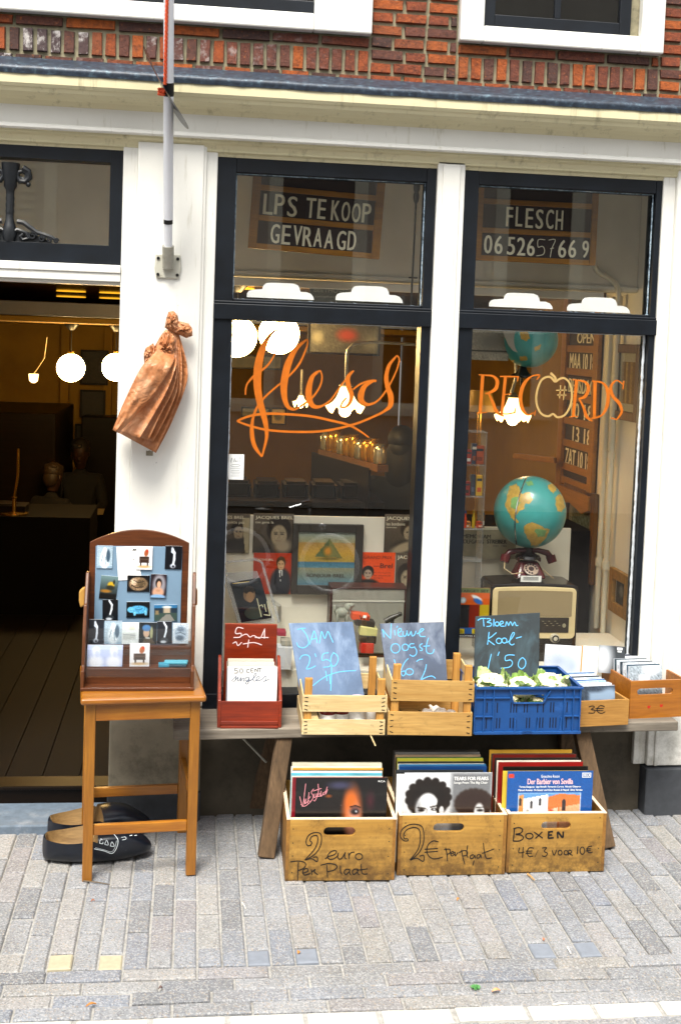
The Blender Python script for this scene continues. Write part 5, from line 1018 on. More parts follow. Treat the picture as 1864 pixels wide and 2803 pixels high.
# ---- record crates on the paving
def rcrate(l, r, c, topxy, slot, label, D=.37):
    cc, a, w = base2(c, l, r, 0.003); K = thing('record_crate', label, 'record crate', cc, a, 'plywood record crates on the paving'); T = wm(K); L_ = lp(T); h = w/2; H_ = L_(c, *topxy, 0).z; th = .014
    a0, a1 = L_(c, slot[0], slot[3], 0), L_(c, slot[1], slot[2], 0); rr = (a1.z-a0.z)/2; zc = (a0.z+a1.z)/2; m = MB(); hi = h-.012
    n = 10; left = [(a0.x+rr-rr*math.sin(A), zc+rr*math.cos(A)) for A in np.linspace(0, math.pi, n)]; right = [(a1.x-rr+rr*math.sin(A), zc-rr*math.cos(A)) for A in np.linspace(0, math.pi, n)]
    xm = (a0.x+a1.x)/2
    pl_ = [(-hi, 0), (xm, 0), (xm, zc-rr)]+left[::-1]+[(xm, zc+rr), (xm, H_-.004), (-hi, H_-.004)]; pr_ = [(xm, 0), (hi, 0), (hi, H_-.004), (xm, H_-.004), (xm, zc+rr)]+right[::-1]+[(xm, zc-rr)]
    m.prism(pl_, 0, th); m.prism(pr_, 0, th); m.k = 1
    for xx in (-hi+.012, hi-.012):
        for k in range(4): zz = H_*(.12+.25*k)+random.uniform(-.01, .01); m.cyl((xx, -.0004, zz), (xx, .002, zz), .0022, n=8)
    part('front_panel', m, [M['ply'], M['black']], K)
    m = MB().box(-hi, hi, 0, th, H_-.004, H_)
    part('worn_rim', m, M['ply_top'], K, bevel=.001)
    for s in (-1, 1):
        xa, xb = sorted((s*h, s*hi)); sp = part('side_panel', MB().box(xa, xb, -.001, D, 0, H_-.003), [M['ply_y']], K, bevel=.001); part('edge', MB().box(xa, xb, -.002, D, H_-.003, H_), M['ply_top'], sp)
    part('rear_panel', MB().box(-hi, hi, D-th, D, 0, H_), M['ply'], K); part('floor', MB().box(-hi, hi, th, D-th, .004, .014), M['ply'], K); return K, T, L_, h, H_
R1, T1, L1, h1_, H1 = rcrate((208, 1074), (990, 1068), 'L', (600, 630), (484, 714, 690, 756), 'plywood record crate marked 2 euro Per Plaat')
R2, T2, L2, h2_, H2 = rcrate((1008, 1036), (1778, 1026), 'L', (1300, 600), (1268, 1492, 662, 726), 'plywood record crate marked 2 euro per plaat with a huge outlined 2')
R3, T3, L3, h3_, H3 = rcrate((318, 1112), (1016, 1102), 'B', (640, 688), (572, 784, 750, 806), 'plywood record crate marked BOXEN 4 euro')
def marks(K, T, sets):
    pp, nn_ = T @ Vector((0, -.0006, 0)), T.to_3x3() @ Vector((0, -1, 0)); m = MB()
    for c, w, ls in sets: strokes(m, c, ls, w, pp, nn_, .0006)
    part('marker_writing', m, M['ink'], K, world=True)
marks(R1, T1, [('L', .0034, [[(398,818),(372,822),(360,795),(372,758),(400,734),(440,728),(466,742),(470,790),(455,840),(420,885),(355,926)], [(390,822),(402,800),(388,785),(400,758),(432,748),(444,765),(440,805),(415,855),(352,924)], [(352,926),(400,915),(438,936),(440,905),(410,905)],
    [(496,918),(520,900),(558,888),(578,870),(568,857),(540,864),(518,886),(514,906),(532,920),(562,914),(590,892)], [(592,872),(585,900),(596,918),(615,912),(636,878)], [(640,868),(636,905),(650,918)], [(664,872),(668,918)], [(667,892),(682,872),(706,868)], ring(738,900,25,22),
    [(248,938),(300,932),(345,940),(358,960),(340,985),(305,1000)], [(306,940),(302,1000),(300,1074)], [(335,1020),(372,1005),(368,986),(345,992),(336,1015),(352,1032),(392,1020)], [(398,992),(402,1032)], [(402,1010),(425,992),(420,1010),(445,1030)],
    [(464,962),(520,950),(570,958),(580,978),(556,998),(512,1008)], [(508,960),(514,1052)], [(606,965),(606,1005),(616,1028)], [(672,992),(645,992),(632,1012),(645,1028),(668,1008)], [(672,992),(672,1020),(682,1030)], [(730,990),(702,992),(690,1012),(702,1028),(728,1008)], [(730,990),(730,1020),(742,1030)], [(754,952),(756,1000),(768,1024),(800,1024)], [(722,998),(800,988)]])])
marks(R2, T2, [('L', .0034, [[(1086,772),(1088,786),(1060,786),(1034,758),(1040,715),(1080,680),(1130,668),(1180,680),(1198,715),(1200,790),(1180,850),(1150,890),(1104,926)], [(1084,770),(1062,772),(1058,742),(1080,708),(1130,692),(1165,705),(1176,745),(1172,810),(1150,865),(1102,924)], [(1104,926),(1150,912),(1196,934),(1200,892),(1170,898)],
    [(1306,796),(1270,788),(1236,810),(1222,850),(1232,890),(1262,914),(1300,914),(1336,904)], [(1206,848),(1302,842)], [(1206,870),(1302,862)], [(1356,836),(1366,880),(1370,932)], [(1345,850),(1385,848),(1388,872),(1366,886)], [(1390,884),(1416,872),(1404,864),(1392,880),(1402,896),(1424,880)], [(1424,866),(1426,896),(1444,870)],
    [(1470,850),(1478,900),(1494,955)], [(1452,872),(1490,856),(1512,868),(1506,890),(1480,896)]]), ('B', .0034, [[(50,918),(44,975),(52,1006)], [(94,985),(72,990),(68,1010),(88,1010),(100,988),(104,1012)], [(138,982),(118,988),(116,1008),(134,1005),(142,984),(148,1010)], [(162,900),(168,960),(184,1010),(222,1006)], [(152,976),(238,944)], [(96,1025),(86,1062)]])])
marks(R3, T3, [('B', .0042, [[(382,800),(378,845),(374,888)], [(374,800),(415,792),(440,806),(428,830),(392,840),(430,846),(446,866),(420,886),(372,888)], ring(488,852,26,20), [(522,824),(584,868)], [(580,822),(530,870)]]), ('B', .0062, [[(626,824),(622,868)], [(620,824),(656,820)], [(622,846),(650,844)], [(620,868),(660,864)], [(690,868),(690,824),(724,862),(728,820)]]),
    ('B', .0034, [[(418,934),(414,970),(452,966)], [(444,930),(440,1006)], [(520,938),(488,936),(472,965),(484,996),(516,994)], [(462,960),(510,958)], [(462,975),(506,973)], [(578,938),(610,934),(594,960),(616,975),(602,996),(578,992)], [(650,954),(664,988),(682,950)], ring(706,970,14,17), ring(748,970,14,16), [(766,990),(766,956),(786,958),(784,972),(768,974),(796,990)], [(832,924),(828,980)], ring(864,956,16,26), [(934,924),(908,928),(898,952),(910,970),(938,966)], [(888,944),(926,942)], [(888,957),(922,955)]]), ('B', .0014, [[(550,952),(526,1002)]])])
# ---- records in the crates
def face(cv, x, y, s, skin, hair, hw=1.25):
    cv.ell(x, y-s*.25, s*.78*hw, s*.95, hair, .06); cv.ell(x, y+s*.15, s*.55, s*.75, skin, .1)
    for q in (-1, 1): cv.ell(x+q*s*.22, y+s*.05, s*.12, s*.05, '1a1412', .3); cv.line([(x+q*s*.1, y-s*.07), (x+q*s*.36, y-s*.09)], s*.03, '1a1412')
    cv.line([(x, y+s*.05), (x+s*.03, y+s*.3)], s*.03, '6d5546', .6); cv.line([(x-s*.16, y+s*.52), (x+s*.16, y+s*.52)], s*.03, '5a2c28', .8); return cv
SW = .312
def sleeve(T, cv, x, y, z, lab, grp, lean=-.05, edge=None, w=SW, h=SW, txt=None):
    o = part('lp_sleeve', card(cv, w, h, .003, edge=edge), M['print']); o.location = T @ Vector((x, y, z)); o.rotation_euler = (lean, 0, wm_rot(T)); tag(o, lab, 'record', grp)
    for (s, u0, u1, v0, v1, mt, bold) in (txt or []):
        m = MB(); text(m, s, (u0-.5)*w, (u1-.5)*w, (1-v1)*h, (1-v0)*h, -.0006, bold=bold); part('lettering', m, mt, o)
    return o
def fitlp(L_, T, c, tl, tr, y): a, b = L_(c, *tl, y), L_(c, *tr, y); return (a.x+b.x)/2, b.x-a.x, (a.z+b.z)/2
# crate 1: dark portrait cover
x, w, zt = fitlp(L1, T1, 'L', (290, 348), (944, 346), .030)
cv = Cv(110, 110, '0c0e12').ell(.5, .3, .55, .35, '171312', .8).ell(.62, .36, .10, .26, 'b05a2a', .35).ell(.645, .52, .075, .2, 'd99a80', .5).ell(.60, .25, .05, .08, 'c8621e', .6).ell(.655, .36, .055, .05, '5a3c3a', .4).ell(.655, .375, .042, .025, '15121a', .3).ell(.668, .37, .010, .010, 'c0c4d0', .4).line([(.60,.32),(.66,.305),(.71,.325)], .010, '241410').ell(.48, .08, .12, .04, '3a3a52', .6).ell(.82, .25, .04, .08, '3a1820', .8).ell(.36, .2, .03, .015, '8a4418', .8)
cv.ell(.5, .3, .004, .004, 'd0d8dc', .5)
o = sleeve(T1, cv, x, .030, zt-w*.995, 'black LP cover with a half-lit face and pink script, at the front of its crate', 'records in the left plywood crate', w=w, h=w, lean=-.02)
m = MB(); pp, nn_ = T1 @ Vector((0, .0285, 0)), T1.to_3x3() @ Vector((0, -1, .02))
strokes(m, 'L', [[(315,470),(325,510),(338,540),(350,440),(358,378)], [(345,470),(352,525)], [(362,485),(355,520),(372,505)], [(382,440),(372,520)], [(392,470),(376,495),(394,510)], [(416,415),(398,440),(412,470),(392,508),(350,540),(322,525)], [(420,450),(418,478),(432,470)], [(436,448),(432,472),(442,462)], [(410,432),(470,412)], [(446,380),(448,440),(425,500),(412,495)], [(450,450),(444,470),(462,465),(456,445)], [(468,430),(466,470),(480,455)], [(486,440),(478,458),(494,455)], [(496,432),(490,460)], [(500,440),(512,400),(500,455),(515,420)]], .0022, pp, nn_, .0008)
part('script', m, plain('d58a94'), o, world=True)
text(m := MB(), 'RCA', .40*w, .475*w, w*.955, w*.975, -.0006); part('lettering', m, M['paper'], o)
def rest(T, L_, x, y0, z, items, grp, w=SW, sp=.0095):
    for k, (hc, dx, dz, lab) in enumerate(items):
        cv = Cv(8, 8, hc).noise(.05); sleeve(T, cv, x+dx, y0+k*sp, z+dz, lab, grp, -.03-.012*k*.3, edge=hc, w=w, h=w)
rest(T1, L1, x-.004, .038, zt-w*.995, [('7a1420', -.008, -.002, 'dark red LP sleeve just behind the half-lit face cover'), ('c8c2b4', -.010, -.001, 'off-white LP sleeve with a dark red one before it'), ('5fb0c4', -.012, .006, 'turquoise LP sleeve in the left plywood crate'), ('dfe6e8', -.010, .009, 'pale blue-white LP sleeve in the left plywood crate'), ('20211f', -.006, .008, 'black LP sleeve with an orange sleeve behind it'), ('d19a3c', -.004, .012, 'orange-yellow LP sleeve in the left plywood crate'), ('e6dfc8', -.010, .014, 'cream LP sleeve near the middle of the left plywood crate'), ('3b3a36', -.008, .010, 'charcoal LP sleeve in the left plywood crate'), ('cdc6b2', -.004, .018, 'beige LP sleeve in the left plywood crate'), ('8c8778', -.002, .014, 'grey-brown LP sleeve in the left plywood crate'), ('b9b49f', -.004, .014, 'light khaki LP sleeve in the left plywood crate'), ('4a463c', .0, .012, 'dark olive LP sleeve near the back of the left plywood crate'), ('1c1b1a', .0, .008, 'near-black LP sleeve last in the left plywood crate')], 'records in the left plywood crate', w=w)
# crate 2: black-and-white double portrait cover
x, w, zt = fitlp(L2, T2, 'L', (1066, 312), (1694, 306), .030)
cv = Cv(110, 110, 'cfd2d6').rect(.54, 0, 1, 1, '6f7174', .03).ell(.28, .30, .245, .22, '15100e', .06)
for i in range(30): A = i*.42; cv.ell(.28+.225*math.cos(A), .28+.19*math.sin(A)*(1 if math.sin(A) < 0 else .9), .04, .04, '19120f', .3)
cv.ell(.275, .43, .135, .20, 'dfe2e5', .08).ell(.17, .40, .04, .10, '8a8c90', .5, op=.6).ell(.405, .40, .03, .10, '17110f', .2).ell(.435, .43, .026, .05, 'c9ccd0', .15).line([(.165,.395),(.25,.405)], .012, '1c1614').line([(.305,.39),(.395,.37)], .012, '1c1614').ell(.205, .425, .036, .018, '1e1a1c', .3).ell(.35, .415, .036, .018, '1e1a1c', .3).ell(.35, .415, .012, .012, 'b0b4ba', .3).line([(.272,.41),(.255,.52)], .008, '85888c')
cv.ell(.80, .36, .19, .16, '2e211d', .1)
for i in range(22): A = i*.6; cv.ell(.80+.19*math.cos(A), .35+.14*math.sin(A), .035, .035, '30231e', .4)
cv.ell(.865, .47, .06, .12, 'cfd2d4', .15).ell(.875, .43, .035, .015, '25201f', .4).line([(.83,.40),(.92,.395)], .008, '25201f').noise(.03)
o = sleeve(T2, cv, x, .030, zt-w*.995, 'black-and-white LP cover of two curly-haired men at the front of the middle crate', 'records in the middle plywood crate', lean=-.02, w=w, h=w, txt=[('TEARS FOR FEARS', .565, .955, .045, .085, M['paper'], .0006), ('Songs From The Big Chair', .565, .95, .10, .132, M['paper'], .0002)])
rest(T2, L2, x-.008, .036, zt-w*.995, [('e8e6e0', -.018, -.008, 'white LP sleeve sticking out left of the curly-haired men cover'), ('22262a', -.020, .002, 'black LP sleeve with a white one before it in the middle crate'), ('14386a', -.004, .010, 'navy LP sleeve right behind the curly-haired men cover'), ('2b5f86', -.004, .012, 'steel blue LP sleeve in the middle plywood crate'), ('c4bfae', -.006, .008, 'pale stone LP sleeve in the middle plywood crate'), ('2a2c28', -.004, .012, 'dark grey-green LP sleeve in the middle plywood crate'), ('8f8a2c', -.004, .018, 'mustard LP sleeve in the middle plywood crate'), ('37552f', -.002, .016, 'bottle green LP sleeve in the middle plywood crate'), ('151515', -.004, .012, 'black LP sleeve behind the bottle green one'), ('6b5a46', -.004, .016, 'brown LP sleeve in the middle plywood crate'), ('1d1c1e', -.002, .012, 'black LP sleeve behind the brown one in the middle crate'), ('4c4a48', .0, .016, 'mid-grey LP sleeve near the back of the middle crate'), ('232220', .0, .012, 'soot grey LP sleeve second from the back of the middle crate'), ('3c3834', -.002, .014, 'taupe LP sleeve last in the middle crate')], 'records in the middle plywood crate', w=w, sp=.0135)
# crate 3: blue opera cover
x, w, zt = fitlp(L3, T3, 'B', (338, 402), (946, 396), .030)
cv = Cv(110, 110, '164f96').rect(.135, .25, .865, 1, 'dfe8f0').rect(.14, .255, .86, 1, '5a8fc4').poly([(.14,.28),(.2,.27),(.2,1),(.14,1)], 'c98a4a').poly([(.2,.32),(.48,.27),(.48,1),(.2,1)], 'e9eef2').poly([(.48,.30),(.62,.26),(.86,.28),(.86,1),(.48,1)], 'c9703a').poly([(.48,.45),(.6,.42),(.6,1),(.48,1)], 'e2c4ac').poly([(.62,.42),(.86,.38),(.86,1),(.62,1)], 'dba47c')
for (x0, y0, s) in ((.29, .39, 1), (.39, .36, 1), (.67, .40, 1.5), (.16, .36, 1)): cv.ell(x0, y0-.03*s, .014*s, .02*s, '2c2a2e', .2).rect(x0-.014*s, y0-.03*s, x0+.014*s, y0+.04*s, '2c2a2e')
cv.ell(.4, .53, .03, .03, '3a3436', .3).ell(.52, .47, .03, .03, 'c04a3a', .4).ell(.25, .5, .02, .05, '6a5a50', .5).rect(.015, .03, .075, .075, 'e23a1e').noise(.04)
o = sleeve(T3, cv, x, .030, zt-w*.995, 'blue LP box reading Der Barbier von Sevilla above a picture of a house', 'records in the right plywood crate', lean=-.02, w=w, h=w, edge='123f78', txt=[('Gioacchino Rossini', .39, .605, .042, .075, M['paper'], 0), ('Der Barbier von Sevilla', .235, .765, .085, .15, plain('f0c4c8'), .0006), ('Teresa Berganza  Ugo Benelli  Fernando Corena  Nicolai Ghiaurov', .14, .86, .168, .195, M['paper'], .0002), ('Manuel Ausensi  Orchester und Chor Rossini di Napoli  Silvio Varviso', .13, .88, .205, .235, M['paper'], .0002), ('DECCA', .885, .965, .03, .062, M['paper'], .0004)])
m = MB().frame(.372*w, .475*w, w*.925, w*.98, .0018, -.001, -.0004); part('emblem_border', m, M['paper'], o)
rest(T3, L3, x-.01, .040, zt-w*.995, [('d9b83a', -.004, -.004, 'yellow LP sleeve whose edge shows left of the blue opera box'), ('141414', .002, .004, 'black LP sleeve behind the yellow one in the right crate'), ('8a1a16', -.010, .012, 'red LP box with a pale edge behind the blue opera box'), ('d8cfc0', -.010, .010, 'ivory LP sleeve behind the red LP box'), ('26201e', -.012, .012, 'dark brown LP sleeve in the right plywood crate'), ('5c1a14', -.014, .016, 'maroon LP sleeve in the right plywood crate'), ('3a332c', -.014, .012, 'umber LP sleeve in the right plywood crate'), ('a87f2c', -.016, .018, 'ochre-edged LP sleeve last in the right plywood crate')], 'records in the right plywood crate', w=w, sp=.022)
# ================================================================== IN THE WINDOWS AND INSIDE THE SHOP
NY = Vector((0, -1, 0))
def pframe(c, tl, br_, Y): a = PY(*px(c, tl[0], br_[1]), Y); b = PY(*px(c, *br_), Y); t = PY(*px(c, *tl), Y); return (a.x+b.x)/2, b.x-a.x, (a.z+b.z)/2, t.z-a.z   # centre x, width, base z, height
# ---- letter boards
def letterboard(c, BL, BR, Y, hgt, label, rails, tiles, words, lw, vr, p=None, n=None):
    n = n or NY; p = Vector((0, Y, 0)) if p is None else p
    a = PP(*px(c, *BL), p, n); b = PP(*px(c, *BR), p, n); X = (b-a).normalized(); Zv = X.cross(n).normalized(); Zv = Zv if Zv.z > 0 else -Zv; Yv = -n
    Mx = Matrix(((X.x, Yv.x, Zv.x, a.x), (X.y, Yv.y, Zv.y, a.y), (X.z, Yv.z, Zv.z, a.z), (0,0,0,1))); inv = Mx.inverted(); K = thing('letter_board', label, 'letter board', a, rot=Mx.to_euler()); W = (b-a).length
    cv = lambda x, y: inv @ PP(*px(c, x, y), p, n)
    part('back', MB().box(.01, W-.01, .004, .012, .005, hgt-.01), M['sign_back'], K)
    m = MB(); m.box(0, vr, -.006, .016, 0, hgt+.02); m.box(W-vr, W, -.006, .016, 0, hgt+.02); part('side_rail', m, M['sign_wood'], K, bevel=.002)
    m = MB()
    for z in rails: m.box(vr, W-vr, -.004, .014, z-lw/2, z+lw/2)
    part('cross_rail', m, M['sign_wood'], K, bevel=.002); m = MB()
    for (x0, x1, y0, y1) in tiles: q0, q1 = cv(x0, y1), cv(x1, y0); m.box(q0.x, q1.x, .001, .004, q0.z, q1.z)
    if tiles: part('letter_tile', m, M['sign_tile'], K)
    m = MB()
    for (s, x0, x1, yb, h_) in words: q0, q1 = cv(x0, yb), cv(x1, yb); text(m, s, q0.x, q1.x, q0.z, q0.z+h_, -.0005, bold=.0016)
    part('letters', m, M['letter'], K); return K
letterboard('T', (232,622), (1170,706), .30, .42, 'wooden letter board reading LPS TE KOOP GEVRAAGD hanging in the first window', (.011, .125, .246), [(335,490,235,395),(505,580,255,400),(645,790,270,412),(820,1112,285,440),(392,615,455,610),(700,1005,490,630)],
    [('L',340,405,381,.082),('P',420,488,383,.082),('S',512,578,398,.082),('T',645,710,406,.080),('E',728,782,414,.080),('K',825,882,424,.080),('O',898,955,432,.080),('O',972,1030,439,.078),('P',1045,1105,441,.078),
     ('G',392,452,588,.078),('E',472,530,597,.078),('V',553,612,600,.078),('R',622,686,610,.078),('A',700,756,614,.076),('A',776,838,626,.076),('G',865,925,636,.078),('D',942,998,639,.078)], .022, .034)
letterboard('U', (100,628), (955,668), .30, .42, 'wooden letter board with a phone number hanging in the second window', (.011, .125, .244), [(318,740,245,410),(155,300,450,590),(325,905,460,610)],
    [('F',322,366,388,.080),('L',390,434,388,.080),('E',460,510,398,.080),('S',532,582,405,.080),('C',605,655,406,.080),('H',674,722,412,.080), ('0',165,220,580,.076),('6',240,294,584,.076),('5',330,382,590,.074),('2',400,455,594,.074),('6',470,522,598,.074),('6',692,745,610,.074),('6',764,816,610,.074),('9',862,905,612,.072)], .022, .026)
K = COL.objects[[o.name for o in COL.objects].index('letter_board.001')]; m = MB(); strokes(m, 'U', [[(600,484),(552,484),(550,535),(580,530),(596,555),(585,588),(538,598)], [(625,486),(672,484),(648,545),(636,608)], [(636,548),(662,542)]], .0032, (0, .299, 0), NY); part('chalk_digits', m, M['letter'], K, world=True)
# ---- white cloud-shaped cut-outs on the transom bar
CL = [(225,975),(226,950),(240,930),(265,922),(300,920),(336,918),(342,895),(362,876),(400,872),(480,875),(560,879),(592,893),(604,918),(608,938),(650,940),(682,952),(700,975),(705,996)]
for c, dx, dy, k, lab in (('T', 0, 0, 1, 'white cloud-shaped cut-out under LPS TE KOOP, left one'), ('T', 634, 22, 1, 'white cloud-shaped cut-out under LPS TE KOOP, right one'), ('U', -22, -18, .94, 'white cloud-shaped cut-out under the phone number, left one'), ('U', 532, 12, .93, 'white cloud-shaped cut-out under the phone number, right one')):
    m = MB(); P0 = [((225+(x-225)*k if c == 'U' else x)+dx, (y-975)*k+975+dy) for x, y in CL]; m = slab(m, c, [(x, y) for x, y in P0], (0, .078, 0), NY, .006)
    solo('cloud_cutout', m, M['paper'], lab, 'cut-out', PY(*px(c, 465+dx, 985+dy), .078), 'cloud cut-outs on the transom bars')
m = MB(); a, b = PY(*px('T', 1440, 150), .16), PY(*px('T', 1398, 1030), .16); m.tube([a, b], .004, 8); m.ball(a+Vector((0, 0, -.02)), .014, .014, .03); m.ball(a+(b-a)*.12, .012, .012, .03); m.bar(a+(b-a)*.78-Vector((.015, 0, 0)), a+(b-a)*.78+Vector((.02, 0, 0)), .006, .006)
solo('hanging_chain', m, M['black'], 'thin dark chain with lumps hanging at the right side of the upper pane', 'chain', a, smooth=True)
x, w, z, h = pframe('T', (670, 872), (985, 1015), .60); o = part('poster', card(Cv(20, 10, '2c2620').noise(.06), w, h, .004), M['print_matt']); o.location = (x, .60, z); tag(o, 'dark brown poster with pale capitals half hidden by a white cut-out', 'poster'); m = MB(); text(m, 'BEETHOVEN', -w*.4, w*.42, h*.50, h*.73, -.0006); text(m, 'symphonie', -w*.38, w*.2, h*.2, h*.36, -.0006); part('lettering', m, plain('8a8470'), o)
# ---- paper notice on the pane
x, w, z, h = pframe('A', (160, 988), (262, 1158), .0585); NO = part('paper_notice', card(Cv(6, 6, 'e4e6e6'), w, h, .0004), M['print_matt']); NO.location = (x, .0575, z); tag(NO, 'small white paper notice taped to the inside left of the first pane', 'notice'); m = MB()
strokes(m, 'A', [[(180,1040),(186,1012),(178,1030),(182,1050)], [(196,1040),(204,1015),(200,1042)], [(208,1036),(216,1026),(208,1040),(222,1034)], [(226,1024),(226,1040)], [(236,1016),(242,1010),(238,1042)], ring(208,1064,30,8), [(176,1082),(240,1082)], [(180,1096),(236,1096)], [(176,1108),(244,1108)], [(184,1120),(238,1120)], [(178,1134),(240,1134)]], .0012, (0, .057, 0), NY, .0003); part('writing', m, plain('4a5058'), NO, world=True)
# ---- record sleeves on the window panel
def sl(c, tl, br_, Y, cv, lab, cat, grp, txt=(), t=.003, name='record_sleeve'):
    x, w, z, h = pframe(c, tl, br_, Y); o = part(name, card(cv, w, h, t), M['print']); o.location = (x, Y, z); tag(o, lab, cat, grp)
    if txt:
        bym = {}
        for (s, u0, u1, v0, v1, mt, bold) in txt: text(bym.setdefault(mt.name, (MB(), mt))[0], s, (u0-.5)*w, (u1-.5)*w, (1-v1)*h, (1-v0)*h, -.0006, bold=bold)
        for mm, mt in bym.values(): part('lettering', mm, mt, o)
    return o
GR = 'record sleeves on the cream window panel'; wt = plain('d6cfb8')
def brel(x, y, s, bg='4a4238'): return face(Cv(56, 56, bg).grad(0, 1, '5a5044', '3a332a'), x, y, s, '8f8168', '241d18', 1.1).ell(x, y+s*1.5, s*1.6, s*.7, '2a2622', .2).noise(.06)
sl('M', (28,112), (300,378), .452, brel(.72, .45, .22).poly([(.8,.1),(1,.1),(1,1),(.9,1)], '9a8f72'), 'brown portrait sleeve reading quitte pas at the left edge of the window', 'record sleeve', GR, [('JACQUES BREL', .05, .86, .05, .15, wt, .0003), ('ne me quitte pas', .12, .86, .18, .27, wt, 0)])
sl('M', (322,112), (592,376), .452, brel(.64, .5, .36).ell(.74, .82, .22, .16, '8a7c66', .4), 'brown portrait sleeve reading ces gens la, left of the framed sailboat', 'record sleeve', GR, [('JACQUES BREL', .05, .98, .06, .16, wt, .0004), ('ces gens la', .05, .5, .19, .27, wt, 0)])
sl('M', (1200,118), (1470,375), .452, brel(.62, .45, .26).ell(.5, .86, .35, .12, '8f8168', .3, -.4), 'brown portrait sleeve reading les bonbons at the right edge', 'record sleeve', GR, [('JACQUES BREL', .04, .98, .06, .17, wt, .0004), ('les bonbons', .04, .5, .21, .29, wt, 0), ('deuxieme version', .04, .3, .32, .36, wt, 0)])
sl('M', (1275,378), (1540,645), .4505, brel(.3, .6, .3, '2e2a26'), 'dark portrait sleeve at the lower right of the panel, beside the bright orange one', 'record sleeve', GR, [('JACQUES BREL', .03, 1.0, .06, .17, wt, .0004), ('bruxelles', .35, .8, .2, .27, wt, 0)])
cv = Cv(56, 60, 'a8300e').ell(.73, .75, .28, .4, '20242c', .12).poly([(.68,.42),(.78,.42),(.74,.75)], 'd8d8d4').poly([(.72,.44),(.76,.44),(.75,.72),(.73,.72)], '16181c'); face(cv, .73, .27, .16, 'c49a70', '4a3520', 1.0)
sl('M', (322,376), (575,652), .450, cv.noise(.04), 'orange-red sleeve with a man in a dark suit and tie', 'record sleeve', GR, [('JACQUES BREL', .1, .52, .14, .20, wt, 0), ('les flamandes', .32, .5, .28, .31, plain('c9501c'), 0)])
cv = Cv(60, 54, 'd8480f'); face(cv.ell(.33, 1.0, .3, .22, '202020', .15), .31, .62, .19, 'a08a76', '1c1816', 1.05)
sl('M', (1012,372), (1270,600), .450, cv.noise(.04), 'bright orange sleeve with a dark-haired man and black script', 'record sleeve', GR, [('GRAND PRIX', .18, .92, .10, .19, plain('7a2a10'), .0003), ('Brel', .62, .94, .32, .46, plain('2a1814'), .0004), ('jacques', .44, .6, .38, .44, plain('2a1814'), 0), ('les bourgeois', .46, .9, .58, .62, plain('4a1a0c'), 0), ('la statue', .46, .9, .66, .70, plain('4a1a0c'), 0), ('zangra', .46, .7, .74, .78, plain('4a1a0c'), 0)])
for (x0, y0, x1, y1, h_, lab) in ((1222, 383, 1242, 396, 'd9d4d0', 'white price sticker on the bright orange sleeve'),): pass
# framed sail picture
x, w, z, h = pframe('M', (578, 182), (1050, 655), .432); FP_ = thing('framed_picture', 'dark framed sailboat picture hanging on the cream window panel', 'picture', (x, .432, z))
fx = lambda X, Y_: (PY(*px('M', X, Y_), .432)-Vector((x, .432, z)))
i0, i1 = fx(620, 590), fx(1012, 240)
part('frame', MB().box(-w/2, i0.x, -.006, .016, 0, h).box(i1.x, w/2, -.006, .016, 0, h).box(i0.x, i1.x, -.006, .016, 0, i0.z).box(i0.x, i1.x, -.006, .016, i1.z, h), mat('charcoal_frame', '2c2823', .5, .1, 9), FP_, bevel=.002)
cv = Cv(72, 64, '9c8a5a').grad(0, .55, '7d8a86', 'a8862c').grad(.2, .42, '9a7a44', 'b08a30').grad(.42, .56, 'b08a30', '9a8436').grad(.56, .68, '31617a', '4a7684').grad(.68, 1, '7d7c62', '4f7484').poly([(.55,.12),(.30,.46),(.78,.48)], '4a5a3a').poly([(.55,.12),(.52,.46),(.78,.48)], '6a6a3a').ell(.52, .36, .06, .08, 'b5761c', .6).ell(.55, .5, .2, .03, '6a5c2a', .4).noise(.05)
part('picture', Tm(card(cv, i1.x-i0.x, i1.z-i0.z, .003), (i0.x+i1.x)/2, .002, i0.z) if False else (lambda mb: (setattr(mb, 'v', [p+Vector(((i0.x+i1.x)/2, .002, i0.z)) for p in mb.v]), mb)[1])(card(cv, i1.x-i0.x, i1.z-i0.z, .003)), M['print'], FP_)
m = MB(); a, b = fx(682, 545), fx(940, 518); text(m, 'BONJOUR BREL', a.x, b.x, a.z, b.z, .0012, bold=.0006); part('lettering', m, plain('3f3a30'), FP_)
# leaning acrylic stand with a print
p, n = Vector((0, .24, 0)), Vector((0, -1, .16)).normalized(); c0 = PP(*px('M', 350, 860), p, n); AS = thing('acrylic_display', 'tilted clear acrylic stand holding a dark portrait print, left in the first window', 'display stand', c0)
q = slab(MB(), 'M', [(172,574),(374,542),(452,812),(248,842)], p, n, .003); part('print', q, plain('101c26', .25), AS, world=True)
pr = lambda x, y: PP(*px('M', x, y), p, n)
m = MB(); m.k = 0; nl = n
def disc(mb, x, y, rx, ry, lift): P = [pr(x+rx*math.cos(A), y+ry*math.sin(A))+n*lift for A in np.linspace(0, 2*math.pi, 19)[:-1]]; mb.add(P, [tuple(range(18))])
disc(m, 300, 655, 40, 50, .0006); m.k = 1; disc(m, 298, 625, 38, 28, .001); m.k = 2; disc(m, 330, 780, 62, 42, .0008); m.k = 3; disc(m, 305, 672, 26, 36, .0012); part('portrait', m, [plain('70543a'), plain('120d0b'), plain('20302a'), plain('8c6a48')], AS, world=True)
m = MB(); strokes(m, 'M', [[(352,680),(382,805)], [(364,735),(385,725),(392,740)], [(402,720),(414,770)], [(420,700),(440,798)], [(398,790),(440,795)]], .0035, p+n*.0004, n, .0006); part('script', m, plain('c9c4a0'), AS, world=True)
m = MB(); strokes(m, 'M', [[(190,582),(300,568)]], .004, p+n*.0004, n, .0006); part('script_small', m, plain('b5982c'), AS, world=True)
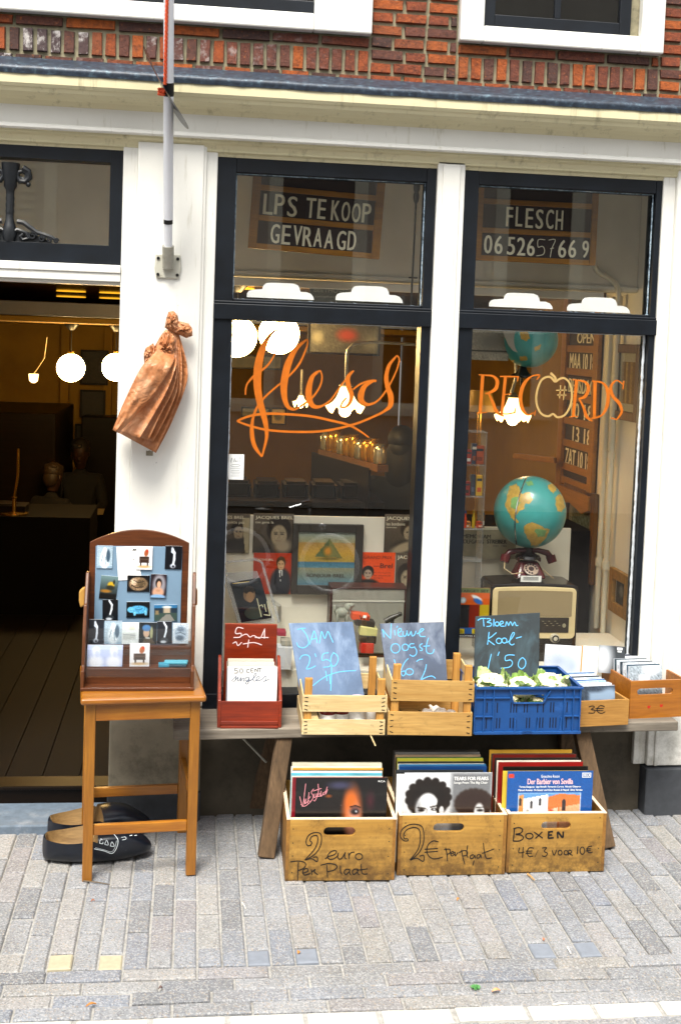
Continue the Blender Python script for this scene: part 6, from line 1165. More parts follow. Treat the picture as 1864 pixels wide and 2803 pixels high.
m = MB(); m.tube([pr(x, y) for x, y in ((118,505),(240,862))], .004, 8); m.tube([pr(x, y) for x, y in ((150,440),(340,420),(385,440),(420,560),(500,840))], .006, 8); m.tube([pr(x, y) for x, y in ((130,455),(165,575),(245,855))], .004, 8)
part('rods', m, M['acrylic_solid'], AS, world=True, smooth=True); q = slab(MB(), 'M', [(128,510),(352,497),(475,842),(225,868)], p+Vector((0, .008, 0)), n, .004); part('sheet', q, M['acrylic_solid'], AS, world=True)
m = MB()
for k in range(5): a = pr(495+k*8, 800+k*8); m.tube([a+Vector((0, .03*k, -.03)), a+Vector((.0, .03*k, .04)), a+Vector((-.03, .03*k+.02, .06))], .003, 6)
part('wire_loops', m, M['steel'], AS, world=True, smooth=True)
# ribbed radio
x, w, z, h = pframe('M', (838, 605), (1348, 840), .30); zb0 = .56; RA = thing('ribbed_speaker', 'brown-cased speaker with a silver ribbed grille, low right in the first window', 'speaker', (x, .30, zb0)); top_ = z+h-zb0
part('case', MB().frame(-w/2, w/2, 0, top_, .008, -.004, .10).box(-w/2+.008, w/2-.008, .012, .09, .008, top_-.008), mat('mahogany_case', '3a1c16', .35, .15, 9), RA, bevel=.002)
part('grille_backing', MB().box(-w/2+.009, w/2-.009, .0085, .0115, .012, top_-.010), plain('6e6a5e'), RA)
m = MB(); nn = 62; zm = top_-(700-605)*.40816*5.0/3300
for i in range(nn):
    xx = -w/2+.010+(w-.02)*(i+.5)/nn; m.box(xx-.0013, xx+.0013, 0, .008, .02, zm-.004); m.box(xx-.0013, xx+.0013, 0, .008, zm+.004, top_-.010)
part('grille', m, mat('silver_ribs', 'a9a89c', .4, .1, 9), RA); part('grille_bar', MB().box(-w/2+.008, w/2-.008, -.002, .01, zm-.003, zm+.003), mat('silver_bar', 'b9b8ac', .4, .1, 9), RA)
# little things in front of it
SM = 'small display things in the first window'
def lump(name, lab, cat, pts, mt, loc): 
    m = MB(); 
    for (c, r) in pts: m.ball(Vector(c), *(r if isinstance(r, tuple) else (r,)), n=14, m=9)
    return solo(name, m, mt, lab, cat, loc, SM, local=True, smooth=True)
q = PY(*px('M', 920, 850), .21); lump('toy_dog', 'small pale grey toy dog with a dark head, in front of the ribbed speaker', 'toy', [((0, 0, .045), (.03, .018, .022)), ((.024, 0, .068), (.016, .014, .018)), ((.036, -.006, .078), (.013, .012, .010)), ((-.02, -.01, .02), (.007, .007, .024)), ((-.02, .01, .02), (.007, .007, .024)), ((.02, -.01, .02), (.007, .007, .024)), ((.02, .01, .02), (.007, .007, .024)), ((-.032, 0, .06), (.006, .006, .016))], mat('toy_grey', '8a8d80', .6, .2, 20), q)
q = PY(*px('M', 1255, 845), .21); m = MB(); m.tube([(-.03, 0, .005), (-.005, 0, .02), (.03, 0, .035)], [.012, .012, .008], 10); m.tube([(.0, 0, .02), (.004, 0, -.02)], [.009, .007], 8); m.ball((.032, 0, .037), .010); solo('toy_airplane', m, mat('dark_pewter', '3a3833', .4, .2, 20), 'small dark metal toy resting in front of the ribbed speaker', 'toy', q, SM, local=True, smooth=True)
for k, (x0, y0, x1, y1, hc, lab, Y) in enumerate(((985,790,1105,832,'c9481a','orange book reading VLI on top of a leaning pile',.17), (1010,832,1140,872,'2c2622','dark book under the orange one',.16), (1038,880,1155,935,'c2bd7c','yellow-green book in the leaning pile',.14), (1045,935,1150,985,'1d1b1a','black box under the yellow-green book',.13), (1048,985,1135,1050,'b5261a','red box at the foot of the book pile',.12), (488,905,548,935,'8a1630','crimson box behind the red-brown record box',.14), (515,965,580,1000,'8f8c80','folded grey paper behind the record box',.10), (482,1010,585,1160,'b9bcc0','pale grey carton behind the record box',.085))):
    a, b = PY(*px('M', x0, y1), Y), PY(*px('M', x1, y0), Y); w = b.x-a.x; h = b.z-a.z; m = MB().box(-w/2, w/2, 0, .06, 0, h); o = solo('book' if k < 3 else 'small_box', m, plain(hc), lab, 'book' if k < 3 else 'box', (a+b)/2-Vector((0, 0, h/2)), SM, (0, .14 if k < 3 else .03, .0), local=True, bevel=.002)
    if k == 0: m = MB(); text(m, 'VLI', -w*.1, w*.42, h*.2, h*.85, -.0006, bold=.0006); part('lettering', m, plain('3a140c'), o); part('price_tag', MB().box(w*.1, w*.3, -.0015, -.0008, h*.55, h*1.0), M['paper'], o)
# ---- second window: shelf, globes, telephone, radio
Ys = .40; xa, xb = PY(*px('W', 140, 1000), Ys).x, PY(*px('W', 305, 1000), Ys).x; zl = [PY(*px('W', 220, y), Ys).z for y in (760, 975, 1180, 1390)]+[PY(*px('N', 220, 415), Ys).z]
AC = thing('acrylic_shelf', 'clear acrylic display shelf of little boxes at the left of the second window', 'shelf', ((xa+xb)/2, Ys, .56)); m = MB()
for zz in zl: m.box(xa, xb, Ys, Ys+.10, zz-.003, zz+.001)
part('shelf_board', m, M['acrylic_solid'], AC, world=True); part('upright', MB().box(xb-.003, xb, Ys, Ys+.10, .56, zl[0]), M['acrylic_solid'], AC, world=True); part('upright', MB().box(xa, xa+.003, Ys, Ys+.10, .56, zl[0]), M['acrylic_solid'], AC, world=True)
GB = 'little goods on the acrylic shelf'
def mini(c, x0, y0, x1, y1, hc, lab, bottle=False, cap='c9c4b4', cat=None):
    a, b = PY(*px(c, x0, y1), Ys+.03), PY(*px(c, x1, y0), Ys+.03); w = b.x-a.x; h = b.z-a.z; zz = max([z for z in zl if z <= a.z+.02]+[.56]); lo = ((a.x+b.x)/2, Ys+.03, zz+.0015); h = b.z-zz
    if bottle: K = thing('small_bottle', lab, 'bottle', lo, 0, GB); part('flask', MB().lathe([(w*.4, 0), (w*.45, .004), (w*.45, h*.55), (w*.2, h*.75), (w*.18, h*.85)], 12), plain(hc, .25), K, smooth=True); part('cap', MB().lathe([(w*.24, h*.84), (w*.24, h)], 10), plain(cap), K); return
    K = thing('small_box', lab, cat or 'box', lo, 0, GB); part('carton', MB().box(-w/2, w/2, 0, .03, 0, h), plain(hc), K, bevel=.0008); part('front_label', MB().box(-w*.32, w*.32, -.0008, 0, h*.18, h*.4), plain(cap), K); part('label_band', MB().box(-w*.4, w*.4, -.0008, 0, h*.72, h*.85), plain('25303a' if hc != '22304a' else 'c9c4b4'), K)
mini('W', 175, 880, 215, 965, '9c2a12', 'small red box with a white label on the top shelf', cap='d8d4cc'); mini('W', 212, 840, 250, 965, '22304a', 'tall navy box on the top shelf', cap='8a4020'); mini('W', 236, 855, 295, 960, 'b0481a', 'orange-brown box at the right of the top shelf', cap='7a2c10'); mini('W', 155, 900, 178, 965, '5a3018', 'brown flask at the left of the top shelf', True)
mini('W', 155, 1085, 205, 1170, '8c1f14', 'low red box on the second shelf', cap='2c1410'); mini('W', 205, 1040, 240, 1175, '2a2c3a', 'dark blue-grey box on the second shelf', cap='54586a'); mini('W', 240, 1045, 285, 1175, 'd8a61c', 'bright yellow box with an orange mark on the second shelf', cap='c24a14')
mini('W', 160, 1272, 186, 1340, 'c43c14', 'red bottle with a blue cap on the third shelf', True, '2a3f7a'); mini('W', 212, 1268, 240, 1378, 'b89a1c', 'yellow striped bottle on the third shelf', True, '7d6a14'); mini('W', 140, 1345, 208, 1378, 'b5762c', 'small tan packet reading 10 on the third shelf', cap='d9d4c4'); mini('W', 250, 1345, 290, 1378, 'b0380f', 'small red-orange packet on the third shelf', cap='d8b49a'); mini('W', 282, 1270, 300, 1378, '6a4a1c', 'narrow brown box at the right end of the third shelf'); mini('N', 132, 350, 160, 392, 'c2a070', 'tiny beige box on the lowest shelf', cap='8c3a1c')
x, w, z, h = pframe('N', (40, 212), (495, 400), .60); o = part('memorial_card', card(Cv(20, 12, '8f8872').noise(.03), w, h, .004), M['print_matt']); o.location = (x, .60, z); tag(o, 'beige card reading IN MEMORIAM behind the big globe', 'card'); m = MB(); f2 = lambda X: PY(*px('N', X, 300), .60).x-x
text(m, 'IN MEMORIAM', f2(108), f2(334), h*.70, h*.84, -.0006, bold=.0006); text(m, 'WOLFGANG', f2(128), f2(290), h*.52, h*.66, -.0006, bold=.0006); text(m, 'STREIBER', f2(312), f2(438), h*.53, h*.67, -.0006, bold=.0012); text(m, '1934 - 1985', f2(352), f2(440), h*.42, h*.48, -.0006); part('lettering', m, plain('2c2a24'), o)
# toy set poster
x, w, z, h = pframe('N', (100, 588), (318, 910), .20); PO = part('toy_poster', card(Cv(60, 88, 'c9561a').rect(0, 0, 1, .10, '6a7a4a').rect(0, .34, 1, .8, '3a3632').rect(0, .34, .45, .8, '2a2a2c').rect(.42, .34, .72, .8, '7d2210').rect(.72, .34, 1, .8, 'b59a1c').rect(0, .8, 1, .93, '2c5a9c').rect(0, .93, 1, 1, '15161a').ell(.22, .25, .09, .06, '9fb4c0', .15).ell(.22, .25, .05, .035, 'd5dade', .3).ell(.62, .2, .16, .04, 'dfe4ea', .3, .3).ell(.66, .27, .14, .05, '2f62b0', .3, .3).rect(.05, .82, .3, .92, 'c9b01c').rect(.52, .82, .78, .92, 'c9b01c'), w, h, .004), M['print']); PO.location = (x, .20, z)
tag(PO, 'orange toy box reading TARGET SET at the lower left of the second window', 'toy box'); m = MB(); text(m, 'TARGET SET', -.38*w, .46*w, h*.915, h*.965, -.0006, bold=.0005); part('heading', m, plain('3a2a1c'), PO); m = MB(); text(m, 'SHOOTING GALLERY', -.42*w, .45*w, h*.022, h*.05, -.0006, bold=.0003); part('lettering', m, M['paper'], PO)
m = MB(); text(m, '200', -.39*w, -.27*w, h*.1, h*.155, -.0006); text(m, '100', .09*w, .21*w, h*.1, h*.155, -.0006); part('numbers', m, plain('2a2410'), PO)
def figure(x0, y0, y1, hc):
    a, b = PY(*px('N', x0, y1), .185), PY(*px('N', x0, y0), .185); hh = b.z-a.z; m = MB(); m.lathe([(hh*.22, 0), (hh*.24, hh*.06), (hh*.12, hh*.12), (hh*.2, hh*.3), (hh*.1, hh*.5), (hh*.12, hh*.62), (hh*.09, hh*.72), (hh*.1, hh*.84), (hh*.03, hh)], 14); return m, a
for x0, y0, y1, hc, lab in ((140, 705, 835, '9fb8a8', 'pale green toy frog figure before the TARGET SET box'), (210, 700, 845, '8a2408', 'dark red toy figure before the TARGET SET box')):
    m, a = figure(x0, y0, y1, hc); solo('toy_figure', m, plain(hc), lab, 'toy', a, 'toy figures before the toy box', smooth=True)
# big globe
gc = PY(*px('W', 590, 1277), .36); gd = (gc-Vector(CAMPOS)).length; gr = 232*.42347*gd/FPX*.985
GL = thing('globe', 'large blue-green globe above the red telephone', 'globe', gc-Vector((0, 0, gr+.03))); part('sphere', MB().ball(gc, gr, n=56, m=36), M['sea'], GL, world=True, smooth=True)
def land(mb, c, r, polys, crop):
    for P in polys:
        Q = []
        for i in range(len(P)):
            (x0, y0), (x1, y1) = P[i], P[(i+1) % len(P)]
            for t in np.arange(0, 1, .2): Q.append((x0+(x1-x0)*t+random.uniform(-4, 4), y0+(y1-y0)*t+random.uniform(-4, 4)))
        mx, my = sum(x for x, y in Q)/len(Q), sum(y for x, y in Q)/len(Q); rings = 6; b = len(mb.v); N = len(Q); ok = True
        for k in range(rings+1):
            f = max(k/rings, .01)
            for (x, y) in Q:
                d = Vector(ray(*px(crop, mx+(x-mx)*f, my+(y-my)*f))).normalized(); o_ = Vector(CAMPOS)-c; B_ = o_.dot(d); D2 = B_*B_-(o_.length_squared-(r*1.0015)**2); s = -B_-math.sqrt(max(D2, 0)); mb.v.append(c+(o_+d*s).normalized()*r*(1.003+.003*(1-f)))
        for k in range(rings):
            for i in range(N): mb.f.append((b+k*N+i, b+k*N+(i+1) % N, b+(k+1)*N+(i+1) % N, b+(k+1)*N+i)); mb.mi.append(mb.k)
m = MB(); m.k = 0; land(m, gc, gr, [[(455,1115),(500,1095),(520,1120),(540,1160),(590,1150),(610,1200),(585,1225),(560,1215),(550,1260),(520,1275),(500,1300),(470,1320),(455,1290),(430,1240),(440,1180)], [(470,1290),(490,1310),(520,1345),(510,1352),(475,1325)], [(552,1370),(590,1345),(640,1355),(690,1385),(715,1390),(700,1440),(670,1470),(640,1500),(600,1505),(590,1470),(550,1410)], [(755,1180),(790,1160),(808,1190),(815,1250),(795,1280),(770,1275),(755,1230)], [(700,1105),(735,1095),(765,1130),(740,1160),(715,1135)]], 'W')
m.k = 1; land(m, gc, gr*1.002, [[(625,1385),(680,1392),(700,1400),(680,1440),(640,1440),(620,1410)], [(470,1190),(510,1180),(530,1215),(500,1260),(465,1250)], [(560,1085),(600,1075),(615,1100),(585,1115)]], 'W'); part('land_map', m, [M['land'], M['land_g']], GL, world=True, smooth=True)
m = MB(); pts = []
for t in np.linspace(-1.35, 1.45, 24): x, y = 500+60*(t*.5+.0)**2*1.0+(t > 0)*0, 0; 
for t in np.linspace(0, 1, 22):
    x, y = (1-t)**2*565+2*t*(1-t)*470+t*t*505, 1065+t*(1480-1065); d = Vector(ray(*px('W', x, y))).normalized(); o_ = Vector(CAMPOS)-gc; B_ = o_.dot(d); s = -B_-math.sqrt(max(B_*B_-(o_.length_squared-gr*gr), 0)); pts.append(gc+(o_+d*s).normalized()*(gr+.004))
m.tube(pts, .0028, 6); part('meridian_ring', m, M['chrome'], GL, world=True, smooth=True)
part('base', MB().lathe([(.055, 0), (.05, .012), (.02, .025), (.018, .06)], 20, Tr(gc.x, gc.y, gc.z-gr-.045)), M['bakelite'], GL, world=True, smooth=True)
# upper globe, cut by the transom bar
g2 = PY(*px('W', 590, 165), .60); r2 = 178*.42347*(g2-Vector(CAMPOS)).length/FPX; G2 = thing('globe', 'green globe hanging high in the second window, its top behind the transom', 'globe', g2-Vector((0, 0, r2))); part('sphere', MB().ball(g2, r2, n=48, m=30), M['sea'], G2, world=True, smooth=True); m = MB(); land(m, g2, r2, [[(525,110),(575,105),(590,150),(570,175),(535,165)], [(620,215),(660,190),(655,225),(620,240)], [(430,295),(490,300),(480,330),(440,325)], [(520,275),(570,270),(575,298),(525,300)]], 'W'); part('land_map', m, M['land'], G2, world=True, smooth=True); part('foot', MB().lathe([(.05, 0), (.055, .01), (.03, .02), (.012, .05)], 16, Tr(PY(*px('W', 545, 330), .6).x, .6, g2.z-r2-.045)).cyl((PY(*px('W', 540, 360), .6).x, .6, g2.z-r2-.10), (PY(*px('W', 540, 330), .6).x, .6, g2.z-r2-.03), .006), M['bakelite'], G2, world=True, smooth=True)
q = slab(MB(), 'W', [(405,75),(515,75),(515,250),(480,235),(450,200),(425,140)], (0, .52, 0), NY, .004); solo('lamp_screen', q, plain('8f8a7c'), 'rounded pale paper shade beside the high globe', 'shade', PY(*px('W', 470, 160), .52))
x, w, z, h = pframe('W', (150, 95), (420, 295), .66); o = part('framed_print', card(Cv(50, 40, '8d8878').noise(.12).ell(.6, .4, .35, .3, '6d6a60', .6).rect(0, .68, 1, .74, '3a3833'), w, h, .006), M['print_matt']); o.location = (x, .58, z); tag(o, 'grey mottled print at the upper left of the second window', 'picture')
# radio and telephone
YR_ = .24; c3 = lambda x, y, Y=YR_: PY(*px('N', x, y), Y)
r0, r1 = c3(322, 560), c3(928, 560); zt = c3(600, 560).z; zbt = c3(700, 960).z; RD = thing('valve_radio', 'big dark vintage radio with a cream surround and cloth grille', 'radio', ((r0.x+r1.x)/2, YR_, .56)); T = Tr((r0.x+r1.x)/2, YR_, .56); iv = T.inverted(); P3 = lambda x, y, dy=0: iv @ c3(x, y, YR_+dy)
def rr(x0, x1, z0, z1, bow, rad, n=5):
    out = []
    for cx_, cz_, a0 in ((x1-rad, z0+rad, -90), (x1-rad, z1-rad, 0), (x0+rad, z1-rad, 90), (x0+rad, z0+rad, 180)):
        if a0 == 90: out += [(x1-rad+(x0-x1+2*rad)*t, z1+bow*math.sin(math.pi*t)) for t in (.15, .3, .5, .7, .85)]
        for k in range(n+1): A = R(a0+90*k/n); out.append((cx_+rad*math.cos(A), cz_+rad*math.sin(A)))
    return out
a, b = P3(322, 960), P3(905, 572); part('cabinet', MB().prism(rr(a.x, b.x, 0, b.z, .006, .02), .0, .19), M['bakelite'], RD, bevel=.004)
a, b = P3(335, 912), P3(890, 590); part('cream_surround', MB().prism(rr(a.x, b.x, a.z, b.z, .005, .02), -.008, .002), M['ivory'], RD, bevel=.003)
a, b = P3(375, 768), P3(862, 610); part('speaker_cloth', MB().prism(rr(a.x, b.x, a.z, b.z, .003, .006), -.010, .0), M['cloth'], RD)
a, b = P3(380, 872), P3(838, 778); part('dial_panel', MB().box(a.x, b.x, -.0105, 0, a.z, b.z), plain('2a241c', .2), RD, bevel=.001)
m = MB()
for i in range(9): q = P3(670+i*13, 800+(i % 3)*14); m.box(q.x-.004, q.x+.004, -.0112, -.0106, q.z-.001, q.z+.001)
q = P3(805, 828); m.prism([(q.x+.008*math.sin(A), q.z+.009*math.cos(A)) for A in np.linspace(0, 2*math.pi, 13)[:-1]], -.0114, -.0106); part('dial_marks', m, plain('8c8468'), RD)
q = P3(743, 908); part('tuning_knob', MB().cyl((q.x, -.008, q.z), (q.x, -.026, q.z), .020, .018, 24).cyl((q.x, -.026, q.z), (q.x, -.028, q.z), .009, n=16), [plain('b8b09a', .3)], RD, bevel=.001); part('knob_ring', MB().tube([(q.x+.0125*math.cos(A), -.0265, q.z+.0125*math.sin(A)) for A in np.linspace(0, 2*math.pi, 25)[:-1]], .003, 6, closed=True), M['bakelite'], RD)
tz = (iv @ c3(600, 558, YR_+.0)).z+.56; q0 = c3(600, 540, YR_+.05); q0.z = tz+.007
x, w, z, h = pframe('N', (523, 506), (656, 545), YR_+.02); o = part('label_card', card(Cv(6, 6, 'dcdcd6'), w, h, .002), M['print_matt']); o.location = (x, YR_+.005, tz+.004); tag(o, 'small white label card standing on the vintage radio', 'label card'); m = MB()
for zz in (.3, .5, .72): m.box(-w*.38, w*.36, -.0008, -.0003, h*zz, h*(zz+.09))
part('print_lines', m, plain('4a4a4a'), o)
TP = thing('telephone', 'dark red dial telephone on the vintage radio below the globe', 'telephone', (q0.x, YR_+.10, tz+.006)); s = .82
m = MB(); m.hexa([(-.085*s, -.065*s, 0), (.085*s, -.065*s, 0), (.085*s, .07*s, 0), (-.085*s, .07*s, 0)], [(-.05*s, -.005*s, .085*s), (.05*s, -.005*s, .085*s), (.05*s, .05*s, .085*s), (-.05*s, .05*s, .085*s)]); part('body', m, M['red_phone'], TP, bevel=.014, seg=3)
dm = Tr(0, -.040*s, .045*s) @ Rx(R(40)); part('dial', MB().lathe([(.038*s, 0), (.038*s, .006), (.03*s, .008)], 24, dm), plain('a08c7c', .3), TP, smooth=True)
m = MB()
for k in range(10): A = k*.52; m.lathe([(.0055*s, .0075), (.0055*s, .0095)], 8, dm @ Tr(.028*s*math.cos(A), .028*s*math.sin(A), 0))
m.lathe([(.014*s, .008), (.014*s, .010)], 12, dm); part('finger_holes', m, plain('2a1414'), TP)
m = MB(); m.box(-.062*s, -.052*s, -.01*s, .05*s, .083*s, .105*s); m.box(.052*s, .062*s, -.01*s, .05*s, .083*s, .105*s); part('cradle', m, M['red_phone'], TP, bevel=.003)
hs_ = MB().tube([(-.125*s, .02*s, .095*s), (-.10*s, .02*s, .125*s), (-.05*s, .02*s, .137*s), (.05*s, .02*s, .137*s), (.10*s, .02*s, .125*s), (.125*s, .02*s, .095*s)], [.018*s, .017*s, .013*s, .013*s, .017*s, .018*s], 12); hs_.cyl((-.118*s, .02*s, .11*s), (-.13*s, .01*s, .075*s), .026*s, .024*s); hs_.cyl((.118*s, .02*s, .11*s), (.13*s, .01*s, .075*s), .026*s, .024*s); part('handset', hs_, M['red_phone'], TP, smooth=True)
part('cord', MB().tube([(-.13*s, 0, .08*s), (-.14*s, -.03, .05*s), (-.10*s, -.05*s, .02), (-.05*s, -.07*s, .03)], .0025, 6).tube([(.06*s, -.06*s, .05*s), (.09*s, -.07*s, .02), (.12*s, -.05*s, .004)], .0025, 6), plain('a08a60'), TP, smooth=True)
# side wall: hours board, pipes, pictures
XS = 1.955; NX = Vector((-1, 0, 0))
def wallbox(c, x0, y0, x1, y1, X): a = PX(*px(c, x0, (y0+y1)/2), X); b = PX(*px(c, x1, (y0+y1)/2), X); t = PX(*px(c, (x0+x1)/2, y0), X); q = PX(*px(c, (x0+x1)/2, y1), X); return b.y, a.y, q.z, t.z   # y near, y far, z low, z high
yn, yf, z0, z1 = wallbox('W', 800, 60, 1035, 1120, XS); LBd = thing('hours_board', 'tall wooden letter board of opening hours on the side wall of the second window', 'letter board', (XS, (yn+yf)/2, z0), rotz=R(90)*-1)
Wd = yf-yn; Hh = z1-z0+.25; zz = lambda y: PX(*px('W', 920, y), XS).z-z0
part('back', MB().box(-Wd/2, Wd/2, .0, .008, 0, Hh), M['sign_back'], LBd); m = MB(); m.box(-Wd/2, -Wd/2+.07, -.02, .008, -.03, Hh); m.box(Wd/2-.07, Wd/2, -.02, .008, -.06, Hh); part('side_rail', m, M['sign_wood'], LBd, bevel=.003); m = MB()
for y in (225, 375, 545, 705, 855, 1015, 1110): m.box(-Wd/2+.07, Wd/2-.07, -.012, .006, zz(y)-.018, zz(y)+.018)
m.prism([(-Wd/2, -.08), (-Wd/2+.1, -.11), (0, -.09), (Wd/2-.1, -.12), (Wd/2, -.09), (Wd/2, -.02), (-Wd/2, -.02)], -.03, .006); part('cross_rail', m, M['sign_wood'], LBd, bevel=.003); m = MB()
for s, y0, y1, f0, f1 in (('OPEN', 120, 188, .3, .95), ('MAA 10 18', 255, 365, .05, .98), ('DENSDAG', 420, 515, .05, .98), ('10 18', 580, 680, .2, .98), ('13 18', 735, 840, .3, .98), ('ZAT 10 18', 890, 1005, .05, .98)):
    w_ = Wd-.15; text(m, s, -w_/2+f0*w_, -w_/2+f1*w_, zz(y1), zz(y0), -.002, bold=.003)
part('letters', m, M['letter'], LBd); m = MB()
for y0, y1 in ((110, 200), (245, 372), (410, 530), (565, 690), (725, 845), (880, 1010)): m.box(-Wd/2+.075, Wd/2-.075, -.001, .002, zz(y1), zz(y0))
part('letter_tile', m, M['sign_tile'], LBd)
for (ua, va, ub, vb, lab) in ((1100, 150, 1058, 1400, 'first'), (1150, 150, 1097, 1400, 'second')):
    a = PX(*px('W', (ua+ub)/2, (va+vb)/2), XS-.02); mm = MB().cyl((XS-.02, a.y, .56), (XS-.02, a.y, 2.13), .013, n=14); pz = PX(*px('N', 1085, 445), XS-.02).z; mm.cyl((XS-.02, a.y, pz-.02), (XS-.02, a.y, pz+.02), .018); mm.cyl((XS-.02, a.y, pz+.5), (XS-.02, a.y, pz+.53), .018); part('pipe', mm, M['pipe'], B, smooth=True)
pts = [PY(*px('U', x, y), .60) for x, y in ((955,672),(985,720),(1045,750),(1100,800),(1120,860),(1118,940))]; part('bent_pipe', MB().tube(cr(pts), .011, 10), M['pipe'], B, smooth=True)
def wallpic(c, x0, y0, x1, y1, fw, mt, mat_c, cv, lab, tilt=0):
    yn, yf, z0, z1 = wallbox(c, x0, y0, x1, y1, XS); W_ = yf-yn; H_ = z1-z0; K = thing('framed_picture', lab, 'picture', (XS, (yn+yf)/2, z0), rotz=R(-90)); part('frame', MB().frame(-W_/2, W_/2, 0, H_, fw, -.02, .004), mt, K, bevel=.003); part('mount', MB().box(-W_/2+fw, W_/2-fw, -.002, .002, fw, H_-fw), plain(mat_c), K)
    q = card(cv, W_*.55, H_*.55, .001); q.v = [p+Vector((0, -.003, H_*.22)) for p in q.v]; part('picture', q, M['print_matt'], K); part('glazing', MB().box(-W_/2+fw, W_/2-fw, -.008, -.007, fw, H_-fw), M['glass'], K)
wallpic('N', 818, -60, 1020, 520, .05, M['frame_brown'], '8d8c80', Cv(30, 30, '55625a').noise(.25), 'large brown framed drawing on the side wall below the hours board')
wallpic('N', 1122, 480, 1245, 770, .045, M['gilt'], 'c9c6bc', Cv(20, 24, '4a4640').ell(.5, .4, .2, .25, '8a8478', .3).noise(.1), 'small gilt-framed picture low on the side wall')
wallpic('W', 1150, 195, 1312, 690, .04, M['frame_brown'], 'c2bda4', Cv(20, 30, '7d5f2a').rect(.3, 0, .42, 1, 'c9a650').rect(.6, 0, .75, 1, 'b08a3a').noise(.08), 'brown framed yellow picture high on the side wall')
# ---- lamps
def globe_lamp(u, v, Y, r, lab, cap):
    c = PY(u, v, Y); K = thing('globe_lamp', lab, 'lamp', c+Vector((0, 0, r)), 0, 'lit opal globe lamps'); part('opal_globe', MB().ball(c, r, n=32, m=20), M['globe_lamp'], K, world=True, smooth=True)
    part('holder', MB().cyl((c.x, c.y, c.z+r*.96), (c.x, c.y, c.z+r*1.14), r*.2), M['brass'], K, world=True); part('flex', MB().cyl((c.x, c.y, c.z+r*1.1), (c.x, c.y, cap), .004, n=8), M['black'], K, world=True); part('ceiling_cap', MB().lathe([(.02, 0), (.05, .035), (.052, .045)], 16, Tr(c.x, c.y, cap-.045)), M['black'], K, world=True, smooth=True)
globe_lamp(195, 1007, 4.0, .098, 'lit globe lamp in full view through the doorway', 1.93); globe_lamp(318, 1005, 4.0, .098, 'lit globe lamp cut off by the white door jamb', 1.93)
globe_lamp(764, 914, 1.55, .104, 'lit globe lamp behind the tall f of the script, right of its twin', 2.15); globe_lamp(648, 922, 1.55, .104, 'lit globe lamp at the left edge of the first window', 2.15)
def tulip(c, x, y, Y, rad, hh, lab, arm):
    q = PY(*px(c, x, y), Y); K = thing('tulip_lamp', lab, 'lamp', q+Vector((0, 0, hh)), 0, 'lit tulip-shaded lamps'); m = MB(); n = 40
    for i in range(9):
        t = i/8; r_ = rad*(.28+.42*t+.30*t**4); z = hh*(1-t)
        for k in range(n): A = 2*math.pi*k/n; f = 1+.10*t**3*math.cos(6*A); m.v.append(Vector((r_*f*math.cos(A), r_*f*math.sin(A), z+.018*t**3*math.cos(6*A)))+q)
    for i in range(8):
        for k in range(n): m.f.append((i*n+k, i*n+(k+1) % n, (i+1)*n+(k+1) % n, (i+1)*n+k)); m.mi.append(0)
    part('glass_shade', m, M['tulip'], K, world=True, smooth=True); part('bulb', MB().ball(q+Vector((0, 0, -.005)), rad*.34, n=16), M['bulb'], K, world=True, smooth=True); part('gallery', MB().lathe([(rad*.3, hh*.98), (rad*.42, hh*1.02), (rad*.2, hh*1.12), (.008, hh*1.25)], 16, Tr(*q)), M['steel'], K, world=True, smooth=True)
    if arm: part('arm', MB().tube(cr([PY(*px(c, a, b), Y) for a, b in arm]), .008, 8), M['steel'], K, world=True, smooth=True)
tulip('A', 942, 690, 1.2, .088, .115, 'lit tulip-shaded lamp on a bent pipe behind the script', [(950,545),(955,330),(975,275),(1030,245),(1200,240),(1440,255)])
tulip('W', 478, 675, .95, .082, .10, 'lit tulip-shaded lamp behind the word RECORDS', [(470,560),(468,520),(500,400),(490,290),(440,250),(200,240)])
tulip('A', 645, 655, 2.4, .045, .055, 'small lit tulip lamp, the farther one behind the letter e', [(650,600),(652,520),(655,420)])
q = PY(93, 1035, 4.4); K = thing('wall_lamp', 'small lit cup-shaped lamp left of the globe lamp in the doorway', 'lamp', q); part('glass_cup', MB().lathe([(.012, -.035), (.03, -.02), (.036, .03)], 14, Tr(*q)), M['tulip'], K, world=True, smooth=True); part('flex', MB().tube([q+Vector((.0, 0, .03)), q+Vector((.04, 0, .09)), q+Vector((.075, 0, .15)), q+Vector((.09, 0, .30))], .003, 6), M['ivory'], K, world=True)
for (u, lab) in ((195, 'left'), (312, 'right')):  # added glowing discs standing in for globe lamp reflections on the ceiling
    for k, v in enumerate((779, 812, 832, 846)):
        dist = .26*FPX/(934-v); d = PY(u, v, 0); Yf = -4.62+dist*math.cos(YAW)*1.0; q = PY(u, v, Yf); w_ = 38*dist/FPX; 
        solo('lamp_reflection_disc', MB().lathe([(w_, 0), (w_*1.02, .003), (w_, .006)], 24, Tr(q.x, q.y, 2.142), sy=.6), M['reflection_glow'], 'flat glowing disc added for a lamp reflection in the doorway, %s in the %s row' % (('nearest', 'second', 'third', 'farthest')[k], lab), 'reflection disc', (q.x, q.y, 2.12), 'added reflection discs on the shop ceiling')
for (u, v, hh) in ((640, 758, 0), (640, 798, 0)): q = PY(u, v, 1.3 if v < 770 else 2.0); solo('lamp_reflection_disc', MB().lathe([(.11, 0), (.115, .003), (.11, .008)], 24, Tr(q.x, q.y, 2.14), sy=.6), M['reflection_glow'], 'flat glowing disc added for a lamp reflection in the first window, %s one' % ('near' if v < 770 else 'far'), 'reflection disc', (q.x, q.y, 2.12), 'added reflection discs on the shop ceiling')  # two more added reflection discs, behind the first window
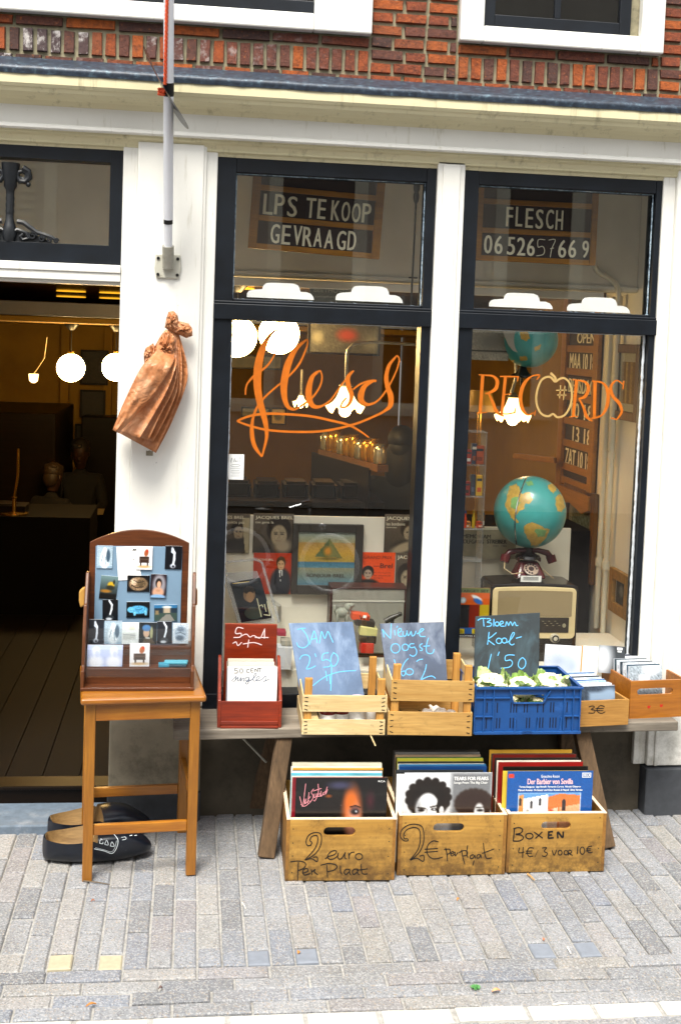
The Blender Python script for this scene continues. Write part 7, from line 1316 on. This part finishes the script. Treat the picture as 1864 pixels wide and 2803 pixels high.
# ---- brass lamp-shade, rail, shelves with jars, pictures on back walls
q = PY(*px('W', 270, 560), 1.1); K = thing('paper_lampshade', 'yellow lampshade on a brass stand behind the acrylic shelf', 'lampshade', q); part('shade', MB().lathe([(.085, -.05), (.05, .05)], 20, Tr(*q)), plain('b08a3c'), K, world=True, smooth=True); part('stand', MB().cyl(q-Vector((0, 0, .05)), Vector((q.x, q.y, .9)), .012), M['brass'], K, world=True)
part('rail', MB().bar(PY(*px('W', 490, 915), 1.7), PY(*px('W', 755, 945), 1.5), .03, .03), M['sign_wood'], B, bevel=.003)
s0, s1 = PY(*px('A', 795, 975), 2.3), PY(*px('A', 1195, 1085), 1.35); SHF = thing('jar_shelf', 'yellow-lit wooden shelf of glass jars running back from the right edge of the first window', 'shelf', s0); part('board', MB().bar(s0, s1, .06, .035, (0, 0, 1)), M['frame_brown'], SHF, world=True); part('backing', MB().bar(s0+Vector((-.05, .1, -.16)), s1+Vector((-.05, .1, -.16)), .012, .3, (0, 0, 1)), M['int_brown'], SHF, world=True)
gold = mat('golden_glass', 'b8892c', .15, .4, 14, metal=.7); clear = mat('silvery_glass', 'b0aa90', .12, .3, 14, metal=.7)
for k in range(10):
    p = s0.lerp(s1, (k+.5)/10)+Vector((0, 0, .02)); hgt = .10+.02*((k*7) % 3)/2; solo('glass_jar', MB().lathe([(.03, 0), (.034, .006), (.034, hgt*.75), (.024, hgt*.88), (.027, hgt)], 14, Tr(*p)), gold if k % 3 else clear, ('golden', 'silvery')[k % 3 == 0]+' glass jar, number %d from the far end of the lit shelf' % (k+1) if False else ['silvery jar at the far end of the lit shelf', 'short golden jar beside the farthest silvery one', 'golden jar third from the far end of the lit shelf', 'silvery jar in the far half of the lit shelf', 'golden jar just nearer than the middle-left silvery one', 'golden jar in the middle of the lit shelf', 'silvery jar in the near half of the lit shelf', 'golden jar next to the nearer silvery one', 'golden jar second from the near end of the lit shelf', 'silvery jar at the near end of the lit shelf'][k], 'jar', p, 'glass jars on the lit shelf', smooth=True)
def backpic(c, x0, y0, x1, y1, Y, cv, lab, fw=.03, mt=None):
    x, w, z, h = pframe(c, (x0, y0), (x1, y1), Y); K = thing('framed_picture', lab, 'picture', (x, Y, z)); part('frame', MB().frame(-w/2, w/2, 0, h, fw, -.012, .012), mt or M['int_brown'], K, bevel=.003); q = card(cv, w-2*fw, h-2*fw, .004); q.v = [p+Vector((0, -.002, fw)) for p in q.v]; part('picture', q, M['print_matt'], K)
backpic('A', 685, 95, 1172, 322, 1.9, Cv(50, 24, '3c3a34').noise(.2).ell(.55, .4, .14, .2, '8a2c14', .5).ell(.12, .5, .08, .2, '7a7768', .5).ell(.9, .6, .1, .3, '6a6a66', .6), 'dark picture with a red shape above the tulip lamp', .012)
backpic('A', 165, 320, 520, 420, 2.6, Cv(40, 12, '2a2414').ell(.2, .5, .1, .3, '15120c', .3).ell(.4, .5, .1, .3, '15120c', .3).ell(.85, .5, .1, .3, '15120c', .3), 'low dark panel with round holes under the left globe lamp', .01)
backpic('A', 245, 670, 440, 740, 2.4, Cv(20, 10, '3a3424').line([(.1,.6),(.9,.5)], .05, '15120c'), 'small grey picture behind the foot of the script', .008); backpic('A', 440, 675, 545, 790, 2.3, Cv(16, 16, '6a5420').ell(.5, .5, .3, .3, '2a2010', .3), 'small yellow picture behind the script underline', .008)
bp = Cv(20, 24, '1a140c').noise(.3)
backpic('D', 575, 570, 775, 820, 6.9, bp, 'dark picture behind the globe lamp in the doorway', .02); backpic('D', 572, 855, 755, 1055, 6.9, Cv(20, 24, '100c08').noise(.3), 'dark tapered picture below the globe lamp in the doorway', .02); backpic('D', 535, 1100, 800, 1305, 6.9, Cv(20, 20, '15100a').ell(.45, .3, .3, .25, '5a4a2a', .2), 'dark picture with a pale round shape above the facing person', .02)
# dark counters and bins
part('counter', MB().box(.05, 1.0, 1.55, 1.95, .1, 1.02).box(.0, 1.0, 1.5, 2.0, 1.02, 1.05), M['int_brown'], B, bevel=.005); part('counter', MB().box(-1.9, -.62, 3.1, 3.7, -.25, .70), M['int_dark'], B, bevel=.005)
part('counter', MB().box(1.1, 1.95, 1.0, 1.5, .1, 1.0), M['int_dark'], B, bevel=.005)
GRB = 'record bins on the dark counter'
for k in range(6):
    xx = .1+.15*k; solo('record_bin', MB().frame(-.065, .065, 0, .07, .008, 0, .2).box(-.05, .05, .012, .19, .005, .085), [M['int_brown']], 'brown record bin on the dark counter, ' + ('leftmost', 'second from the left', 'third from the left', 'third from the right', 'second from the right', 'rightmost')[k], 'bin', (xx, 1.6, 1.052), GRB, local=True)
q = PY(40, 1388, 3.2); solo('table_lamp', MB().lathe([(.09, 0), (.09, .01), (.015, .02), (.012, .10), (.02, .11)], 18, Tr(q.x, q.y, .70)).tube([(q.x, q.y, .80), (q.x+.02, q.y, .95), (q.x+.02, q.y, 1.12)], .008), M['brass'], 'brass lamp stand gleaming at the left of the doorway', 'lamp stand', (q.x, q.y, .70), smooth=True)
q = PY(25, 1322, 3.3); solo('record_player', MB().box(-.2, .12, -.1, .1, 0, .05).cyl((-.03, 0, .05), (-.03, 0, .06), .09), M['int_brown'], 'small wooden record player on the dark counter at the left of the doorway', 'record player', (q.x, q.y, .702), local=True, bevel=.003)
# ---- people in the dim shop
def person(name_lab, loc, rz, s, hairm, arms, seated=True, longhair=False, head_tilt=0.0):
    K = thing('person', name_lab, 'person', loc, rz); me = bpy.data.meshes.new('body'); V = []; E = []; Rr = []
    def add(p, r, par=None): V.append(tuple(Vector(p)*s)); Rr.append(r*s); (E.append((par, len(V)-1)) if par is not None else None); return len(V)-1
    pel = add((0, 0, 0), .15); wa = add((0, .01, .16), .135, pel); ch = add((0, .0, .34), .155, wa); nk0 = add((0, .0, .47), .07, ch); nk = add((0, -.01, .54), .052, nk0)
    for sx in (-1, 1):
        sh = add((sx*.17, 0, .43), .068, ch); el = add((sx*arms[0][0], arms[0][1], arms[0][2]), .046, sh); wr = add((sx*arms[1][0], arms[1][1], arms[1][2]), .030, el)
        hp = add((sx*.09, -.02, -.05), .095, pel)
        if seated: kn = add((sx*.12, -.42, -.05), .062, hp); an = add((sx*.12, -.42, -.46), .042, kn); add((sx*.12, -.55, -.50), .035, an)
        else: kn = add((sx*.10, -.01, -.45), .062, hp); an = add((sx*.10, .02, -.86), .042, kn); add((sx*.10, -.12, -.90), .035, an)
    me.from_pydata(V, E, []); o = bpy.data.objects.new('body', me); COL.objects.link(o); o.parent = K; me.materials.append(M['black_cloth'])
    sk = o.modifiers.new('skin', 'SKIN'); me.skin_vertices.new() if not me.skin_vertices else None
    for i, r in enumerate(Rr): me.skin_vertices[0].data[i].radius = (r, r)
    me.skin_vertices[0].data[0].use_root = True; su = o.modifiers.new('subsurf', 'SUBSURF'); su.levels = 2; su.render_levels = 2
    Hm = Tr(0, -.02*s, .56*s) @ Rx(head_tilt); m = MB()
    m.lathe([(.045*s, -.02*s), (.055*s, .03*s), (.068*s, .07*s), (.075*s, .13*s), (.072*s, .18*s), (.05*s, .225*s), (.01*s, .24*s)], 20, Hm, sy=1.18); m.ball((0, -.088*s, .095*s), .013*s, .02*s, .024*s, M=Hm)
    for sx in (-1, 1): m.ball((sx*.076*s, .005*s, .11*s), .010*s, .02*s, .03*s, M=Hm)
    hd = part('head', m, M['skin'], K, smooth=True); m = MB()
    for sx in (-1, 1): m.ball((sx*.028*s, -.080*s, .125*s), .012*s, .006*s, .006*s, M=Hm)
    m.ball((0, -.080*s, .052*s), .022*s, .006*s, .005*s, M=Hm); part('eyes_and_mouth', m, plain('2a1612'), hd)
    m = MB(); m.ball((0, .018*s, .165*s), .088*s, .10*s, .09*s, 20, 12, M=Hm); m.ball((0, .05*s, .10*s), .078*s, .065*s, .09*s, 18, 10, M=Hm)
    if longhair: m.ball((0, .055*s, .0), .10*s, .06*s, .20*s, 18, 12, M=Hm)
    else:
        for i in range(26): A = i*2.4; m.ball((.066*s*math.cos(A), .02*s+.076*s*math.sin(A), .185*s+.025*s*math.sin(i)), .024*s, n=8, m=6, M=Hm)
    part('hair', m, hairm, K, smooth=True)
    for sx in (-1, 1):                       # hands with five fingers
        wr = Vector((sx*arms[1][0], arms[1][1], arms[1][2]))*s; m = MB(); m.ball(wr+Vector((-sx*.0, -.045, 0))*s, .036*s, .048*s, .018*s, 12, 8)
        for f in range(4): x = (-.026+.017*f)*s; L = (.06, .072, .068, .054)[f]*s; b0_ = wr+Vector((x, -.08*s, 0)); m.tube([b0_, b0_+Vector((0, -L*.5, -.006*s)), b0_+Vector((0, -L*.9, -.028*s))], [.0085*s, .008*s, .006*s], 6)
        t0_ = wr+Vector((-sx*.032*s, -.03*s, 0)); m.tube([t0_, t0_+Vector((-sx*.02, -.025, .008))*s, t0_+Vector((-sx*.022, -.055, .004))*s], [.010*s, .009*s, .007*s], 6)
        part('hand', m, M['skin'], K, smooth=True)
    return K
p = PY(222, 1236, 6.0); sB = .95; PB = person('dark-haired person in black facing the street and reading, seen through the doorway', (p.x, 6.0, p.z-.68*sB), R(0), sB, M['hair_dark'], ((.22, -.10, .20), (.10, -.32, .16)), head_tilt=R(18))
q = PB.location+Vector((.02, -.44, .17)); solo('paper_sheet', MB().add([(-.16, -.1, 0), (.22, -.1, .01), (.22, .1, .03), (-.16, .1, .02), (-.16, -.1, -.002), (.22, -.1, .008), (.22, .1, .028), (-.16, .1, .018)], [(0,1,2,3),(7,6,5,4),(0,4,5,1),(1,5,6,2),(2,6,7,3),(3,7,4,0)]), plain('8a7a54'), 'open pale booklet held by the facing person in the doorway', 'booklet', q, local=True)
p = PY(142, 1310, 5.2); person('fair-haired person in black seen from behind at the counter in the doorway', (p.x, 5.2, p.z-.66*.85), R(150), .85, M['hair_fair'], ((.22, -.12, .20), (.12, -.34, .20)), head_tilt=R(10))
p = PY(*px('A', 1318, 950), 1.35+.9); person('person with long dark hair and black clothes bent over the counter behind the first window', (p.x, 2.25, p.z-.68*.9), R(160), .92, M['hair_dark'], ((.24, -.10, .18), (.16, -.34, .10)), longhair=True)
# ================================================================== ACROSS THE STREET (seen mirrored in the panes) AND LITTER
OY = -8.6; MV = 2*.061-OY      # the mirror image of the far side of the street stands at this depth
mx = lambda u, v=1000: PY(u, v, MV).x
OP = thing('opposite_house', 'pale grey stuccoed house across the street, mirrored in the panes', 'building', (0, OY, 0)); zled = PY(900, 1108, MV).z
m = MB(); m.box(-7, 8, OY-.4, OY, 0, zled-.08); m.box(-7, 8, OY-.4, OY, 2.15, 6.2)
posts = [mx(783), mx(995), mx(1510)]; op = [(-5.6, -4.5), (-2.4, mx(783)-.12), (mx(995)+.1, mx(1510)-.1), (mx(1510)+1.2, mx(1510)+2.4)]
xs = -7
for a, b in op: m.box(xs, a, OY-.4, OY, zled-.08, 2.15); xs = b
m.box(xs, 8, OY-.4, OY, zled-.08, 2.15); part('wall', m, M['opp_wall'], OP, world=True)
for a, b in op:
    w_ = part('window', MB().frame(a, b, zled-.08, 2.15, .12, OY-.12, OY-.02).box((a+b)/2-.03, (a+b)/2+.03, OY-.11, OY-.03, zled, 2.1), M['opp_white'], OP, world=True); part('pane', MB().box(a+.05, b-.05, OY-.08, OY-.075, zled-.03, 2.1), plain('15181c', .1), w_, world=True)
    part('sill', MB().box(a-.1, b+.1, OY-.02, OY+.08, zled-.10, zled-.02), M['opp_white'], w_, world=True)
for a, b in ((mx(722), mx(990)), (mx(1338), mx(1578)), (mx(1578)+1.4, mx(1578)+2.4)):
    w_ = part('upper_window', MB().frame(a, b, 2.3, 4.3, .15, OY-.02, OY+.03), M['opp_white'], OP, world=True); part('pane', MB().box(a+.12, b-.12, OY+.001, OY+.004, 2.4, 4.2), plain('2a2c30', .1), w_, world=True)
# shutter and pale frame mirrored in the transom light above the door
zs0 = PY(130, 650, MV).z; a = mx(120); part('shutter', MB().box(a-.02, a+.11, OY, OY+.05, zs0-.1, zs0+.85), M['opp_white'], OP, world=True); m = MB()
for z in np.arange(zs0-.3, zs0+1.2, .085): m.box(a-.62, a-.12, OY+.0, OY+.03, z, z+.05)
part('louvred_shutter', m, M['shutter'], OP, world=True)
# bicycle parked beside the camera, mirrored in the first window
c = PY(*px('M', 838, 450), 4.2); sc = c.z/.335; by = 2*.061-4.2
BK = thing('bicycle', 'black city bicycle with thin bright rims, mirrored in the first window', 'bicycle', (c.x, by, 0), R(200)); r = c.z
def wheel(x):
    w_ = part('wheel', MB().tube([(x+r*.97*math.cos(A), 0, r+r*.97*math.sin(A)) for A in np.linspace(0, 2*math.pi, 49)[:-1]], .019, 8, closed=True), mat('white_rim', 'f4f5f6', .2, .02, Coat_Weight=.6), BK, smooth=True)
    part('tyre', MB().tube([(x+r*math.cos(A), 0, r+r*math.sin(A)) for A in np.linspace(0, 2*math.pi, 49)[:-1]], .010, 8, closed=True), plain('b9bcc0', .4), w_, smooth=True); m = MB()
    for k in range(14): A = k*2*math.pi/14; m.tube([(x, 0, r), (x+r*.96*math.cos(A), 0, r+r*.96*math.sin(A))], .0012, 4)
    m.cyl((x, -.04, r), (x, .04, r), .018); part('spokes', m, M['chrome'], w_)
S_ = sc; wheel(0); wheel(1.05*S_)
m = MB(); fk = (0, 0, r); hd0 = (.20*S_, 0, .66*S_); hd1 = (.26*S_, 0, .86*S_); bb = (.60*S_, 0, .30*S_); st = (.74*S_, 0, .82*S_); re = (1.05*S_, 0, r)
for a, b in ((fk, hd0), (hd0, hd1), (hd0, bb), (hd1, st), (bb, st), (bb, re), (st, re)): m.tube([a, b], .014, 8)
part('frame', m, M['black'], BK, smooth=True); part('handlebar', MB().tube([(.42*S_, -.28*S_, .98*S_), (.30*S_, -.24*S_, 1.02*S_), (.24*S_, 0, .98*S_), (.30*S_, .24*S_, 1.02*S_), (.42*S_, .28*S_, .98*S_)], .012, 8).tube([hd1, (.25*S_, 0, .98*S_)], .012, 8), M['chrome'], BK, smooth=True)
part('saddle', MB().ball((.80*S_, 0, .90*S_), .13*S_, .07*S_, .035*S_), M['black'], BK, smooth=True); part('headlight', MB().ball((.10*S_, 0, .76*S_), .05*S_, .04*S_, .04*S_), M['chrome'], BK, smooth=True); part('mudguard', MB().tube([(1.05*S_+r*1.1*math.cos(A), 0, r+r*1.1*math.sin(A)) for A in np.linspace(.2, 2.8, 14)], .012, 6), M['black'], BK, smooth=True)
part('kickstand', MB().tube([(.62*S_, 0, .25*S_), (.70*S_, .14, .005)], .008, 6), M['steel'], BK); part('pedals', MB().cyl((.60*S_, -.10, .30*S_), (.60*S_, .10, .30*S_), .012).box(.60*S_-.05, .60*S_+.05, -.16, -.08, .28*S_, .30*S_).box(.60*S_-.05, .60*S_+.05, .08, .16, .30*S_, .32*S_), M['black'], BK)
# litter
def leaf_at(u, v, L, w, rz, mt, lab, grp='fallen leaves on the paving'):
    q = PZ(u, v); m = MB(); n = 6
    for i in range(n+1):
        t = i/n; ww = w*math.sin(math.pi*min(.97, t+.03))**.8; m.v += [Vector(((t-.5)*L, -ww/2, .004+.006*math.sin(t*3))), Vector(((t-.5)*L, 0, .002+.004*math.sin(t*3))), Vector(((t-.5)*L, ww/2, .005+.006*math.sin(t*3)))]
    for i in range(n):
        for k in (0, 1): m.f.append((3*i+k, 3*i+k+1, 3*i+k+4, 3*i+k+3)); m.mi.append(0)
    o = solo('fallen_leaf', m, mt, lab, 'leaf', (q.x, q.y, .001), grp, (0, 0, rz), local=True); s_ = o.modifiers.new('solid', 'SOLIDIFY'); s_.thickness = .0006
leaf_at(250, 2756, .030, .008, .4, M['leaf_dry'], 'long tan leaf lying on the paving in the lower left corner'); leaf_at(440, 2710, .012, .009, .2, plain('4a2a22'), 'dark red-brown leaf scrap below the two yellow pavers'); leaf_at(818, 2612, .012, .010, 1.0, M['leaf_dry'], 'small tan leaf near the pair of blue pavers'); leaf_at(1357, 2717, .026, .012, .1, plain('c98a58'), 'orange-tan scrap lying near the green weed'); leaf_at(1487, 2576, .010, .008, 1.2, plain('b8703c'), 'tiny orange leaf on the paving right of the crates')
leaf_at(255, 2470, .012, .004, .3, plain('a86a4a'), 'tiny pink-brown scrap in front of the left stool leg'); leaf_at(1253, 2466, .016, .006, .9, plain('c98a3c'), 'tan leaf scrap in front of the middle record crate')
q = PZ(1300, 2706); m = MB()
for k in range(7): A = k*.9; leafmesh(m, (0, 0, .002), (math.cos(A), math.sin(A), .25), .016, .010, .2, k, 4, 4)
solo('green_weed', m, M['leaf_green'], 'tiny green weed growing in a paving joint', 'weed', (q.x, q.y, .001), local=True)
def stick(u0, v0, u1, v1, w, mt, lab):
    a, b = PZ(u0, v0, .006), PZ(u1, v1, .004); solo('twig', MB().tube([a, a.lerp(b, .5)+Vector((0, .002, .001)), b], [w, w*.9, w*.6], 6), mt, lab, 'twig', a, 'twigs and splinters on the paving')
stick(228, 2411, 302, 2421, .0022, plain('5a4a34'), 'thin brown twig lying at the foot of the left stool leg'); stick(1443, 2392, 1462, 2409, .004, plain('b08a5a'), 'short splinter lying before the BOXEN crate'); stick(1134, 2470, 1142, 2486, .002, plain('d8d4cc'), 'tiny pale splinter in front of the crates') if False else None
stick(663, 2470, 673, 2487, .0022, plain('d8d4c8'), 'tiny white splinter left of the crates on the paving'); stick(1552, 2592, 1561, 2610, .0025, plain('e0ddd6'), 'tiny white splinter by the right pair of blue pavers'); stick(1512, 2750, 1553, 2747, .0022, plain('d9d2c0'), 'thin pale straw lying on the white kerb strip')
